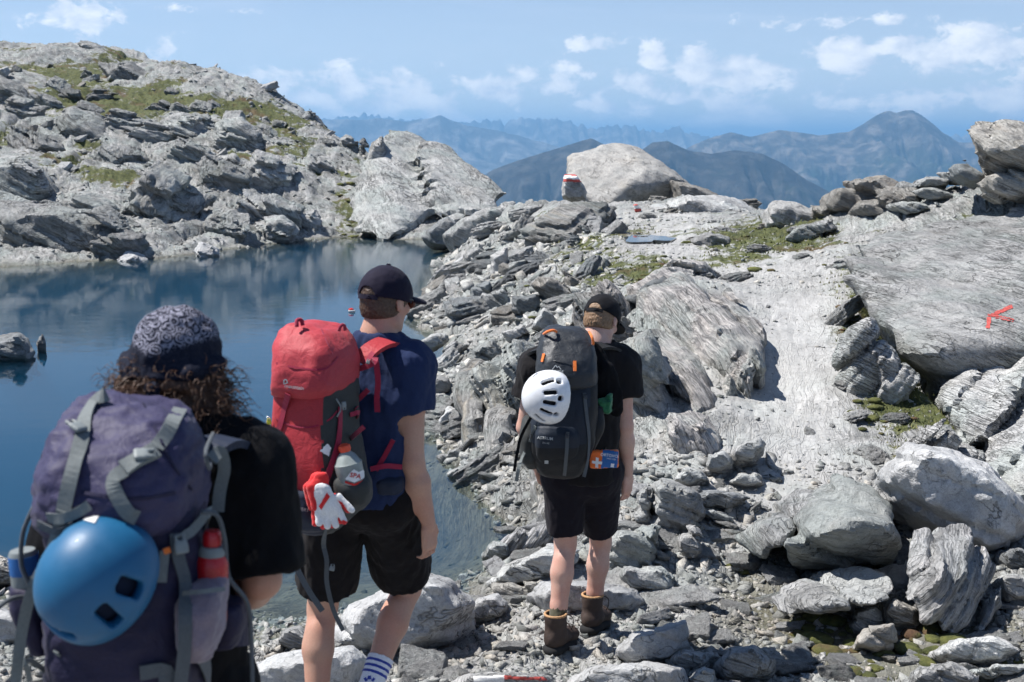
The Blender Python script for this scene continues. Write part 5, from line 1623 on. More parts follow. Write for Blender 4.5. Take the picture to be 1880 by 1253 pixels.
def v3n(p):
    return np.array(p, float)


bigs('ledge', REG['spit'] & (SPX < 1120), .3 + Srough, 74, 72, 220, (-.38, -.05, .92), (.62, .72, .22), .2, ['grey', 'pale', 'cliff', 'dark', 'tan', 'grey', 'pale'], 'flat_rock', 'rock slab', 'tilted ledge', 'tilted ledges of the scree spit', .12, .29)
bigs('crag', REG['hill'] & (SY < 60) & (SPX < 605), (.1 + Srough) * np.clip(1.1 - Smoss, .1, 1), 42, 80, 260, (.42, -.22, .88), (.85, .2, -.3), .16, ['hill', 'hill', 'hill', 'grey'], 'outcrop', 'outcrop', 'fractured outcrop', 'fractured outcrops of the far hillside', .02, .34)
fl_m = REG['near'] & (SPX > 760) & (SPY > 960) & ~((np.abs(SX - .38) < .32) & (np.abs(SY - 6.1) < .42))
bigs('flag', fl_m, np.where(SPY > 1060, 1.0, .6), 60, 60, 150, (0, -.05, 1), (1, .2, 0), .13, ['pale', 'pale', 'granite', 'pale'], 'flat_rock', 'rock slab', 'flat slab', 'flat slabs packed in the foreground', .12, .34)
bigs('ledge', REG['trail'] & (SPX > 1540) & (SPX < 1720) & (SPY > 470), np.ones(len(SX)), 16, 50, 120, (-.45, .1, .88), (.45, -.8, -.2), .15, ['pale', 'grey', 'pale'], 'flat_rock', 'rock slab', 'ribbed ledge', 'ribbed ledges along the moss gully', .05, .4)
bigs('ledge', REG['trail'] & (SPX > 1180) & (SPX < 1560) & (SPY < 520), np.ones(len(SX)), 18, 34, 90, (-.1, -.05, .98), (.9, .3, 0), .12, ['pale', 'grey', 'pale', 'tan'], 'flat_rock', 'rock slab', 'low slab', 'low slabs along the upper trail', -.02, .45)
name_stones()

# rubble: small stones beyond counting
LOWP = []
for i_ in range(26):
    r = np.random.RandomState(700 + i_)
    p = np.array([(i, j, k) for i in (-1, 1) for j in (-1, 1) for k in (-1, 1)], float)
    p *= r.uniform(.35, 1.0, size=(8, 3))
    p = np.concatenate([p, r.uniform(-.9, .9, size=(2, 3))])
    p *= np.array([1, r.uniform(.5, .9), r.uniform(.14, .5)])
    bm = bmesh.new()
    for v in p:
        bm.verts.new(v)
    g_ = bmesh.ops.convex_hull(bm, input=bm.verts[:])
    bmesh.ops.delete(bm, geom=[v for v in bm.verts if not v.link_faces], context='VERTS')
    bm.verts.index_update()
    LOWP.append((np.array([v.co[:] for v in bm.verts]), np.array([[v.index for v in f.verts] for f in bm.faces])))
    bm.free()


def rubble(name, label, mask, weight, n, smin, smax, powr, mat, tilt=.45):
    ii = pick(mask, weight, n)
    VV, FF, TN, base = [], [], [], 0
    for i in ii:
        V, F = LOWP[rng.randint(26)]
        s = smin * (smax / smin) ** (rng.rand() ** powr)
        m_ = .5 * s * SY[i] / FPX
        e = Matrix.Rotation(rng.rand() * 6.28, 3, 'Z') @ Matrix.Rotation(rng.normal(0, tilt), 3, 'X') @ Matrix.Rotation(rng.normal(-.1, tilt), 3, 'Y')
        VV.append((V * m_ * rng.uniform(.8, 1.25, 3)) @ np.array(e).T + np.array([SX[i], SY[i], SZ[i] - m_ * .06]))
        FF.append(F + base)
        TN.append(np.full(len(V), rng.rand()))
        base += len(V)
    o = mesh_np(name, np.concatenate(VV), np.concatenate(FF), mat, origin=(0, 0, 0), smooth=False)
    set_attr(o, 'tone', np.concatenate(TN))
    return tag(o, label, kind='stuff')


RUB = rock_mat('rubble_stone', light=(.64, .635, .62), dark=(.30, .30, .29), tint=(.34, .37, .355), warm=(.42, .35, .27), warm_amt=.35, band=2, band_amt=.3, lichen=.12, scale=1.6, terrain=False, tone=True)
RUBH = rock_mat('hill_rubble', light=(.50, .495, .48), dark=(.17, .17, .165), tint=(.33, .35, .335), band=2, band_amt=.3, lichen=.2, scale=.8, tone=True)
one = np.ones(len(SX))
rubble('rubble', 'small pale stones and chips covering the foreground', REG['near'], (.35 + Sdirt) * (1 - .9 * Spath) * np.clip(1.05 - 1.3 * Smoss, .04, 1), 11000, 6, 42, 1.6, RUB)
rubble('rubble', 'broken stones and flakes filling the scree spit', REG['spit'], (.3 + Srough) * np.clip(1.1 - 1.2 * Smoss, .06, 1), 2300, 7, 34, 1.5, RUB, .6)
rubble('rubble', 'small stones scattered along the trail', REG['trail'], (.12 + Sdirt) * (1 - .92 * Spath) * np.clip(1.05 - 1.2 * Smoss, .06, 1), 4200, 3, 16, 2.0, RUB)
rubble('rubble', 'scree and loose blocks covering the far hillside', REG['hill'], (.2 + Srough) * np.clip(1.05 - 1.6 * Smoss, .05, 1), 2200, 4, 18, 1.7, RUBH)
shal = seen & (SZ < WATER - .03) & (SZ > WATER - .6) & (SY < 14)
rubble('rubble', 'stones lying under the shallow water', shal, one, 420, 5, 30, 1.8, rock_mat('silted_lake_stone', light=(.15, .14, .085), dark=(.05, .05, .03), tint=(.10, .10, .06), lichen=0, tone=True), .3)

# tufts of grass on the mossy ground
gm3 = gm[::3]
gi = pick(seen & dry & (SY < 24), np.clip(gm3 - .35, 0, 1) ** 1.0, 9000)
VV, FF = [], []
for i in gi:
    if gm3[i] < .4:
        continue
    for k_ in range(3):
        a = rng.rand() * 6.28
        h = (.010 + .026 * rng.rand()) * (.7 + SY[i] / 26)
        w_ = (.003 + .003 * rng.rand()) * (.6 + SY[i] / 10)
        x, y = SX[i] + rng.normal(0, .02), SY[i] + rng.normal(0, .02)
        lx_, ly_ = rng.normal(0, .5) * h, rng.normal(0, .5) * h
        b_i = len(VV)
        VV += [(x - w_ * math.cos(a), y - w_ * math.sin(a), SZ[i] - .005), (x + w_ * math.cos(a), y + w_ * math.sin(a), SZ[i] - .005), (x + lx_, y + ly_, SZ[i] + h)]
        FF.append((b_i, b_i + 1, b_i + 2))
m_gr, N_, b_, o_ = new_mat('alpine_grass')
gp_ = N_.n('ShaderNodeNewGeometry').outputs['Position']
N_.l(N_.mix(N_.ramp(N_.noise(gp_, 6, 4, .6), [(.35, 0), (.65, 1)]), (.075, .10, .025), (.19, .175, .06)), b_.inputs['Base Color'])
b_.inputs['Roughness'].default_value = .8
if VV:
    g_ = mesh_np('grass', np.array(VV), np.array(FF), m_gr, origin=(0, 0, 0), smooth=False)
    tag(g_, 'short alpine grass and moss between the stones', kind='stuff')
# moss cushions in the hollows between the stones
m_ms, N_, b_, o_ = new_mat('moss_cushion')
gp_ = N_.n('ShaderNodeNewGeometry').outputs['Position']
mc_ = N_.mix(N_.ramp(N_.noise(gp_, 14, 5, .65), [(.35, 0), (.65, 1)]), (.045, .055, .014), (.15, .155, .04))
mc_ = N_.mix(N_.ramp(N_.noise(gp_, 2.6, 4, .6), [(.52, 0), (.62, .85)]), mc_, (.11, .052, .032))
N_.l(mc_, b_.inputs['Base Color'])
b_.inputs['Roughness'].default_value = .95
bump(N_, b_, N_.noise(gp_, 60, 5, .75), 1.0, .02)
bmi = bmesh.new()
bmesh.ops.create_icosphere(bmi, subdivisions=2, radius=1)
IV = np.array([v.co[:] for v in bmi.verts]); IF = np.array([[v.index for v in f.verts] for f in bmi.faces])
bmi.free()


def inbox(x0, y0, x1, y1):
    return seen & dry & (SPX > x0) & (SPX < x1) & (SPY > y0) & (SPY < y1)


VV, FF, base = [], [], 0
for (bx, n_, s0, s1) in (((1440, 1130, 1760, 1205), 70, 16, 60), ((1560, 1205, 1880, 1250), 26, 14, 46), ((1545, 480, 1680, 800), 70, 8, 30), ((1260, 420, 1440, 500), 46, 7, 26), ((1030, 400, 1140, 520), 34, 6, 20), ((1150, 470, 1260, 560), 40, 6, 22), ((620, 330, 700, 440), 30, 6, 18),
                         ((1500, 430, 1600, 500), 26, 6, 22), ((880, 440, 1120, 660), 30, 5, 14), ((1330, 1030, 1420, 1060), 8, 10, 26), ((500, 1140, 560, 1180), 6, 8, 20)):
    for i in pick(inbox(*bx), np.ones(len(SX)), n_):
        s = s0 * (s1 / s0) ** (rng.rand() ** 1.5)
        m_ = .5 * s * SY[i] / FPX
        V = IV * (1 + .22 * perlin(IV * 2.2 + i, 3))[:, None] * np.array([m_ * rng.uniform(.8, 1.6), m_ * rng.uniform(.8, 1.3), m_ * .42])
        a = rng.rand() * 3.14
        V = V @ np.array([[math.cos(a), math.sin(a), 0], [-math.sin(a), math.cos(a), 0], [0, 0, 1]])
        VV.append(V + np.array([SX[i], SY[i], SZ[i] + m_ * .10])); FF.append(IF + base); base += len(IV)
tag(mesh_np('moss', np.concatenate(VV), np.concatenate(FF), m_ms, origin=(0, 0, 0)), 'green and rust brown moss cushions between the rocks', kind='stuff')
print('stones done')
# ------------------------------------------------------------------ hikers: bodies, clothes, packs
def v3(p):
    return np.array(p, float)


def frame_from(fwd, up=(0, 0, 1)):
    """3x3 with columns right, forward, up"""
    f = unit(fwd)
    r = unit(np.cross(f, v3(up)))
    u = np.cross(r, f)
    return np.stack([r, f, u], axis=1)


def capped(fld, p0, p1, r0, r1, k=.02, flat=None, cap0=False, cap1=True, cut=False):
    """tapered tube that ends in a flat cut"""
    p0, p1 = v3(p0), v3(p1)
    R = max(r0, r1) * max(1, (flat[1] if flat else 1)) + k + 2 * fld.v
    sl, c = fld.sub(np.minimum(p0, p1) - R, np.maximum(p0, p1) + R)
    if sl is None:
        return
    a = p1 - p0
    L = float(np.linalg.norm(a))
    q = [c[i] - p0[i] for i in range(3)]
    tu = (q[0] * a[0] + q[1] * a[1] + q[2] * a[2]) / (L * L)
    t = np.clip(tu, 0, 1)
    q = [q[i] - t * a[i] for i in range(3)]
    if flat:
        f = unit(flat[0])
        w = q[0] * f[0] + q[1] * f[1] + q[2] * f[2]
        q = [q[i] + f[i] * w * (1 / flat[1] - 1) for i in range(3)]
    d = np.sqrt(q[0] ** 2 + q[1] ** 2 + q[2] ** 2) - (r0 + (r1 - r0) * t)
    if cap1:
        d = np.maximum(d, (tu - 1) * L)
    if cap0:
        d = np.maximum(d, -tu * L)
    fld.put(d, sl, k, cut)


def bounds(*ps, pad=.1):
    P = np.array([v3(p) for p in ps])
    return P.min(0) - pad, P.max(0) + pad


def field_obj(fld, name, mat, parent, relax_it=2, wr=None, sharp=None):
    """wr: list of (amplitude, (sx, sy, sz) scale, seed) wrinkles along the normal"""
    V, F = fld.mesh()
    V = relax(V, F, relax_it)
    for (amp, sc, sd) in (wr or []):
        N_ = normals(V, F)
        V = V + N_ * (amp * fbm(V * v3(sc), 3, .5, seed=sd))[:, None]
    return mesh_np(name, V, F, mat, parent, sharp=sharp)


def add_hand(f, W, d, b, t, size=1.0, curl=1.0, k=.007):
    """wrist W, finger direction d, back of the hand b, thumb side t"""
    d, b = unit(d), unit(b)
    t = unit(v3(t) - d * (v3(t) @ d))
    b = unit(np.cross(t, d) if np.cross(t, d) @ b > 0 else np.cross(d, t))
    s = size
    R = np.stack([t, d, b], axis=1)
    f.box(W + d * .052 * s, (.038 * s, .046 * s, .0135 * s), R, .012, .011 * s)
    f.ell(W + d * .035 * s + t * .022 * s - b * .008 * s, (.018 * s, .032 * s, .015 * s), R, .01)
    for (off, ln, r) in ((.030, .074, .0088), (.0105, .082, .0092), (-.0095, .077, .0088), (-.028, .060, .0078)):
        p = W + d * .092 * s + t * off * s
        a = math.radians(18 * curl)
        for j, fr in enumerate((.46, .31, .23)):
            dirv = d * math.cos(a) - b * math.sin(a) + t * off * .8
            q = p + dirv * ln * fr * s
            f.cone(p, q, r * s * (1 - .1 * j), r * s * (.92 - .1 * j), k * .6)
            p = q
            a += math.radians((30, 24, 10)[j] * curl + 6)
    p = W + d * .022 * s + t * .030 * s
    for (ln, r0, r1, dv) in ((.042, .0125, .011, d * .72 + t * .62 - b * .35), (.034, .0108, .0098, d * .9 + t * .28 - b * .42), (.026, .0098, .0078, d * .93 + t * .05 - b * .5)):
        q = p + unit(dv) * ln * s
        f.cone(p, q, r0 * s, r1 * s, k)
        p = q


def add_head(f, c, R, s=1.0):
    """c: middle of the skull; R: right, forward, up"""
    def P(x, y, z):
        return c + R @ (v3((x, y, z)) * s)
    f.ell(P(0, -.008, .018), v3((.075, .096, .088)) * s, R, .02)
    f.ell(P(0, .018, -.045), v3((.061, .070, .082)) * s, R, .02)
    f.ell(P(0, .050, -.095), v3((.034, .030, .028)) * s, R, .02)          # chin
    f.cone(P(-.052, .0, -.075), P(-.02, .05, -.098), .020 * s, .018 * s, .02)
    f.cone(P(.052, .0, -.075), P(.02, .05, -.098), .020 * s, .018 * s, .02)
    f.cone(P(0, .088, .005), P(0, .106, -.036), .010 * s, .014 * s, .012)  # nose
    f.ell(P(-.014, .095, -.040), v3((.009, .010, .008)) * s, R, .006)
    f.ell(P(.014, .095, -.040), v3((.009, .010, .008)) * s, R, .006)
    f.cone(P(-.045, .078, .022), P(.045, .078, .022), .012 * s, .012 * s, .012)   # brow
    for sx in (-1, 1):
        f.ell(P(sx * .032, .078, .002), v3((.018, .014, .011)) * s, R, .004, cut=True)
        f.ell(P(sx * .032, .072, .002), v3((.013, .013, .012)) * s, R, .003)     # eyes
        f.ell(P(sx * .040, .062, -.025), v3((.022, .022, .018)) * s, R, .015)    # cheek
        f.ell(P(sx * .079, -.008, -.012), v3((.009, .020, .031)) * s, R, .006)   # ear
        f.ell(P(sx * .087, -.002, -.010), v3((.006, .011, .018)) * s, R, .003, cut=True)
    f.ell(P(0, .088, -.066), v3((.022, .010, .006)) * s, R, .004)                 # lips
    f.ell(P(0, .086, -.076), v3((.019, .010, .006)) * s, R, .004)


def body(name, J, mat, parent, vox=.006, build=1.0, hand_r=None, hand_l=None):
    pts_ = [J[k] for k in J if isinstance(J[k], np.ndarray) and J[k].shape == (3,)]
    lo, hi = bounds(*pts_, pad=.17)
    f = Field(lo, hi, vox)
    dep = J['depth']
    b = build
    f.cone(J['pelvis'], J['waist'], .150 * b, .128 * b, .03, (dep, .72))
    f.cone(J['waist'], J['chest'], .128 * b, .160 * b, .03, (dep, .70))
    f.cone(J['chest'], J['neck'] * .5 + J['chest'] * .5 + (J['sr'] + J['sl'] - 2 * J['chest']) * .12, .155 * b, .10 * b, .04, (dep, .70))
    f.cone(J['sl'], J['sr'], .062 * b, .062 * b, .04)
    f.cone(J['neck'] + (J['head'] - J['neck']) * -.25, J['head'] + J['HR'] @ v3((0, -.02, -.05)), .064, .056, .035)
    for s in ('l', 'r'):
        f.cone(J['neck'] * .75 + J['head'] * .25, J['s' + s], .050, .052, .04)
        f.chain([(J['s' + s], .060 * b), (J['e' + s], .043 * b)], .03)
        mid = J['e' + s] * .68 + J['w' + s] * .32
        f.chain([(J['e' + s], .042 * b), (mid, .045 * b), (J['w' + s], .027 * b)], .02)
        f.ell(J['s' + s] * .6 + J['e' + s] * .4, (.047 * b,) * 3, None, .03)
        f.ell(J['h' + s], (.105 * b,) * 3, None, .05)
        th = J['h' + s] * .5 + J['k' + s] * .5
        f.chain([(J['h' + s], .095 * b), (th, .082 * b), (J['k' + s], .058 * b)], .03)
        cf = J['k' + s] * .68 + J['a' + s] * .32 - dep * .016
        f.chain([(J['k' + s], .055 * b), (cf, .058 * b), (J['k' + s] * .3 + J['a' + s] * .7, .044 * b), (J['a' + s], .035 * b)], .02)
        f.ell(J['k' + s] * .74 + J['a' + s] * .26 - dep * .024 , (.045 * b, .045 * b, .085 * b), None, .03)
        ft = J['f' + s]
        f.chain([(J['a' + s] - ft * .03 - np.array([0, 0, .04]), .036), (J['a' + s] + ft * .07 - np.array([0, 0, .045]), .037), (J['a' + s] + ft * .16 - np.array([0, 0, .06]), .026)], .02)
    for s in ('l', 'r'):
        d = J.get('hd' + s)
        if d is None:
            d = J['w' + s] - J['e' + s]
        add_hand(f, J['w' + s], d, J['hb' + s], J['ht' + s])
    add_head(f, J['head'], J['HR'])
    return field_obj(f, name, mat, parent, 2)


def shirt(J, mat, parent, sl_len=.62, loose=1.0, vox=.0075, wr=.005, hem=.04, sleeve_r=None):
    lo, hi = bounds(J['pelvis'], J['sl'], J['sr'], J['el'], J['er'], J['neck'], pad=.2)
    f = Field(lo, hi, vox)
    dep = J['depth']
    o = .023 * loose
    hemp = J['pelvis'] + unit(J['pelvis'] - J['waist']) * hem
    capped(f, J['waist'], hemp, .150 + o, .162 + o, .02, (dep, .76))
    f.cone(J['waist'], J['chest'], .146 + o, .166 + o, .03, (dep, .74))
    f.cone(J['chest'], J['neck'] * .5 + J['chest'] * .5 + (J['sr'] + J['sl'] - 2 * J['chest']) * .12, .162 + o, .106 + o, .04, (dep, .73))
    f.cone(J['sl'], J['sr'], .068 + o, .068 + o, .04)
    for s in ('l', 'r'):
        f.cone(J['neck'] * .88 + J['head'] * .12, J['s' + s], .056 + o * .6, .060 + o, .04)
        e = J['s' + s] * (1 - sl_len) + J['e' + s] * sl_len
        r1 = (sleeve_r or .066) * loose
        capped(f, J['s' + s], e, .066 + o, r1 + o, .03)
        capped(f, J['s' + s] * .45 + e * .55, e + (e - J['s' + s]) * .1, .03, r1 + o - .007, .0, cut=True, cap1=False)
    capped(f, J['waist'] * .3 + hemp * .7, hemp + (hemp - J['waist']) * .2, .12 + o, .155 + o, 0, (dep, .75), cut=True, cap1=False)
    # collar opening
    nk = J['neck'] + (J['head'] - J['neck']) * .42
    f.ell(nk, (.075, .075, .05), None, .012, cut=True)
    return field_obj(f, 'shirt', mat, parent, 2, [(wr * 1.6, (5, 5, 3.2), 5), (wr, (16, 16, 8), 9)])


def shorts(J, mat, parent, frac=.82, r_hem=.102, vox=.0075, wr=.005, top=.07):
    lo, hi = bounds(J['waist'], J['hl'], J['hr'], J['kl'], J['kr'], pad=.2)
    f = Field(lo, hi, vox)
    dep = J['depth']
    tp = J['pelvis'] + unit(J['waist'] - J['pelvis']) * top
    capped(f, J['pelvis'], tp, .165, .152, .03, (dep, .78))
    for s in ('l', 'r'):
        f.ell(J['h' + s], (.122, .122, .115), None, .05)
        e = J['h' + s] * (1 - frac) + J['k' + s] * frac
        capped(f, J['h' + s], e, .112, r_hem, .035)
    for s in ('l', 'r'):
        e = J['h' + s] * (1 - frac) + J['k' + s] * frac
        capped(f, J['h' + s] * .35 + e * .65, e + (e - J['h' + s]) * .15, .05, r_hem - .008, 0, cut=True, cap1=False)
    return field_obj(f, 'shorts', mat, parent, 2, [(wr * 1.5, (6, 6, 3), 15), (wr, (18, 18, 7), 19)])


def catmull(P, n):
    P = np.array(P, float)
    Q = np.concatenate([[2 * P[0] - P[1]], P, [2 * P[-1] - P[-2]]])
    out = []
    for i in range(len(P) - 1):
        a, b, c, d = Q[i:i + 4]
        for t in np.linspace(0, 1, n, endpoint=False):
            out.append(.5 * ((2 * b) + (c - a) * t + (2 * a - 5 * b + 4 * c - d) * t * t + (-a + 3 * b - 3 * c + d) * t ** 3))
    out.append(P[-1])
    return np.array(out)


def loft(name, secs, mats, parent, dirx=(1, 0, 0), diry=(0, 1, 0), expo=3.0, n=72, sub=10, wr=(), matf=None, dome=.35, tilt=0.0):
    """closed body through sections (centre, half width, half depth); the ends are rounded off"""
    secs = np.array([[*v3(s[0]), s[1], s[2]] for s in secs])
    S_ = catmull(secs, sub)
    S_[:, 3:] = np.maximum(S_[:, 3:], .004)
    cap0 = []
    for e, (ring, nxt) in enumerate(((S_[0], S_[1]), (S_[-1], S_[-2]))):
        ax_ = unit(ring[:3] - nxt[:3])
        h = min(ring[3], ring[4]) * dome
        c_ = []
        for q in (.35, .65, .85, .97):
            c_.append(np.concatenate([ring[:3] + ax_ * h * math.sin(q * math.pi / 2), ring[3:] * math.cos(q * math.pi / 2)]))
        cap0.append(c_)
    S_ = np.concatenate([np.array(cap0[0][::-1]), S_, np.array(cap0[1])])
    a = np.linspace(0, 2 * math.pi, n, endpoint=False)
    ca, sa = np.cos(a), np.sin(a)
    ex = np.sign(ca) * np.abs(ca) ** (2 / expo)
    ey = np.sign(sa) * np.abs(sa) ** (2 / expo)
    dx, dy = v3(dirx), v3(diry)
    V = S_[:, None, :3] + ex[None, :, None] * S_[:, 3][:, None, None] * dx + ey[None, :, None] * S_[:, 4][:, None, None] * dy
    m_ = len(S_)
    V = V.reshape(-1, 3)
    i_ = np.arange(m_ * n).reshape(m_, n)
    F = np.stack([i_[:-1], np.roll(i_[:-1], -1, 1), np.roll(i_[1:], -1, 1), i_[1:]], axis=-1).reshape(-1, 4)
    # outward
    c0 = V.mean(0)
    Nn = normals(V, F)
    if ((V - c0) * Nn).sum() < 0:
        F = F[:, ::-1]
        Nn = -Nn
    for (amp, sc, sd) in wr:
        V = V + Nn * (amp * fbm(V * v3(sc), 3, .5, seed=sd))[:, None]
    faces = [tuple(f) for f in F] + [tuple(i_[0]), tuple(i_[-1][::-1])]
    o = mesh_np(name, V, faces, mats, parent)
    if matf is not None:
        cen = V[F].mean(axis=1)
        mi = np.zeros(len(o.data.polygons), dtype=np.int32)
        mi[:len(F)] = matf(cen, normals(V, F)[F].mean(axis=1))
        o.data.polygons.foreach_set('material_index', mi)
    return o


def merge_bvh(*obs):
    V, F, b = [], [], 0
    for o in obs:
        w = parent_world(o)
        V += [v.co + w for v in o.data.vertices]
        F += [tuple(b + i for i in p.vertices) for p in o.data.polygons]
        b = len(V)
    return BVHTree.FromPolygons(V, F)


def hit(bvh, px, py, off=.0, Y=None):
    d = px_dir(px, py).normalized()
    h = bvh.ray_cast(Vector((0, 0, 0)), d, 100) if bvh is not None else (None, None)
    if h[0] is None:
        p = at(px, py, Y if Y else 5)
        q = bvh.find_nearest(p) if bvh is not None and Y is None else None
        if q and q[0] is not None:
            return v3(q[0] + q[1] * off), v3(q[1])
        return v3(p), v3(-d)
    n = h[1] if h[1].dot(d) < 0 else -h[1]
    return v3(h[0] + n * off), v3(n)


def ribbon(name, P, width, mat, parent, N_=None, thick=.003, sub=5, twist=0.0):
    """webbing strap along the points, its flat side along the normals"""
    C = catmull(P, sub) if len(P) > 2 else np.array([v3(P[0]) * (1 - t) + v3(P[1]) * t for t in np.linspace(0, 1, sub + 1)])
    if N_ is None:
        N_ = [unit(-c) for c in P]
    NN = catmull(N_, sub) if len(P) > 2 else np.array([v3(N_[0]) * (1 - t) + v3(N_[1]) * t for t in np.linspace(0, 1, sub + 1)])
    T = np.gradient(C, axis=0)
    V, F = [], []
    for i, (c, t, n) in enumerate(zip(C, T, NN)):
        t = unit(t)
        n = unit(n - t * (n @ t) + 1e-9)
        s = np.cross(t, n)
        w = width / 2
        V += [c + s * w - n * thick / 2, c + s * w + n * thick / 2, c - s * w + n * thick / 2, c - s * w - n * thick / 2]
        if i:
            b = 4 * (i - 1)
            F += [(b + j, b + (j + 1) % 4, b + 4 + (j + 1) % 4, b + 4 + j) for j in range(4)]
    e = len(V) - 4
    F += [(3, 2, 1, 0), (e, e + 1, e + 2, e + 3)]
    return mesh_np(name, np.array(V), F, mat, parent, smooth=False)


def strap(name, pix, width, mat, parent, bvh, off=.006, thick=.003, sub=4):
    P, N_ = [], []
    for p in pix:
        a, n = hit(bvh, p[0], p[1], off + (p[3] if len(p) > 3 else 0), p[2] if len(p) > 2 else None) if not (len(p) > 2 and p[2]) else (v3(at(p[0], p[1], p[2])), unit(-v3(at(p[0], p[1], p[2]))))
        P.append(a); N_.append(n)
    return ribbon(name, P, width, mat, parent, N_, thick, sub)


def tube(name, P, r, mat, parent, sub=5, n=8):
    C = catmull(P, sub)
    T = np.gradient(C, axis=0)
    V, F = [], []
    ref = v3((.3, .2, 1))
    for i, (c, t) in enumerate(zip(C, T)):
        t = unit(t)
        s = unit(np.cross(t, ref)); u = np.cross(s, t)
        rr_ = r[0] + (r[1] - r[0]) * i / (len(C) - 1) if isinstance(r, tuple) else r
        for j in range(n):
            a = 2 * math.pi * j / n
            V.append(c + s * rr_ * math.cos(a) + u * rr_ * math.sin(a))
        if i:
            b = n * (i - 1)
            F += [(b + j, b + (j + 1) % n, b + n + (j + 1) % n, b + n + j) for j in range(n)]
    F += [tuple(range(n))[::-1], tuple(range(len(V) - n, len(V)))]
    return mesh_np(name, np.array(V), F, mat, parent)


def buckle(name, c, n, t, size, mat, parent):
    """side release buckle: rounded plate with two prongs"""
    n, t = unit(n), unit(t)
    s = unit(np.cross(t, n)); t = np.cross(n, s)
    R = np.stack([s, t, n], axis=1)
    h = size / 2
    f = Field(c - size, c + size, size / 14)
    f.box(c - t * h * .35, (h * .62, h * .5, h * .2), R, 0, h * .12)
    f.box(c + t * h * .45, (h * .5, h * .35, h * .17), R, .002, h * .1)
    f.box(c + t * h * .5, (h * .22, h * .2, h * .4), R, 0, h * .05, cut=True)
    return field_obj(f, name, mat, parent, 1)


def lathe(name, prof, c, axis, mat, parent, n=40):
    """profile of (radius, height) turned about the axis"""
    ax_ = unit(axis)
    s = unit(np.cross(ax_, v3((.2, 1, .1)))); u = np.cross(ax_, s)
    V, F = [], []
    for i, (r, h) in enumerate(prof):
        for j in range(n):
            a = 2 * math.pi * j / n
            V.append(v3(c) + ax_ * h + (s * math.cos(a) + u * math.sin(a)) * max(r, .0004))
        if i:
            b = n * (i - 1)
            F += [(b + j, b + (j + 1) % n, b + n + (j + 1) % n, b + n + j) for j in range(n)]
    F += [tuple(range(n))[::-1], tuple(range(len(V) - n, len(V)))]
    return mesh_np(name, np.array(V), F, mat, parent, sharp=40)


def text_on(name, s, bvh, px, py, size, ang, mat, parent, off=.002, shear=0.0, thick=0.0):
    """flat print: letters laid on the surface seen at this place"""
    cu = bpy.data.curves.new('letters', 'FONT')
    cu.body = s
    cu.align_x = 'CENTER'
    cu.align_y = 'CENTER'
    cu.offset = thick
    cu.resolution_u = 2
    ob = bpy.data.objects.new('letters', cu)
    COL.objects.link(ob)
    dg = bpy.context.evaluated_depsgraph_get()
    me = bpy.data.meshes.new_from_object(ob.evaluated_get(dg))
    bpy.data.objects.remove(ob)
    ca, sa = math.cos(ang), math.sin(ang)
    for v in me.vertices:
        x, y = v.co.x * size, v.co.y * size
        x += y * shear
        p, _n = hit(bvh, px + x * ca + y * sa, py + x * sa - y * ca, off)
        v.co = Vector(p) - parent_world(parent)
    me.materials.append(mat)
    o = bpy.data.objects.new(name, me)
    link(o, parent)
    return o


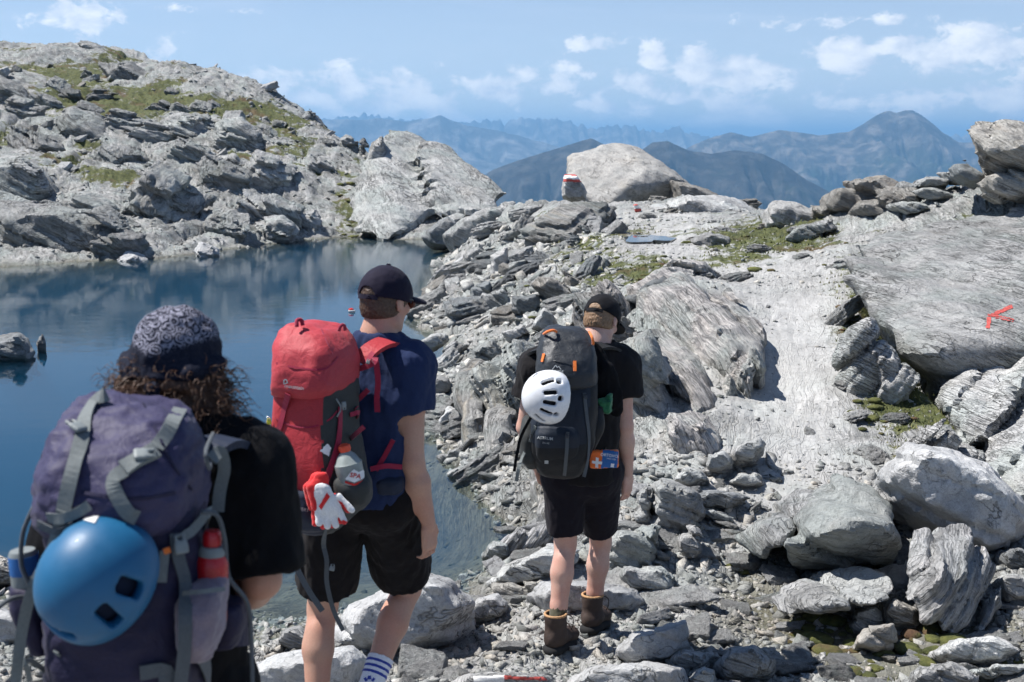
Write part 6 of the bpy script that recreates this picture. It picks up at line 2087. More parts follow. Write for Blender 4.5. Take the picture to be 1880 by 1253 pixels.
def boot(parent, ankle, fwd, pitch, M_leather, M_sole, M_lin, M_lace, size=1.0, name='boot', top=.098):
    """laced hiking boot standing (pitch 0) or with its heel lifted"""
    f0 = unit((fwd[0], fwd[1], 0))
    f = unit(f0 * math.cos(pitch) - v3((0, 0, 1)) * math.sin(pitch))
    r = unit(np.cross(f, v3((0, 0, 1))))
    u = np.cross(r, f)
    R = np.stack([r, f, u], axis=1)
    s = size

    def P(x, y, z):
        return ankle + R @ (v3((x, y, z)) * s)
    fl = Field(ankle - .26, ankle + .28, .0058)
    fl.cone(P(0, -.010, .085), P(0, -.004, -.01), .056 * s, .050 * s, .02, (f, 1.12))
    fl.ell(P(0, -.028, -.035), v3((.043, .050, .045)) * s, R, .03)
    fl.cone(P(0, .01, -.03), P(0, .115, -.05), .048 * s, .042 * s, .03, (u, .95))
    fl.ell(P(.004, .135, -.052), v3((.049, .065, .036)) * s, R, .02)
    fl.plane(-u, P(0, 0, -.078))
    fl.plane(u, P(0, 0, top))
    fl.cone(P(0, -.010, .16), P(0, -.008, .06), .047 * s, .042 * s, 0, (f, 1.12), cut=True)
    b = field_obj(fl, name, M_leather, parent, 1, [(.003, (18, 18, 22), 3)])
    fs = Field(ankle - .26, ankle + .28, .0062)
    fs.cone(P(0, -.034, -.083), P(0, .0, -.083), .053 * s, .050 * s, .01, (u, .62))
    fs.cone(P(0, .0, -.083), P(.003, .10, -.088), .050 * s, .056 * s, .02, (u, .55))
    fs.cone(P(.003, .10, -.092), P(.006, .15, -.085), .053 * s, .042 * s, .02, (u, .55))
    for yy_ in (-.055, -.025, .02, .055, .09, .125, .16):
        fs.box(P(0, yy_, -.112), v3((.06, .007, .012)) * s, R, 0, .002, cut=True)
    field_obj(fs, 'boot_sole', M_sole, b, 0)
    if top < .09:
        return b
    fr = Field(P(0, -.01, .095) - .09, P(0, -.01, .095) + .09, .004)
    for i in range(20):
        a0, a1 = 2 * math.pi * i / 20, 2 * math.pi * (i + 1) / 20
        fr.cone(P(.052 * math.cos(a0), -.010 + .058 * math.sin(a0), .094), P(.052 * math.cos(a1), -.010 + .058 * math.sin(a1), .094), .0065 * s, .0065 * s, .004)
    field_obj(fr, 'boot_collar', M_lin, b, 1)
    for i in range(4):
        z, y = .075 - .028 * i, .058 + .012 * i * i
        tube('lace', [P(-.03, y - .012, z), P(0, y + .006, z - .006), P(.03, y - .012, z - .014)], .0028, M_lace, b, 4, 6)
    tube('lace', [P(.022, .056, .08), P(.06, .06, .065), P(.064, .058, .03), P(.05, .065, .0)], .0024, M_lace, b, 4, 6)
    return b


def cap_hat(parent, J, mat, M_strap, vox=.004, name='cap', down=.012, s=1.0):
    """baseball cap: crown, arch shaped opening with strap at the back, curved brim"""
    c, R = J['head'], J['HR']

    def P(x, y, z):
        return c + R @ (v3((x, y, z)) * s)
    f = Field(c - .24, c + .28, vox)
    f.ell(P(0, -.004, .020), v3((.088, .109, .103)) * s, R, 0)
    f.plane(R @ v3((0, -.06, -1)), P(0, 0, .012 - down))
    f.ell(P(0, -.004, .016), v3((.081, .102, .096)) * s, R, 0, cut=True)
    f.ell(P(0, -.112, .014 - down), v3((.036, .05, .036)) * s, R, .004, cut=True)
    o = field_obj(f, name, mat, parent, 2, [(.0015, (30, 30, 30), 4)])
    fb = Field(c - .1 + R @ v3((0, .1, 0)), c + .2 + R @ v3((0, .1, 0)), .004)
    fb.lo = fb.lo
    fb = Field(np.minimum(P(-.1, .05, -.06), P(.1, .24, .08)) - .1, np.maximum(P(-.1, .05, -.06), P(.1, .24, .08)) + .1, .004)
    fb.ell(P(0, .09, .004), v3((.080, .105, .022)) * s, R, 0)
    fb.ell(P(0, .085, -.010), v3((.084, .11, .022)) * s, R, .002, cut=True)
    fb.plane(R @ v3((0, -1, -.1)), P(0, .07, 0))
    field_obj(fb, 'brim', mat, o, 1)
    pp = [P(.084 * math.cos(a), -.004 + .106 * math.sin(a), .010 - down * .6) for a in np.linspace(math.radians(238), math.radians(302), 7)]
    ribbon('strap', pp, .017, M_strap, o, [R @ v3((math.cos(a), math.sin(a), 0)) for a in np.linspace(math.radians(238), math.radians(302), 7)], .004)
    buckle('buckle', pp[4] + R @ v3((0, -.005, 0)), R @ v3((.2, -1, 0)), R @ v3((1, 0, 0)), .022, M_strap, o)
    f = Field(P(0, 0, .12) - .02, P(0, 0, .12) + .02, .002)
    f.ell(P(0, -.004, .124), v3((.009, .009, .005)) * s, R, 0)
    field_obj(f, 'button', mat, o, 0)
    return o


def short_hair(parent, J, mat, low=-.055, s=1.0, vox=.0036):
    c, R = J['head'], J['HR']

    def P(x, y, z):
        return c + R @ (v3((x, y, z)) * s)
    f = Field(c - .17, c + .17, vox)
    f.ell(P(0, -.010, .018), v3((.0795, .100, .090)) * s, R, 0)
    f.ell(P(0, -.03, -.035), v3((.070, .068, .06)) * s, R, .02)
    f.plane(R @ v3((0, .9, -.55)), P(0, .045, low))
    f.plane(R @ v3((0, .25, -1)), P(0, -.05, low - .012))
    f.plane(R @ v3((0, 1, 0)), P(0, .07, 0))
    for sx in (-1, 1):
        f.ell(P(sx * .084, -.004, -.014), v3((.022, .024, .036)) * s, R, .002, cut=True)
    o = field_obj(f, 'hair', mat, parent, 1)
    V = np.array([v.co[:] for v in o.data.vertices])
    F = np.array([p.vertices[:] for p in o.data.polygons])
    N_ = normals(V, F)
    V = V + N_ * (.0035 * perlin(V * v3((260, 260, 90)), 3))[:, None]
    o.data.vertices.foreach_set('co', V.astype(np.float32).ravel())
    return o


def helmet(name, c, crown, side, rad, label, M_shell, M_in, vents, vox=.0045, grp=None, rim_cut=.25):
    """climbing helmet: shell with slots, dark foam lining behind them; crown points out of the top, side to the row of vents"""
    z = unit(crown)
    x = unit(v3(side) - z * (v3(side) @ z))
    y = np.cross(z, x)
    R = np.stack([x, y, z], axis=1)
    root = empty(name, Vector(c), label, 'helmet', grp)
    f = Field(c - max(rad) - .02, c + max(rad) + .02, vox)
    f.ell(c, rad, R, 0)
    f.ell(c + x * rad[0] * .25 - z * rad[2] * .1, v3(rad) * v3((.86, 1.0, .86)), R, .02)
    f.plane(-z, c - z * rad[2] * rim_cut)
    f.ell(c - z * .008, v3(rad) - .011, R, 0, cut=True)
    for (a, pol, ln, wd) in vents:
        dr = x * math.cos(a) + y * math.sin(a)
        p = c + dr * rad[0] * math.sin(pol) * .97 + z * rad[2] * math.cos(pol) * .97
        tz = unit(dr * math.cos(pol) - z * math.sin(pol))
        nn = unit(dr * math.sin(pol) + z * math.cos(pol))
        ss = np.cross(tz, nn)
        f.box(p, (wd, ln, .03), np.stack([ss, tz, nn], axis=1), 0, .006, cut=True)
    sh = field_obj(f, 'shell', M_shell, root, 2)
    f2 = Field(c - max(rad), c + max(rad), vox * 1.3)
    f2.ell(c - z * .006, v3(rad) - .014, R, 0)
    f2.plane(-z, c - z * rad[2] * (rim_cut - .03))
    f2.ell(c - z * .03, v3(rad) - .035, R, 0, cut=True)
    field_obj(f2, 'liner', M_in, root, 1)
    return root, sh, R


# fabrics and plastics
C_black = cloth_mat('black_jersey', (.005, .005, .006), col2=(.010, .010, .012), sheen=0, spec=.12)
C_char = cloth_mat('faded_black_jersey', (.011, .010, .011), col2=(.024, .021, .023), sheen=.03, spec=.15, var=.12)
C_navy = cloth_mat('navy_jersey', (.015, .026, .075), col2=(.026, .043, .11), sheen=.06, spec=.15, var=.1)
C_shorts3 = cloth_mat('black_shorts_cloth', (.008, .0065, .011), col2=(.016, .013, .020), sheen=.04, spec=.15)
C_shorts2 = cloth_mat('dark_brown_black_shorts_cloth', (.007, .0055, .006), col2=(.015, .011, .013), sheen=.04, spec=.15)
C_red = cloth_mat('red_pack_nylon', (.35, .024, .033), .62, 320, .9, .03, .3, .3, (.44, .042, .050))
C_redlid = cloth_mat('red_lid_nylon', (.39, .034, .046), .6, 320, .9, .05, .3, .3, (.47, .065, .076))
C_mag = cloth_mat('crimson_webbing', (.26, .008, .036), .7, 600, .2)
C_grey = cloth_mat('dark_grey_nylon', (.032, .035, .035), .7, 320, .5, .05)
C_nvy2 = cloth_mat('navy_nylon', (.012, .019, .040), .65, 320, .5, .03)
C_purple = cloth_mat('purple_pack_nylon', (.031, .027, .070), .62, 320, .9, .04, .3, .35, (.056, .049, .112))
C_purple2 = cloth_mat('deep_purple_nylon', (.014, .012, .036), .65, 320, .9, .03, .25, .35, (.027, .023, .060))
C_web = cloth_mat('grey_webbing', (.135, .15, .15), .75, 700, .2, .05)
C_web2 = cloth_mat('slate_webbing', (.075, .085, .095), .75, 700, .2, .05)
C_blk = cloth_mat('charcoal_pack_nylon', (.008, .009, .011), .6, 320, .6, .03, .25, .4, (.016, .018, .022))
C_slate = cloth_mat('slate_lid_nylon', (.014, .017, .022), .5, 320, .9, .04, .4, .4, (.030, .035, .043))
C_dnavy = cloth_mat('ink_blue_nylon', (.008, .014, .026), .6, 320, .5, .03, .3, .3, (.015, .024, .042))
C_orange = cloth_mat('orange_webbing', (.75, .17, .03), .7, 600, .2)
C_mesh = cloth_mat('grey_mauve_mesh', (.17, .135, .165), .8, 200, .5)
C_cap2 = cloth_mat('navy_cap_cloth', (.010, .008, .020), .8, 500, .2, .03, .15)
C_cap3 = cloth_mat('black_cap_cloth', (.006, .006, .008), .8, 500, .2, .03, .15)
C_white = cloth_mat('white_leather', (.70, .69, .68), .6, 500, .4)
C_gred = cloth_mat('red_knit', (.60, .020, .022), .7, 500, .4)
C_sock = cloth_mat('white_sock_knit', (.72, .72, .76), .9, 300, .3)
C_sockb = cloth_mat('blue_sock_knit', (.035, .055, .30), .9, 300, .3)
C_sockg = cloth_mat('olive_sock_knit', (.085, .080, .050), .9, 300, .4)
M_leather = plain_mat('brown_boot_leather', (.050, .034, .028), .7, .3, var=.3, scale=45, bmp=.4)
M_sole = plain_mat('black_rubber', (.018, .018, .019), .8, .2, var=.3)
M_tan = plain_mat('tan_lining', (.42, .25, .13), .8, .2)
M_lace = plain_mat('dark_lace', (.045, .032, .026), .8, .2)
M_plast = plain_mat('dark_plastic', (.03, .032, .036), .45, .45)
M_gplast = plain_mat('grey_plastic', (.19, .21, .21), .5, .4)
M_whelm = plain_mat('white_helmet_shell', (.74, .75, .77), .28, .5, var=.03, coat=.3)
M_bhelm = plain_mat('blue_helmet_shell', (.006, .098, .215), .5, .45, var=.06, coat=.04)
M_foam = plain_mat('dark_foam', (.02, .02, .022), .9, .2)
M_bfoam = plain_mat('navy_foam', (.010, .016, .035), .9, .2)
M_redplast = plain_mat('red_bottle_enamel', (.42, .010, .014), .3, .5, var=.06)
M_orplast = plain_mat('red_orange_cap_plastic', (.70, .075, .03), .4, .45)
M_flask = plain_mat('grey_soft_flask', (.24, .27, .26), .35, .45, var=.2)
M_print = plain_mat('white_print', (.72, .72, .72), .7, .2)
M_pgrey = plain_mat('grey_print', (.38, .40, .41), .7, .2)
M_pred = plain_mat('red_print', (.50, .03, .03), .7, .2)
M_porange = plain_mat('orange_print', (.80, .16, .03), .6, .3)
M_pblue = plain_mat('blue_print', (.025, .12, .34), .6, .3)
M_green = cloth_mat('green_cloth', (.02, .13, .055), .7, 300, .5)
M_metal = plain_mat('steel', (.5, .5, .5), .3, .5, 1.0)
M_lens = plain_mat('brown_lens', (.10, .022, .012), .1, .6)
SK3 = skin_mat('fair_skin', (.56, .36, .29))
SK2 = skin_mat('tanned_skin', (.47, .275, .20))
SK1 = skin_mat('warm_skin', (.45, .24, .165))


def hair_mat(name, c1, c2):
    m_, N_, b, out = new_mat(name)
    p_ = N_.n('ShaderNodeTexCoord').outputs['Object']
    N_.l(N_.mix(N_.ramp(N_.noise(p_, 120, 4, .65), [(.3, 0), (.7, 1)]), c1, c2), b.inputs['Base Color'])
    b.inputs['Roughness'].default_value = .5
    b.inputs['Specular IOR Level'].default_value = .35
    bump(N_, b, N_.noise(p_, 300, 3, .6), .5, .002)
    return m_


H_blond = hair_mat('light_brown_hair', (.16, .095, .055), (.30, .19, .11))
H_brown = hair_mat('dark_brown_hair', (.045, .026, .018), (.11, .068, .045))
H_curl = hair_mat('curly_brown_hair', (.035, .016, .009), (.115, .055, .030))
def AT(*p):
    return np.array(at(*p))


# ================================================================== hiker with the black pack, farthest down the trail
root3 = empty('person', Vector((.33, 6.12, -2.5)), 'hiker in black shirt and brown boots walking away with a black backpack', 'person')
J3 = dict(depth=unit((.2, 1, 0)), pelvis=AT(1068, 852, 6.12), waist=AT(1068, 800, 6.10), chest=AT(1065, 722, 6.10), neck=AT(1090, 648, 6.10), head=AT(1105, 586, 6.17),
          HR=frame_from((.44, .76, -.52)), sl=AT(986, 676, 6.02), sr=AT(1141, 672, 6.16), el=AT(964, 785, 6.08), er=AT(1147, 782, 6.14), wl=AT(986, 858, 6.26), wr=AT(1153, 872, 6.22),
          hl=AT(1036, 868, 6.12), hr=AT(1098, 868, 6.14), kl=AT(1038, 1000, 6.18), kr=AT(1103, 996, 6.36), al=AT(1021, 1160, 6.06), ar=AT(1088, 1124, 6.34), fl=unit((.30, .95, 0)), fr=unit((.28, .95, 0)),
          hbr=v3((.75, -.65, 0)), htr=v3((.65, .75, 0)), hbl=v3((-.9, -.3, 0)), htl=v3((.2, 1, 0)), hdr=v3((-.06, .06, -1)))
body('body', J3, SK3, root3, build=.94)
shirt(J3, C_char, root3, sl_len=.50, loose=1.0, wr=.008, hem=.06, sleeve_r=.070)
shorts(J3, C_shorts3, root3, frac=.80, r_hem=.092)
short_hair(root3, J3, H_blond)
cap_hat(root3, J3, C_cap3, C_cap3)
f_ = Field(J3['al'] - .2, J3['al'] + .25, .0055)
capped(f_, J3['al'] * .55 + J3['kl'] * .45 - (J3['kl'] - J3['al']) * .12, J3['al'], .044, .043, .01, cap0=True)
field_obj(f_, 'sock', C_sockg, root3, 1, [(.002, (60, 60, 25), 3)])
f_ = Field(J3['ar'] - .2, J3['ar'] + .25, .0055)
capped(f_, J3['ar'] * .55 + J3['kr'] * .45 - (J3['kr'] - J3['ar']) * .12, J3['ar'], .044, .043, .01, cap0=True)
field_obj(f_, 'sock', C_sockg, root3, 1, [(.002, (60, 60, 25), 3)])
boot(root3, J3['al'], (.50, .86), math.radians(2), M_leather, M_sole, M_tan, M_lace)
boot(root3, J3['ar'], (.42, .9), math.radians(4), M_leather, M_sole, M_tan, M_lace)

S3 = 375.0
def sec(py, x0, x1, Y, hd):
    c = AT((x0 + x1) / 2, py, Y)
    k = (Y - .8 * hd) / Y          # the outline seen is that of the nearer half
    return (c, (x1 - x0) / 2 / FPX * (c[1] * math.cos(PITCH) - c[2] * math.sin(PITCH)) * k, hd)


bp3 = empty('backpack', Vector(AT(1030, 868, 5.85)), 'black trekking backpack with orange loops and a white helmet on it', 'backpack')
main3 = loft('main_bag', [sec(700, 984, 1094, 5.86, .125), sec(725, 978, 1096, 5.85, .135), sec(760, 972, 1097, 5.84, .145), sec(800, 968, 1096, 5.84, .15), sec(835, 972, 1086, 5.85, .145), sec(862, 985, 1072, 5.87, .11)],
             [C_dnavy, C_blk], bp3, expo=3.0, wr=[(.008, (7, 7, 5), 3), (.003, (24, 24, 14), 4)], matf=lambda c, n: np.where((n[:, 0] > .55) | (c[:, 2] < AT(1030, 815, 5.7)[2]), 1, 0))
lid3 = loft('lid', [sec(606, 1000, 1072, 5.92, .085), sec(622, 990, 1088, 5.90, .115), (sec(650, 985, 1094, 5.87, .145)), sec(680, 983, 1098, 5.85, .152), sec(700, 984, 1098, 5.85, .15)], [C_slate], bp3, expo=3.2, dome=.22,
            wr=[(.008, (8, 8, 6), 13), (.0035, (22, 22, 16), 14)])
lp3 = loft('side_pocket', [sec(770, 960, 985, 5.86, .07), sec(800, 955, 988, 5.84, .085), sec(840, 955, 992, 5.85, .085), sec(856, 966, 990, 5.87, .06)], [C_grey], bp3, expo=2.6, wr=[(.006, (12, 12, 8), 5)])
loft('side_pocket', [sec(745, 1076, 1108, 5.88, .07), sec(780, 1074, 1108, 5.87, .085), sec(815, 1066, 1096, 5.88, .085), sec(830, 1064, 1084, 5.9, .06)], [C_blk], bp3, expo=2.6, wr=[(.006, (12, 12, 8), 6)])
fp3 = loft('front_pocket', [sec(782, 985, 1066, 5.74, .055), sec(800, 982, 1068, 5.73, .06), sec(830, 984, 1064, 5.74, .06), sec(850, 992, 1056, 5.76, .045)], [C_dnavy, C_blk], bp3, expo=3, wr=[(.006, (12, 12, 8), 8)], matf=lambda c, n: np.where(c[:, 2] < AT(1030, 822, 5.7)[2], 1, 0))
B3 = merge_bvh(main3, lid3, lp3, fp3)
strap('compression_strap', [(1072, 722), (1076, 760), (1080, 800), (1078, 840), (1072, 876, 5.74)], .016, C_web2, bp3, B3)
strap('compression_strap', [(1042, 794), (1040, 830), (1037, 862), (1036, 874, 5.76)], .016, C_web2, bp3, B3)
strap('compression_strap', [(984, 782), (975, 806), (962, 836), (952, 862, 5.72), (948, 884, 5.72)], .016, C_web, bp3, B3)
strap('compression_strap', [(972, 752), (962, 790, 5.74), (950, 830, 5.74), (944, 866, 5.74)], .014, C_black, bp3, B3)
for (px, py) in ((1041, 800), (978, 800), (1073, 728)):
    p_, n_ = hit(B3, px, py, .012)
    buckle('buckle', p_, n_, (0, 0, 1), .028, M_plast, bp3)
for pix in ([(1000, 616), (1006, 609, 5.80), (1016, 607, 5.80), (1022, 612)], [(1080, 612), (1086, 617, 5.80), (1089, 628, 5.79), (1086, 634)]):
    tube('haul_loop', [hit(B3, *(q if len(q) < 3 else q[:2]), .008)[0] if len(q) < 3 else AT(*q) for q in pix], .0065, C_orange, bp3)
strap('zip_pull', [(1000, 651), (997, 665)], .014, C_orange, bp3, B3, .006, .005)
strap('zip_pull', [(1055, 664), (1055, 682)], .015, C_orange, bp3, B3, .006, .005)
strap('zip', [(993, 662), (1020, 663), (1050, 670)], .005, M_plast, lid3, B3, .003, .002)
text_on('letters', 'VAUDE', B3, 1022, 683, 8, .06, M_pgrey, lid3, thick=.01)
for (ax0, ay0, ax1, ay1) in ((1014, 679, 1020, 671), (1020, 671, 1023, 675), (1023, 675, 1026, 673), (1026, 673, 1030, 679)):
    strap('emblem', [(ax0, ay0), ((ax0 + ax1) / 2, (ay0 + ay1) / 2), (ax1, ay1)], .0035, M_pgrey, lid3, B3, .002, .001)
text_on('letters', 'ASTRUM', B3, 1001, 805, 7.5, .1, M_pgrey, fp3, thick=.01)
text_on('letters', '70+10', B3, 1002, 814, 5, .1, M_pgrey, fp3)
patch('emblem', B3, [(1000, 845), (1007, 845), (1007, 851), (1000, 851)], M_pgrey, bp3, 1, .003)
# shoulder straps and belt of the black pack
ribbon('shoulder_strap', [AT(1085, 640, 5.98), AT(1112, 636, 6.03), AT(1136, 648, 6.14), AT(1140, 690, 6.30)], .062, C_blk, bp3, [(-.2, -.6, .8), (0, -.3, 1), (.3, .2, .9), (.3, 1, .2)], .014)
ribbon('shoulder_strap', [AT(1012, 640, 5.96), AT(992, 640, 5.95), AT(976, 655, 6.0), AT(976, 700, 6.2)], .062, C_blk, bp3, [(-.2, -.6, .8), (0, -.3, 1), (-.3, .2, .9), (-.3, 1, .2)], .014)
ribbon('hip_belt', [AT(985, 838, 5.95), AT(975, 842, 6.1), AT(1010, 846, 6.28), AT(1068, 846, 6.32), AT(1122, 842, 6.26), AT(1134, 838, 6.12), AT(1105, 834, 5.98)], .07, C_blk, bp3, [(-.5, -1, 0), (-1, 0, 0), (-.6, 1, 0), (0, 1, 0), (.6, 1, 0), (1, 0, 0), (.5, -1, 0)], .02)

# black jacket stuffed between pack and back, its sleeve hanging
jk = empty('jacket', Vector(AT(1110, 700, 5.98)), 'black jacket hanging from the right side of the black backpack', 'jacket')
f_ = Field(*bounds(AT(1080, 640, 5.9), AT(1150, 770, 6.0), pad=.12), .006)
f_.chain([(AT(1094, 642, 5.97), .035), (AT(1105, 690, 5.93), .058), (AT(1120, 730, 5.93), .052), (AT(1130, 752, 5.94), .036)], .03, (unit((0, 1, 0)), .6))
f_.chain([(AT(1102, 660, 5.98), .03), (AT(1096, 720, 5.92), .045), (AT(1100, 748, 5.93), .03)], .03, (unit((0, 1, 0)), .6))
field_obj(f_, 'cloth', C_black, jk, 2, [(.012, (14, 14, 5), 3), (.004, (30, 30, 12), 5)])
gc = empty('cloth', Vector(AT(1110, 755, 5.92)), 'green cloth tucked in the side pocket of the black backpack', 'cloth')
f_ = Field(*bounds(AT(1110, 748, 5.9), pad=.09), .004)
f_.box(AT(1110, 746, 5.86), (.034, .022, .034), frame_from((.3, 1, .2)), .01, .015)
f_.box(AT(1118, 735, 5.87), (.014, .018, .03), frame_from((.3, 1, .2)), .01, .01)
field_obj(f_, 'fabric', M_green, gc, 2, [(.009, (26, 26, 20), 3)])
# first aid pouch
fa = empty('first_aid_pouch', Vector(AT(1108, 856, 5.8)), 'orange and blue first aid pouch with a white cross clipped to the hip belt', 'pouch')
pR = frame_from((.10, 1, -.1), (-.05, 0, 1))
pc_ = AT(1109, 843, 5.80)
f_ = Field(pc_ - .12, pc_ + .12, .0035)
f_.box(pc_, (.068, .022, .042), pR, 0, .012)
pch = field_obj(f_, 'pouch', C_orange, fa, 1, [(.003, (20, 20, 20), 3)])
PB = merge_bvh(pch)
patch('orange_panel', PB, [(1084, 824), (1107, 826), (1103, 861), (1080, 857)], M_porange, fa, 1.2, .0015)
patch('blue_panel', PB, [(1107, 826), (1135, 830), (1132, 866), (1103, 861)], M_pblue, fa, 1.2, .0015)
patch('white_cross', PB, [(1094, 840), (1099, 841), (1098, 859), (1093, 858)], M_print, fa, .7, .003)
patch('white_cross', PB, [(1087, 846), (1106, 848), (1105, 853), (1087, 851)], M_print, fa, .7, .0034)
text_on('letters', 'ORTOVOX', PB, 1121, 837, 7.5, .12, M_print, fa, .003, thick=.015)
text_on('letters', 'FIRST AID', PB, 1122, 843, 4, .12, M_print, fa, .003)
patch('emblem', PB, [(1122, 851), (1128, 852), (1127, 858), (1121, 857)], M_print, fa, .7, .003)
# white helmet
hc3 = AT(1004, 728, 5.60)
helmet('helmet', hc3, (-.80, -.56, .14), (.56, -.80, -.10), (.104, .118, .118), 'white climbing helmet with dark slots strapped to the black backpack', M_whelm, M_foam,
       [(a, 1.12, .030, .0095) for a in np.radians([-62, -32, -4, 24, 54])] + [(a, 1.50, .013, .011) for a in np.radians([-30, 10, 48])] + [(a, 1.1, .03, .008) for a in np.radians([105, -105, 150])], rim_cut=.42)

# ================================================================== hiker with the red pack
root2 = empty('person', Vector((-.60, 4.65, -2.3)), 'hiker in navy cap and blue shirt stepping down with a red backpack', 'person')
J2 = dict(depth=unit((.35, 1, 0)), pelvis=AT(668, 893, 4.62), waist=AT(676, 840, 4.62), chest=AT(684, 735, 4.62), neck=AT(692, 640, 4.60), head=AT(708, 551, 4.63),
          HR=frame_from((.57, .80, -.18)), sl=AT(622, 680, 4.72), sr=AT(750, 678, 4.58), el=AT(590, 835, 4.80), er=AT(757, 850, 4.55), wl=AT(620, 900, 5.02), wr=AT(787, 962, 4.58),
          hl=AT(618, 912, 4.66), hr=AT(712, 916, 4.62), kl=AT(592, 1115, 4.78), kr=AT(747, 1080, 4.92), al=AT(578, 1350, 4.62), ar=AT(672, 1282, 4.64), fl=unit((.1, 1, 0)), fr=unit((.1, 1, 0)),
          hbr=v3((.8, -.6, 0)), htr=v3((.6, .8, 0)), hbl=v3((-.9, .2, 0)), htl=v3((.2, 1, 0)), hdr=v3((.02, .10, -1)))
body('body', J2, SK2, root2, build=1.0)
shirt(J2, C_navy, root2, sl_len=.44, loose=1.0, wr=.009, hem=.05, sleeve_r=.070)
shorts(J2, C_shorts2, root2, frac=.80, r_hem=.120, wr=.008)
short_hair(root2, J2, H_brown)
cap_hat(root2, J2, C_cap2, C_cap2, s=1.03)
HR, hc = J2['HR'], J2['head']
sg = [hc + HR @ v3(p) for p in ((.082, -.01, .005), (.080, .045, .010), (.066, .088, .006))]
tube('sunglasses_temple', sg, .0028, M_plast, root2, 4, 6)
tube('sunglasses_temple', [hc + HR @ v3((-p[0], p[1], p[2])) for p in ((.082, -.01, .005), (.080, .045, .010), (.066, .088, .006))], .0028, M_plast, root2, 4, 6)
for sx in (-1, 1):
    f_ = Field(hc + HR @ v3((sx * .04, .09, 0)) - .05, hc + HR @ v3((sx * .04, .09, 0)) + .05, .0025)
    f_.ell(hc + HR @ v3((sx * .038, .088, .0)), (.031, .012, .023), HR, 0)
    field_obj(f_, 'sunglasses_lens', M_lens, root2, 1)
# socks with three blue stripes
for s_, (k_, a_) in {'l': (J2['kl'], J2['al']), 'r': (J2['kr'], J2['ar'])}.items():
    d_ = k_ - a_
    f_ = Field(*bounds(a_, a_ + d_ * .5, pad=.1), .0055)
    capped(f_, a_ + d_ * .36, a_ - d_ * .02, .0515, .045, .0, cap0=True)
    sk = field_obj(f_, 'sock', C_sock, root2, 1, [(.0015, (70, 70, 20), 3)])
    for q in (.305, .255, .205):
        f_ = Field(*bounds(a_ + d_ * q, pad=.09), .003)
        r_ = .0515 + (.045 - .0515) * (.36 - q) / .38 + .0015
        capped(f_, a_ + d_ * (q + .013), a_ + d_ * (q - .013), r_, r_, 0, cap0=True)
        field_obj(f_, 'sock_stripe', C_sockb, sk, 1)
    if s_ == 'r':
        SB = merge_bvh(sk)
        for ol in ([(676, 1241), (681, 1241), (682, 1248), (674, 1248)], [(668, 1246), (672, 1244), (676, 1250), (671, 1252)], [(686, 1244), (689, 1247), (685, 1252), (681, 1250)]):
            patch('emblem', SB, ol, C_sockb, sk, .7, .002)
boot(root2, J2['al'], (.1, 1), math.radians(0), M_plast, M_sole, M_plast, M_lace, 1.02, 'shoe', top=.012)
boot(root2, J2['ar'], (.1, 1), math.radians(6), M_plast, M_sole, M_plast, M_lace, 1.02, 'shoe', top=.012)

bp2 = empty('backpack', Vector(AT(600, 965, 4.35)), 'red trekking backpack with grey sides and crimson straps', 'backpack')
yaw = math.radians(-20)
dxr, dyr = (math.cos(yaw), math.sin(yaw), 0), (-math.sin(yaw), math.cos(yaw), 0)


def sec2(py, x0, x1, Y, hd):
    """section of the red pack, which is turned a little so that its right side shows"""
    c, w, h = sec(py, x0, x1, Y, hd)
    w2 = (w - abs(math.sin(yaw)) * h * .75) / math.cos(yaw)
    return (c, max(w2, .02), h)


main2 = loft('main_bag', [sec2(700, 498, 664, 4.36, .13), sec2(740, 494, 664, 4.35, .135), sec2(790, 492, 668, 4.34, .14), sec2(850, 494, 678, 4.34, .145), sec2(905, 503, 684, 4.35, .14), sec2(945, 525, 664, 4.37, .12), sec2(968, 552, 634, 4.39, .08)],
             [C_red, C_grey, C_nvy2], bp2, dirx=dxr, diry=dyr, expo=3.4, wr=[(.009, (6, 6, 4.5), 3), (.0035, (20, 20, 12), 4)],
             matf=lambda c, n: np.where((c - AT(560, 905, 4.2)[None, :])[:, 2] < (.14 * (c[:, 0] - AT(560, 900, 4.2)[0])) - .03, np.where(n[:, 0] * dxr[0] + n[:, 1] * dxr[1] > .3, 1, 2), np.where(n[:, 0] * dxr[0] + n[:, 1] * dxr[1] > .45, 1, 0)))
lid2 = loft('lid', [sec2(594, 528, 604, 4.40, .09), sec2(606, 512, 636, 4.39, .12), sec2(636, 499, 660, 4.37, .15), sec2(670, 496, 668, 4.355, .16), sec2(700, 495, 666, 4.35, .158), sec2(716, 498, 658, 4.36, .15)], [C_redlid], bp2, dirx=dxr, diry=dyr, expo=3.6, dome=.18,
            wr=[(.009, (7, 7, 5), 23), (.004, (20, 20, 16), 24)])
pk2 = loft('side_pocket', [sec(862, 612, 676, 4.24, .06), sec(885, 610, 682, 4.22, .075), sec(915, 614, 684, 4.23, .075), sec(932, 630, 672, 4.25, .05)], [C_grey], bp2, expo=2.6, wr=[(.007, (14, 14, 10), 5)])
bs2 = loft('bottom_bag', [sec2(900, 508, 600, 4.27, .09), sec2(930, 520, 610, 4.26, .10), sec2(958, 538, 622, 4.28, .085), sec2(968, 556, 612, 4.3, .06)], [C_nvy2], bp2, dirx=dxr, diry=dyr, expo=2.8, wr=[(.006, (12, 12, 10), 6)])
B2 = merge_bvh(main2, lid2, pk2, bs2)
lb2 = merge_bvh(lid2)
strap('compression_strap', [(622, 748), (622, 780), (618, 820), (606, 860), (596, 890)], .022, C_mag, bp2, B2)
strap('compression_strap', [(530, 722), (524, 750), (516, 780), (512, 792)], .020, C_mag, bp2, B2)
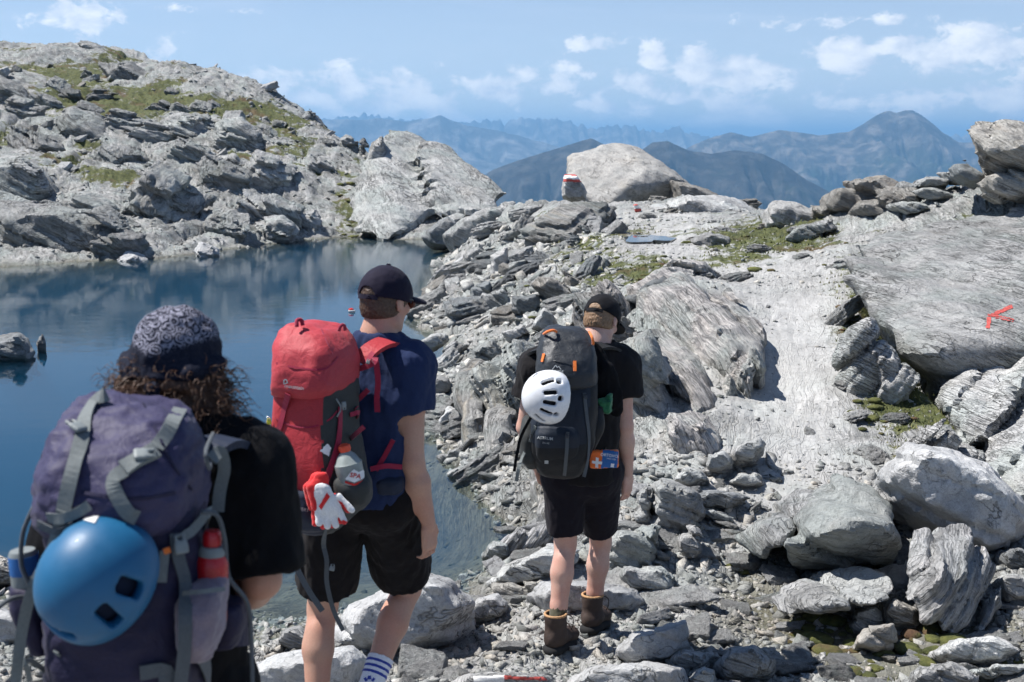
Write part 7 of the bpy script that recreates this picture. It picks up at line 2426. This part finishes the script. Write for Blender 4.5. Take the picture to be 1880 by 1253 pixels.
strap('compression_strap', [(676, 716, 4.36), (664, 735), (652, 748)], .018, C_mag, bp2, B2, .008)
strap('compression_strap', [(640, 762), (655, 764), (666, 775), (668, 784, 4.2)], .016, C_mag, bp2, B2, .006)
strap('compression_strap', [(494, 742), (488, 780, 4.3), (486, 800, 4.3), (490, 850, 4.3), (498, 880)], .010, C_mag, bp2, B2, .006)
strap('compression_strap', [(494, 824), (480, 828, 4.28), (474, 825, 4.28)], .012, C_gred, bp2, B2)
p_, n_ = hit(B2, 625, 746, .016)
buckle('buckle', p_, n_, (0, 0, -1), .036, M_gplast, bp2)
tube('cord', [hit(B2, 613, 732, .012)[0], hit(B2, 617, 750, .02)[0], hit(B2, 615, 766, .012)[0]], .0028, M_gplast, bp2)
tube('haul_loop', [AT(545, 600, 4.28), AT(545, 589, 4.29), AT(553, 588, 4.3), AT(556, 598, 4.3)], .007, C_mag, bp2)
tube('haul_loop', [AT(622, 608, 4.27), AT(626, 598, 4.27), AT(632, 598, 4.28), AT(633, 606, 4.29)], .006, C_mag, bp2)
strap('seam', [(508, 667), (535, 674), (575, 679), (595, 678), (610, 668), (620, 655)], .006, C_mag, lid2, lb2, .002, .002)
strap('seam', [(590, 606), (600, 630), (610, 650)], .005, C_mag, lid2, lb2, .002, .002)
strap('zip', [(508, 770), (540, 783), (575, 784), (605, 770), (618, 755)], .005, C_mag, main2, B2, .002, .002)
text_on('letters', 'mountain', B2, 541, 711, 9.5, .14, M_pgrey, lid2, .003, thick=.01)
for (x0, y0, x1, y1) in ((522, 705, 522, 698), (522, 698, 526, 697), (526, 697, 529, 703), (529, 703, 522, 705)):
    strap('emblem', [(x0, y0), ((x0 + x1) / 2, (y0 + y1) / 2), (x1, y1)], .0035, M_pgrey, lid2, lb2, .003, .001)
text_on('letters', 'DISCOVERY', B2, 546, 934, 8, .18, M_pgrey, bs2, .003, thick=.01)
patch('care_tag', B2, [(588, 828), (600, 814), (606, 822), (602, 838)], M_print, bp2, 1.2, .008)
ribbon('shoulder_strap', [AT(660, 664, 4.42), AT(684, 640, 4.45), AT(712, 628, 4.52), AT(732, 640, 4.62), AT(730, 690, 4.78)], .066, C_red, bp2, [(-.2, -.8, .6), (0, -.5, 1), (.2, -.2, 1), (.4, .4, .8), (.3, 1, .2)], .016)
ribbon('strap_trim', [AT(672, 668, 4.40), AT(688, 645, 4.43), AT(708, 634, 4.485)], .020, C_mag, bp2, [(-.2, -.8, .6), (0, -.5, 1), (.2, -.2, 1)], .006)
ribbon('shoulder_strap', [AT(590, 640, 4.50), AT(604, 632, 4.56), AT(618, 650, 4.72), AT(616, 700, 4.86)], .066, C_red, bp2, [(-.2, -.8, .6), (0, -.5, 1), (-.2, .3, 1), (0, 1, .2)], .016)
ribbon('load_strap', [AT(690, 660, 4.42), AT(694, 700, 4.43), AT(692, 730, 4.44), AT(693, 757, 4.44)], .020, C_mag, bp2, None, .004)
strap('load_strap', [(668, 690), (676, 672, 4.38), (690, 655, 4.42)], .020, C_mag, bp2, B2)
p_ = AT(676, 664, 4.36)
buckle('buckle', p_, (0, -1, .3), (.3, 0, 1), .022, M_gplast, bp2)
loft('hip_belt', [sec(866, 690, 738, 4.55, .05), sec(880, 686, 744, 4.53, .055), sec(900, 688, 740, 4.53, .05)], [C_nvy2], bp2, expo=2.6, wr=[(.004, (16, 16, 16), 3)])
ribbon('hip_belt', [AT(700, 885, 4.5), AT(745, 882, 4.62), AT(735, 884, 4.82), AT(670, 888, 4.86), AT(612, 888, 4.84), AT(580, 888, 4.62)], .075, C_nvy2, bp2, [(.3, -1, 0), (1, 0, 0), (.6, 1, 0), (0, 1, 0), (-.6, 1, 0), (-1, 0, 0)], .018)
ribbon('belt_strap', [AT(722, 808, 4.46), AT(706, 838, 4.47), AT(690, 864, 4.46)], .017, C_mag, bp2, None, .004)
ribbon('belt_strap', [AT(680, 862, 4.44), AT(708, 856, 4.46), AT(738, 858, 4.5)], .018, C_mag, bp2, None, .004)
strap('load_strap', [(596, 968), (594, 1000, 4.30), (600, 1030, 4.30), (600, 1070, 4.31), (612, 1120, 4.32), (630, 1158, 4.33)], .016, C_web2, bp2, B2)
ribbon('load_strap', [AT(532, 1010, 4.25), AT(548, 1050, 4.25), AT(570, 1090, 4.25), AT(592, 1122, 4.25)], .020, C_web2, bp2, None, .004)
buckle('buckle', AT(610, 1042, 4.28), (0, -1, .2), (.2, 0, 1), .03, M_gplast, bp2)
cb = empty('carabiner', Vector(AT(493, 790, 4.28)), 'small carabiner with a yellow tag on the left edge of the red backpack', 'carabiner')
tube('loop', [AT(492, 765, 4.27), AT(488, 785, 4.27), AT(489, 812, 4.27), AT(496, 815, 4.27), AT(498, 790, 4.27), AT(494, 766, 4.27)], .0035, M_metal, cb)
M_yel = plain_mat('yellow_plastic', (.55, .52, .04), .5, .4)
buckle('tag', AT(494, 774, 4.25), (0, -1, 0), (0, 0, 1), .026, M_yel, cb)
# soft flask in the pocket of the red pack
fk = empty('bottle', Vector(AT(655, 900, 4.2)), 'grey soft flask with a red cap in the side pocket of the red backpack', 'bottle')
c0 = AT(648, 892, 4.19)
axf = AT(632, 820, 4.19) - c0
Lf = float(np.linalg.norm(axf))
fl_ = lathe('bottle_body', [(0, 0), (.040, .004), (.046, .02), (.047, .08), (.042, Lf * .62), (.030, Lf * .78), (.017, Lf * .86), (.016, Lf * .9), (0, Lf * .9)], c0, axf, M_flask, fk)
lathe('bottle_cap', [(0, Lf * .86), (.017, Lf * .87), (.021, Lf * .92), (.020, Lf * 1.02), (.012, Lf * 1.06), (0, Lf * 1.065)], c0, axf, M_orplast, fk)
FB = merge_bvh(fl_)
patch('label_panel', FB, [(634, 880), (644, 866), (650, 862), (658, 867), (668, 862), (668, 878), (650, 886)], M_print, fk, 1, .0015)
text_on('letters', 'SPA', FB, 652, 874, 12, .22, M_pred, fk, .003, thick=.02)
patch('label_band', FB, [(634, 883), (650, 888), (669, 880), (669, 884), (650, 892), (634, 887)], M_pred, fk, 1, .002)
# gloves clipped to the strap
for gi_, (dxp, dYp, lab_) in enumerate(((0, 0, 'white and red climbing glove hanging fingers down on the red backpack'), (-7, .035, 'red backed glove hanging behind the white one'))):
    gl_ = empty('glove', Vector(AT(600 + dxp, 925, 4.12 + dYp)), lab_, 'glove')
    f_ = Field(*bounds(AT(560 + dxp, 870, 4.12 + dYp), AT(652 + dxp, 975, 4.12 + dYp), pad=.05), .0034)
    dG = unit((0, 1, .1))
    f_.cone(AT(590 + dxp, 905, 4.12 + dYp), AT(603 + dxp, 935, 4.12 + dYp), .036, .043, .02, (dG, .42))
    for (x0, y0, x1, y1, r_) in ((584, 932, 586, 966, .0125), (596, 940, 601, 971, .013), (608, 940, 617, 970, .013), (618, 932, 632, 962, .0125), (622, 918, 646, 942, .012)):
        f_.cone(AT(x0 + dxp, y0 - 6, 4.12 + dYp), AT(x1 + dxp, y1 - 5, 4.11 + dYp), r_, r_ * .9, .006, (dG, .75))
    field_obj(f_, 'palm', C_white if gi_ == 0 else C_gred, gl_, 1, [(.002, (40, 40, 30), 3)])
    f_ = Field(*bounds(AT(560 + dxp, 868, 4.12 + dYp), AT(620 + dxp, 930, 4.12 + dYp), pad=.05), .0034)
    f_.cone(AT(590 + dxp, 880, 4.13 + dYp), AT(586 + dxp, 900, 4.125 + dYp), .026, .034, .02, (dG, .5))
    f_.cone(AT(572 + dxp, 896, 4.12 + dYp), AT(577 + dxp, 934, 4.112 + dYp), .018, .009, .015, (dG, .7))
    field_obj(f_, 'cuff', C_gred, gl_, 1, [(.003, (30, 30, 24), 3)])
    if gi_ == 0:
        GB = merge_bvh(*gl_.children)
        for ol in ([(600, 905), (606, 912), (590, 936), (586, 930)], [(620, 918), (628, 922), (644, 944), (636, 944)], [(630, 955), (638, 958), (630, 966), (622, 960)]):
            patch('red_panel', GB, ol, C_gred, gl_, 1.2, .0025)

# ================================================================== hiker with the purple pack, nearest
root1 = empty('person', Vector((-.72, 2.62, -2.02)), 'curly haired hiker in a patterned bandana and black shirt with a purple backpack', 'person')
J1 = dict(depth=unit((.1, 1, 0)), pelvis=AT(300, 1235, 2.60), waist=AT(305, 1130, 2.60), chest=AT(315, 960, 2.60), neck=AT(320, 800, 2.58), head=AT(325, 664, 2.66),
          HR=frame_from((.16, .98, -.10)), sl=AT(168, 868, 2.64), sr=AT(452, 868, 2.60), el=AT(110, 1060, 2.68), er=AT(480, 1064, 2.56), wl=AT(190, 1120, 2.86), wr=AT(430, 1110, 2.80),
          hl=AT(235, 1265, 2.62), hr=AT(365, 1265, 2.62), kl=AT(230, 1640, 2.66), kr=AT(375, 1620, 2.80), al=np.array((-.80, 2.56, -1.94)), ar=np.array((-.62, 2.80, -1.94)), fl=unit((.1, 1, 0)), fr=unit((.1, 1, 0)),
          hbr=v3((.2, -.2, 1)), htr=v3((-.3, .2, 1)), hbl=v3((-.2, -.2, 1)), htl=v3((.3, .2, 1)), hdr=v3((-.35, .9, .1)), hdl=v3((.35, .9, .1)))
body('body', J1, SK1, root1, vox=.0078, build=.92)
shirt(J1, C_black, root1, sl_len=.93, loose=1.05, vox=.008, wr=.007, hem=.12, sleeve_r=.066)
shorts(J1, C_black, root1, frac=.8, r_hem=.105)
boot(root1, J1['al'], (.1, 1), 0, M_leather, M_sole, M_tan, M_lace)
boot(root1, J1['ar'], (.1, 1), 0, M_leather, M_sole, M_tan, M_lace)
# bandana: snug crown, folded edge, knot and tail at the nape
m_ban, N_, b_, o_ = new_mat('paisley_bandana_cloth')
pb = N_.n('ShaderNodeTexCoord').outputs['Object']
vor = N_.n('ShaderNodeTexVoronoi', feature='F1'); N_.l(pb, vor.inputs['Vector']); vor.inputs['Scale'].default_value = 46
w1 = N_.m('SINE', N_.m('MULTIPLY', N_.m('ADD', vor.outputs['Distance'], N_.m('MULTIPLY', N_.noise(pb, 55, 3, .6), .45)), 22))
vor2 = N_.n('ShaderNodeTexVoronoi', feature='F1'); N_.l(pb, vor2.inputs['Vector']); vor2.inputs['Scale'].default_value = 230
dots = N_.ramp(vor2.outputs['Distance'], [(.25, 1), (.38, 0)])
pat = N_.m('MAXIMUM', N_.ramp(w1, [(.25, 0), (.5, 1)]), N_.m('MULTIPLY', dots, .8))
atb = N_.n('ShaderNodeAttribute', attribute_name='print').outputs['Fac']
msk = N_.m('MULTIPLY', pat, atb)
N_.l(N_.mix(msk, (.009, .011, .022), (.24, .24, .30)), b_.inputs['Base Color'])
b_.inputs['Roughness'].default_value = .9
b_.inputs['Specular IOR Level'].default_value = .15
bump(N_, b_, N_.noise(pb, 40, 4, .6), .3, .01)
c, R = J1['head'], J1['HR']


def P1(x, y, z):
    return c + R @ v3((x, y, z))


f_ = Field(c - .2, c + .2, .0042)
f_.ell(P1(0, -.006, .020), (.091, .112, .098), R, 0)
f_.ell(P1(0, -.06, -.012), (.080, .052, .05), R, .02)
f_.cone(P1(-.102, -.020, .006), P1(-.062, -.085, -.02), .016, .018, .02)
f_.cone(P1(.102, -.020, .0), P1(.062, -.085, -.02), .016, .018, .02)
f_.cone(P1(-.062, -.085, -.02), P1(0, -.108, -.040), .018, .014, .015)
f_.cone(P1(.062, -.085, -.02), P1(0, -.108, -.040), .018, .014, .015)
f_.ell(P1(0, -.076, -.045), (.060, .040, .042), R, .02)
f_.plane(R @ v3((0, -.20, -1)), P1(0, 0, -.052))
f_.plane(R @ v3((0, .9, -.9)), P1(0, .085, .01))
f_.ell(P1(0, -.005, .0), (.080, .098, .09), R, 0, cut=True)
ban = field_obj(f_, 'bandana', m_ban, root1, 2, [(.006, (16, 16, 12), 3), (.003, (40, 40, 30), 6)])
Vb = np.array([v.co[:] for v in ban.data.vertices]) + np.array(parent_world(ban))
loc = (Vb - c) @ R
set_attr(ban, 'print', np.clip((loc[:, 2] - .40 * np.abs(loc[:, 0]) - .012) / .012, 0, 1) * .95 + .03)
f_ = Field(P1(0, -.11, -.08) - .1, P1(0, -.11, -.08) + .1, .003)
f_.ell(P1(0, -.118, -.046), (.017, .014, .014), R, 0)
f_.chain([(P1(0, -.122, -.05), .011), (P1(-.003, -.124, -.085), .012), (P1(.002, -.120, -.125), .006)], .006, (R @ v3((0, 1, 0)), .4))
f_.chain([(P1(.004, -.122, -.05), .009), (P1(.012, -.120, -.08), .009), (P1(.016, -.114, -.10), .005)], .006, (R @ v3((0, 1, 0)), .4))
bt = field_obj(f_, 'bandana_tail', m_ban, ban, 1, [(.003, (40, 40, 20), 3)])
set_attr(bt, 'print', np.full(len(bt.data.vertices), .1))
# curly hair: many small ringlets round a soft core
f_ = Field(c - .22, c + .2, .006)
f_.ell(P1(0, -.03, -.050), (.104, .085, .072), R, 0)
f_.ell(P1(.042, -.03, -.10), (.078, .072, .055), R, .03)
f_.ell(P1(-.05, -.03, -.07), (.065, .06, .05), R, .03)
f_.ell(P1(.0, .005, -.03), (.088, .08, .06), R, .03)
f_.plane(R @ v3((0, 1, -.2)), P1(0, .06, -.03))
core = f_.mesh()
Vh, Fh = relax(core[0], core[1], 1), core[1]
Nh = normals(Vh, Fh)
Vh = Vh + Nh * (.012 * fbm(Vh * 30, 3, .6, seed=2))[:, None]
VV, FF = [Vh], [Fh]
base = len(Vh)
r_ = np.random.RandomState(3)
lc = (Vh - c) @ R
ok = np.nonzero((lc[:, 2] < .0) & (lc[:, 1] < .06))[0]
for k_ in r_.choice(ok, size=min(1200, len(ok)), replace=True):
    p0, n0 = Vh[k_], Nh[k_]
    L_ = r_.uniform(.03, .085)
    turns, rad_ = r_.uniform(.8, 2.4), r_.uniform(.004, .0105)
    dr = unit(n0 * r_.uniform(.25, .8) + v3((r_.normal(0, .35) + .12, r_.normal(0, .3), r_.uniform(-1.0, .15))))
    s_ = unit(np.cross(dr, r_.normal(size=3))); u_ = np.cross(dr, s_)
    m = 11
    ph = r_.rand() * 6.28
    th_ = r_.uniform(.0007, .0016)
    sag = v3((0, 0, -1)) * r_.uniform(0, .02)
    pts_ = []
    for i in range(m):
        t = i / (m - 1)
        a = ph + turns * 6.283 * t
        pts_.append(p0 - n0 * .004 + dr * L_ * t + sag * t * t + (s_ * math.cos(a) + u_ * math.sin(a)) * rad_ * min(1, t * 2.5))
    for i, p in enumerate(pts_):
        w_ = th_ * (1 - .5 * i / m)
        for (e1, e2) in ((1, 0), (-.5, .87), (-.5, -.87)):
            VV.append((p + s_ * w_ * e1 + u_ * w_ * e2)[None])
        if i:
            b = base + 3 * (i - 1)
            FF.append(np.array([(b + j, b + (j + 1) % 3, b + 3 + (j + 1) % 3, b + 3 + j) for j in range(3)]))
    base += 3 * m
mesh_np('hair', np.concatenate(VV), np.concatenate(FF), H_curl, root1)

bp1 = empty('backpack', Vector(AT(240, 1300, 2.32)), 'purple trekking backpack with pale grey straps and a mesh side pocket', 'backpack')
main1 = loft('main_bag', [sec(925, 99, 379, 2.34, .135), sec(980, 95, 383, 2.33, .14), sec(1060, 96, 386, 2.32, .15), sec(1150, 96, 390, 2.32, .15), sec(1230, 97, 383, 2.33, .15), sec(1330, 107, 368, 2.35, .14), sec(1390, 130, 340, 2.37, .11)],
             [C_purple2], bp1, expo=3.0, n=96, wr=[(.010, (7, 7, 6), 3), (.006, (18, 18, 30), 4)])
lid1 = loft('lid', [sec(728, 182, 258, 2.40, .07), sec(742, 137, 326, 2.385, .11), sec(772, 109, 357, 2.36, .14), sec(820, 91, 371, 2.335, .16), sec(880, 82, 378, 2.32, .17), sec(930, 84, 378, 2.33, .165), sec(958, 102, 368, 2.35, .14)], [C_purple], bp1, expo=3.0, n=96, dome=.22,
            wr=[(.016, (7, 7, 5), 13), (.008, (15, 15, 24), 14), (.003, (40, 40, 55), 15)])
mp1 = loft('mesh_pocket', [sec(1078, 338, 416, 2.25, .06), sec(1110, 330, 414, 2.24, .07), sec(1160, 325, 408, 2.24, .07), sec(1198, 335, 395, 2.25, .05)], [C_mesh], bp1, expo=2.6, wr=[(.006, (20, 20, 14), 3), (.0025, (50, 50, 40), 5)])
ribbon('pocket_hem', [AT(336, 1090, 2.19), AT(375, 1086, 2.165), AT(412, 1082, 2.20)], .008, C_web, mp1, None, .004)
B1 = merge_bvh(main1, lid1)
strap('lid_strap', [(196, 724, 2.33), (176, 740), (158, 770), (148, 810), (140, 850), (128, 890), (118, 940)], .026, C_web, bp1, B1, .006)
strap('lid_strap', [(118, 935), (105, 985), (92, 1030), (60, 1080, 2.2), (40, 1160, 2.2), (28, 1260, 2.2)], .020, C_web, bp1, B1, .008)
strap('lid_strap', [(330, 756), (318, 775), (302, 800), (286, 826)], .026, C_web, bp1, B1, .006)
strap('lid_strap', [(284, 832), (255, 852), (228, 866)], .030, C_web, bp1, B1, .012, .008)
strap('lid_strap', [(230, 866), (214, 880), (214, 905), (232, 935), (252, 952)], .026, C_web, bp1, B1, .009)
p_, n_ = hit(B1, 266, 848, .018)
buckle('buckle', p_, n_, AT(300, 825, 2.3) - AT(240, 862, 2.3), .046, M_gplast, bp1)
p_, n_ = hit(B1, 134, 795, .016)
buckle('buckle', p_, n_, (.1, 0, 1), .046, M_gplast, bp1)
strap('zip', [(150, 905), (200, 912), (260, 915), (320, 905)], .006, C_purple2, lid1, B1, .003, .002)
strap('seam', [(262, 742), (290, 800), (320, 860), (352, 900)], .005, C_purple2, lid1, B1, .002, .002)
strap('side_strap', [(318, 980), (322, 1020), (335, 1070), (340, 1130, 2.17), (338, 1200, 2.17), (326, 1300, 2.2)], .024, C_web2, bp1, B1, .010)
strap('side_strap', [(320, 992), (345, 978), (372, 962), (388, 948)], .018, C_web, bp1, B1, .010)
strap('side_strap', [(300, 1010), (296, 1040), (294, 1066)], .018, C_web, bp1, B1, .010)
strap('side_strap', [(366, 1190, 2.19), (374, 1230), (376, 1275)], .030, C_web2, bp1, B1, .008)
strap('side_strap', [(96, 945), (120, 950), (150, 935), (170, 925)], .018, C_web, bp1, B1, .012)
strap('side_strap', [(80, 960), (110, 968), (140, 955)], .016, C_web2, bp1, B1, .012)
strap('side_strap', [(110, 1190), (80, 1200), (60, 1215, 2.2), (55, 1250, 2.2)], .010, C_web, bp1, B1, .012)
strap('side_strap', [(258, 1232), (300, 1228), (304, 1270)], .030, C_web2, bp1, B1, .008)
p_, n_ = hit(B1, 322, 1000, .022)
buckle('buckle', p_, n_, (0, 0, 1), .044, M_gplast, bp1)
strap('zip_pull', [(301, 1004), (304, 1016)], .012, C_orange, bp1, B1, .012, .005)
tube('cord', [hit(B1, 372, 800, .02)[0], AT(378, 830, 2.24), AT(384, 860, 2.26), AT(386, 850, 2.32)], .004, C_web2, bp1)
tube('cord', [AT(370, 940, 2.24), AT(398, 946, 2.26), AT(412, 990, 2.28), AT(420, 1060, 2.3), AT(455, 1110, 2.32), AT(462, 1200, 2.34), AT(464, 1300, 2.34)], .0045, C_web2, bp1)
tube('cord', [AT(62, 930, 2.3), AT(42, 980, 2.3), AT(40, 1040, 2.3), AT(60, 1090, 2.3), AT(20, 1100, 2.26), AT(-20, 1130, 2.24)], .0045, C_web2, bp1)
ribbon('shoulder_strap', [AT(372, 830, 2.42), AT(405, 812, 2.46), AT(436, 816, 2.56), AT(446, 860, 2.72)], .062, C_nvy2, bp1, [(-.2, -.7, .7), (0, -.5, 1), (.3, .2, 1), (.3, 1, .3)], .016)
ribbon('shoulder_strap', [AT(232, 830, 2.46), AT(206, 814, 2.5), AT(182, 824, 2.62), AT(178, 870, 2.76)], .062, C_nvy2, bp1, [(-.2, -.7, .7), (0, -.5, 1), (-.3, .2, 1), (-.3, 1, .3)], .016)
ribbon('load_strap', [AT(388, 845, 2.38), AT(404, 830, 2.41), AT(412, 860, 2.42), AT(404, 900, 2.42), AT(400, 940, 2.41)], .024, C_web, bp1, None, .004)
loft('hip_belt', [sec(1110, 392, 446, 2.46, .05), sec(1140, 396, 452, 2.47, .055), sec(1180, 395, 440, 2.48, .045)], [C_purple2], bp1, expo=2.6, wr=[(.004, (20, 20, 16), 3)])
ribbon('hip_belt', [AT(400, 1150, 2.44), AT(446, 1150, 2.56), AT(430, 1150, 2.76), AT(310, 1155, 2.82), AT(180, 1150, 2.78), AT(150, 1150, 2.58)], .08, C_purple2, bp1, [(.3, -1, 0), (1, 0, 0), (.6, 1, 0), (0, 1, 0), (-.6, 1, 0), (-1, 0, 0)], .02)
# red bottle in the mesh pocket
bt1 = empty('bottle', Vector(AT(375, 1190, 2.25)), 'red metal bottle standing in the mesh pocket of the purple backpack', 'bottle')
c0 = AT(384, 1150, 2.29)
lathe('bottle_body', [(0, 0), (.030, .002), (.032, .012), (.0315, .120), (.029, .135), (.020, .146), (.018, .152), (0, .153)], c0, (.07, .0, 1), M_redplast, bt1)
lathe('bottle_collar', [(.0, .140), (.0265, .1405), (.0270, .150), (.022, .158), (0, .159)], c0, (.07, .0, 1), M_gplast, bt1)
lathe('bottle_cap', [(0, .156), (.017, .157), (.018, .178), (.013, .186), (0, .187)], c0, (.07, .0, 1), M_redplast, bt1)
# printed can in the left pocket
cn = empty('can', Vector(AT(55, 1090, 2.34)), 'blue and silver drink can in the left side pocket of the purple backpack', 'can')
c0 = AT(52, 1100, 2.34)
lathe('can_body', [(0, 0), (.024, .002), (.027, .010), (.027, .088), (.023, .097), (0, .098)], c0, (-.06, 0, 1), M_gplast, cn)
lathe('blue_band', [(.0274, .052), (.0276, .054), (.0276, .086), (.0274, .088)], c0, (-.06, 0, 1), M_pblue, cn)
loft('can_pocket', [sec(1075, 22, 88, 2.35, .045), sec(1120, 26, 92, 2.35, .05), sec(1190, 60, 100, 2.36, .04)], [C_purple2], bp1, expo=2.5, wr=[(.004, (20, 20, 16), 3)])
# blue helmet
hc1 = AT(172, 1060, 2.13)
hr_, hs_, hR = helmet('helmet', hc1, (-.10, -.88, .46), (.86, -.12, -.5), (.093, .109, .097), 'glossy blue climbing helmet strapped to the purple backpack', M_bhelm, M_bfoam,
                      [(math.radians(14), 1.16, .026, .015), (math.radians(-24), 1.18, .028, .013), (math.radians(-84), 1.30, .010, .036), (math.radians(160), 1.22, .024, .009)], vox=.0044, rim_cut=.30)
HB = merge_bvh(hs_)
patch('emblem', HB, [(152, 956), (166, 944), (182, 948), (174, 962)], M_print, hs_, 1.2, .002)
fz = at(646, 574, 19.6)
ft_ = empty('float', (fz.x, fz.y, WATER), 'tiny red and white float on the lake beside the navy cap', 'float')
f_ = Field(v3(fz) - .12, v3(fz) + .12, .006)
c_ = v3((fz.x, fz.y, WATER + .02))
f_.ell(c_, (.055, .04, .04), None, .01)
f_.plane((0, 0, 1), c_ + v3((0, 0, .012)))
field_obj(f_, 'hull', M_print, ft_, 1)
f_ = Field(v3(fz) - .12, v3(fz) + .12, .006)
f_.ell(c_ + v3((-.01, 0, .012)), (.045, .034, .034), None, .01)
f_.plane((0, 0, -1), c_ + v3((0, 0, .010)))
field_obj(f_, 'top', M_pred, ft_, 1)
print('hikers done')
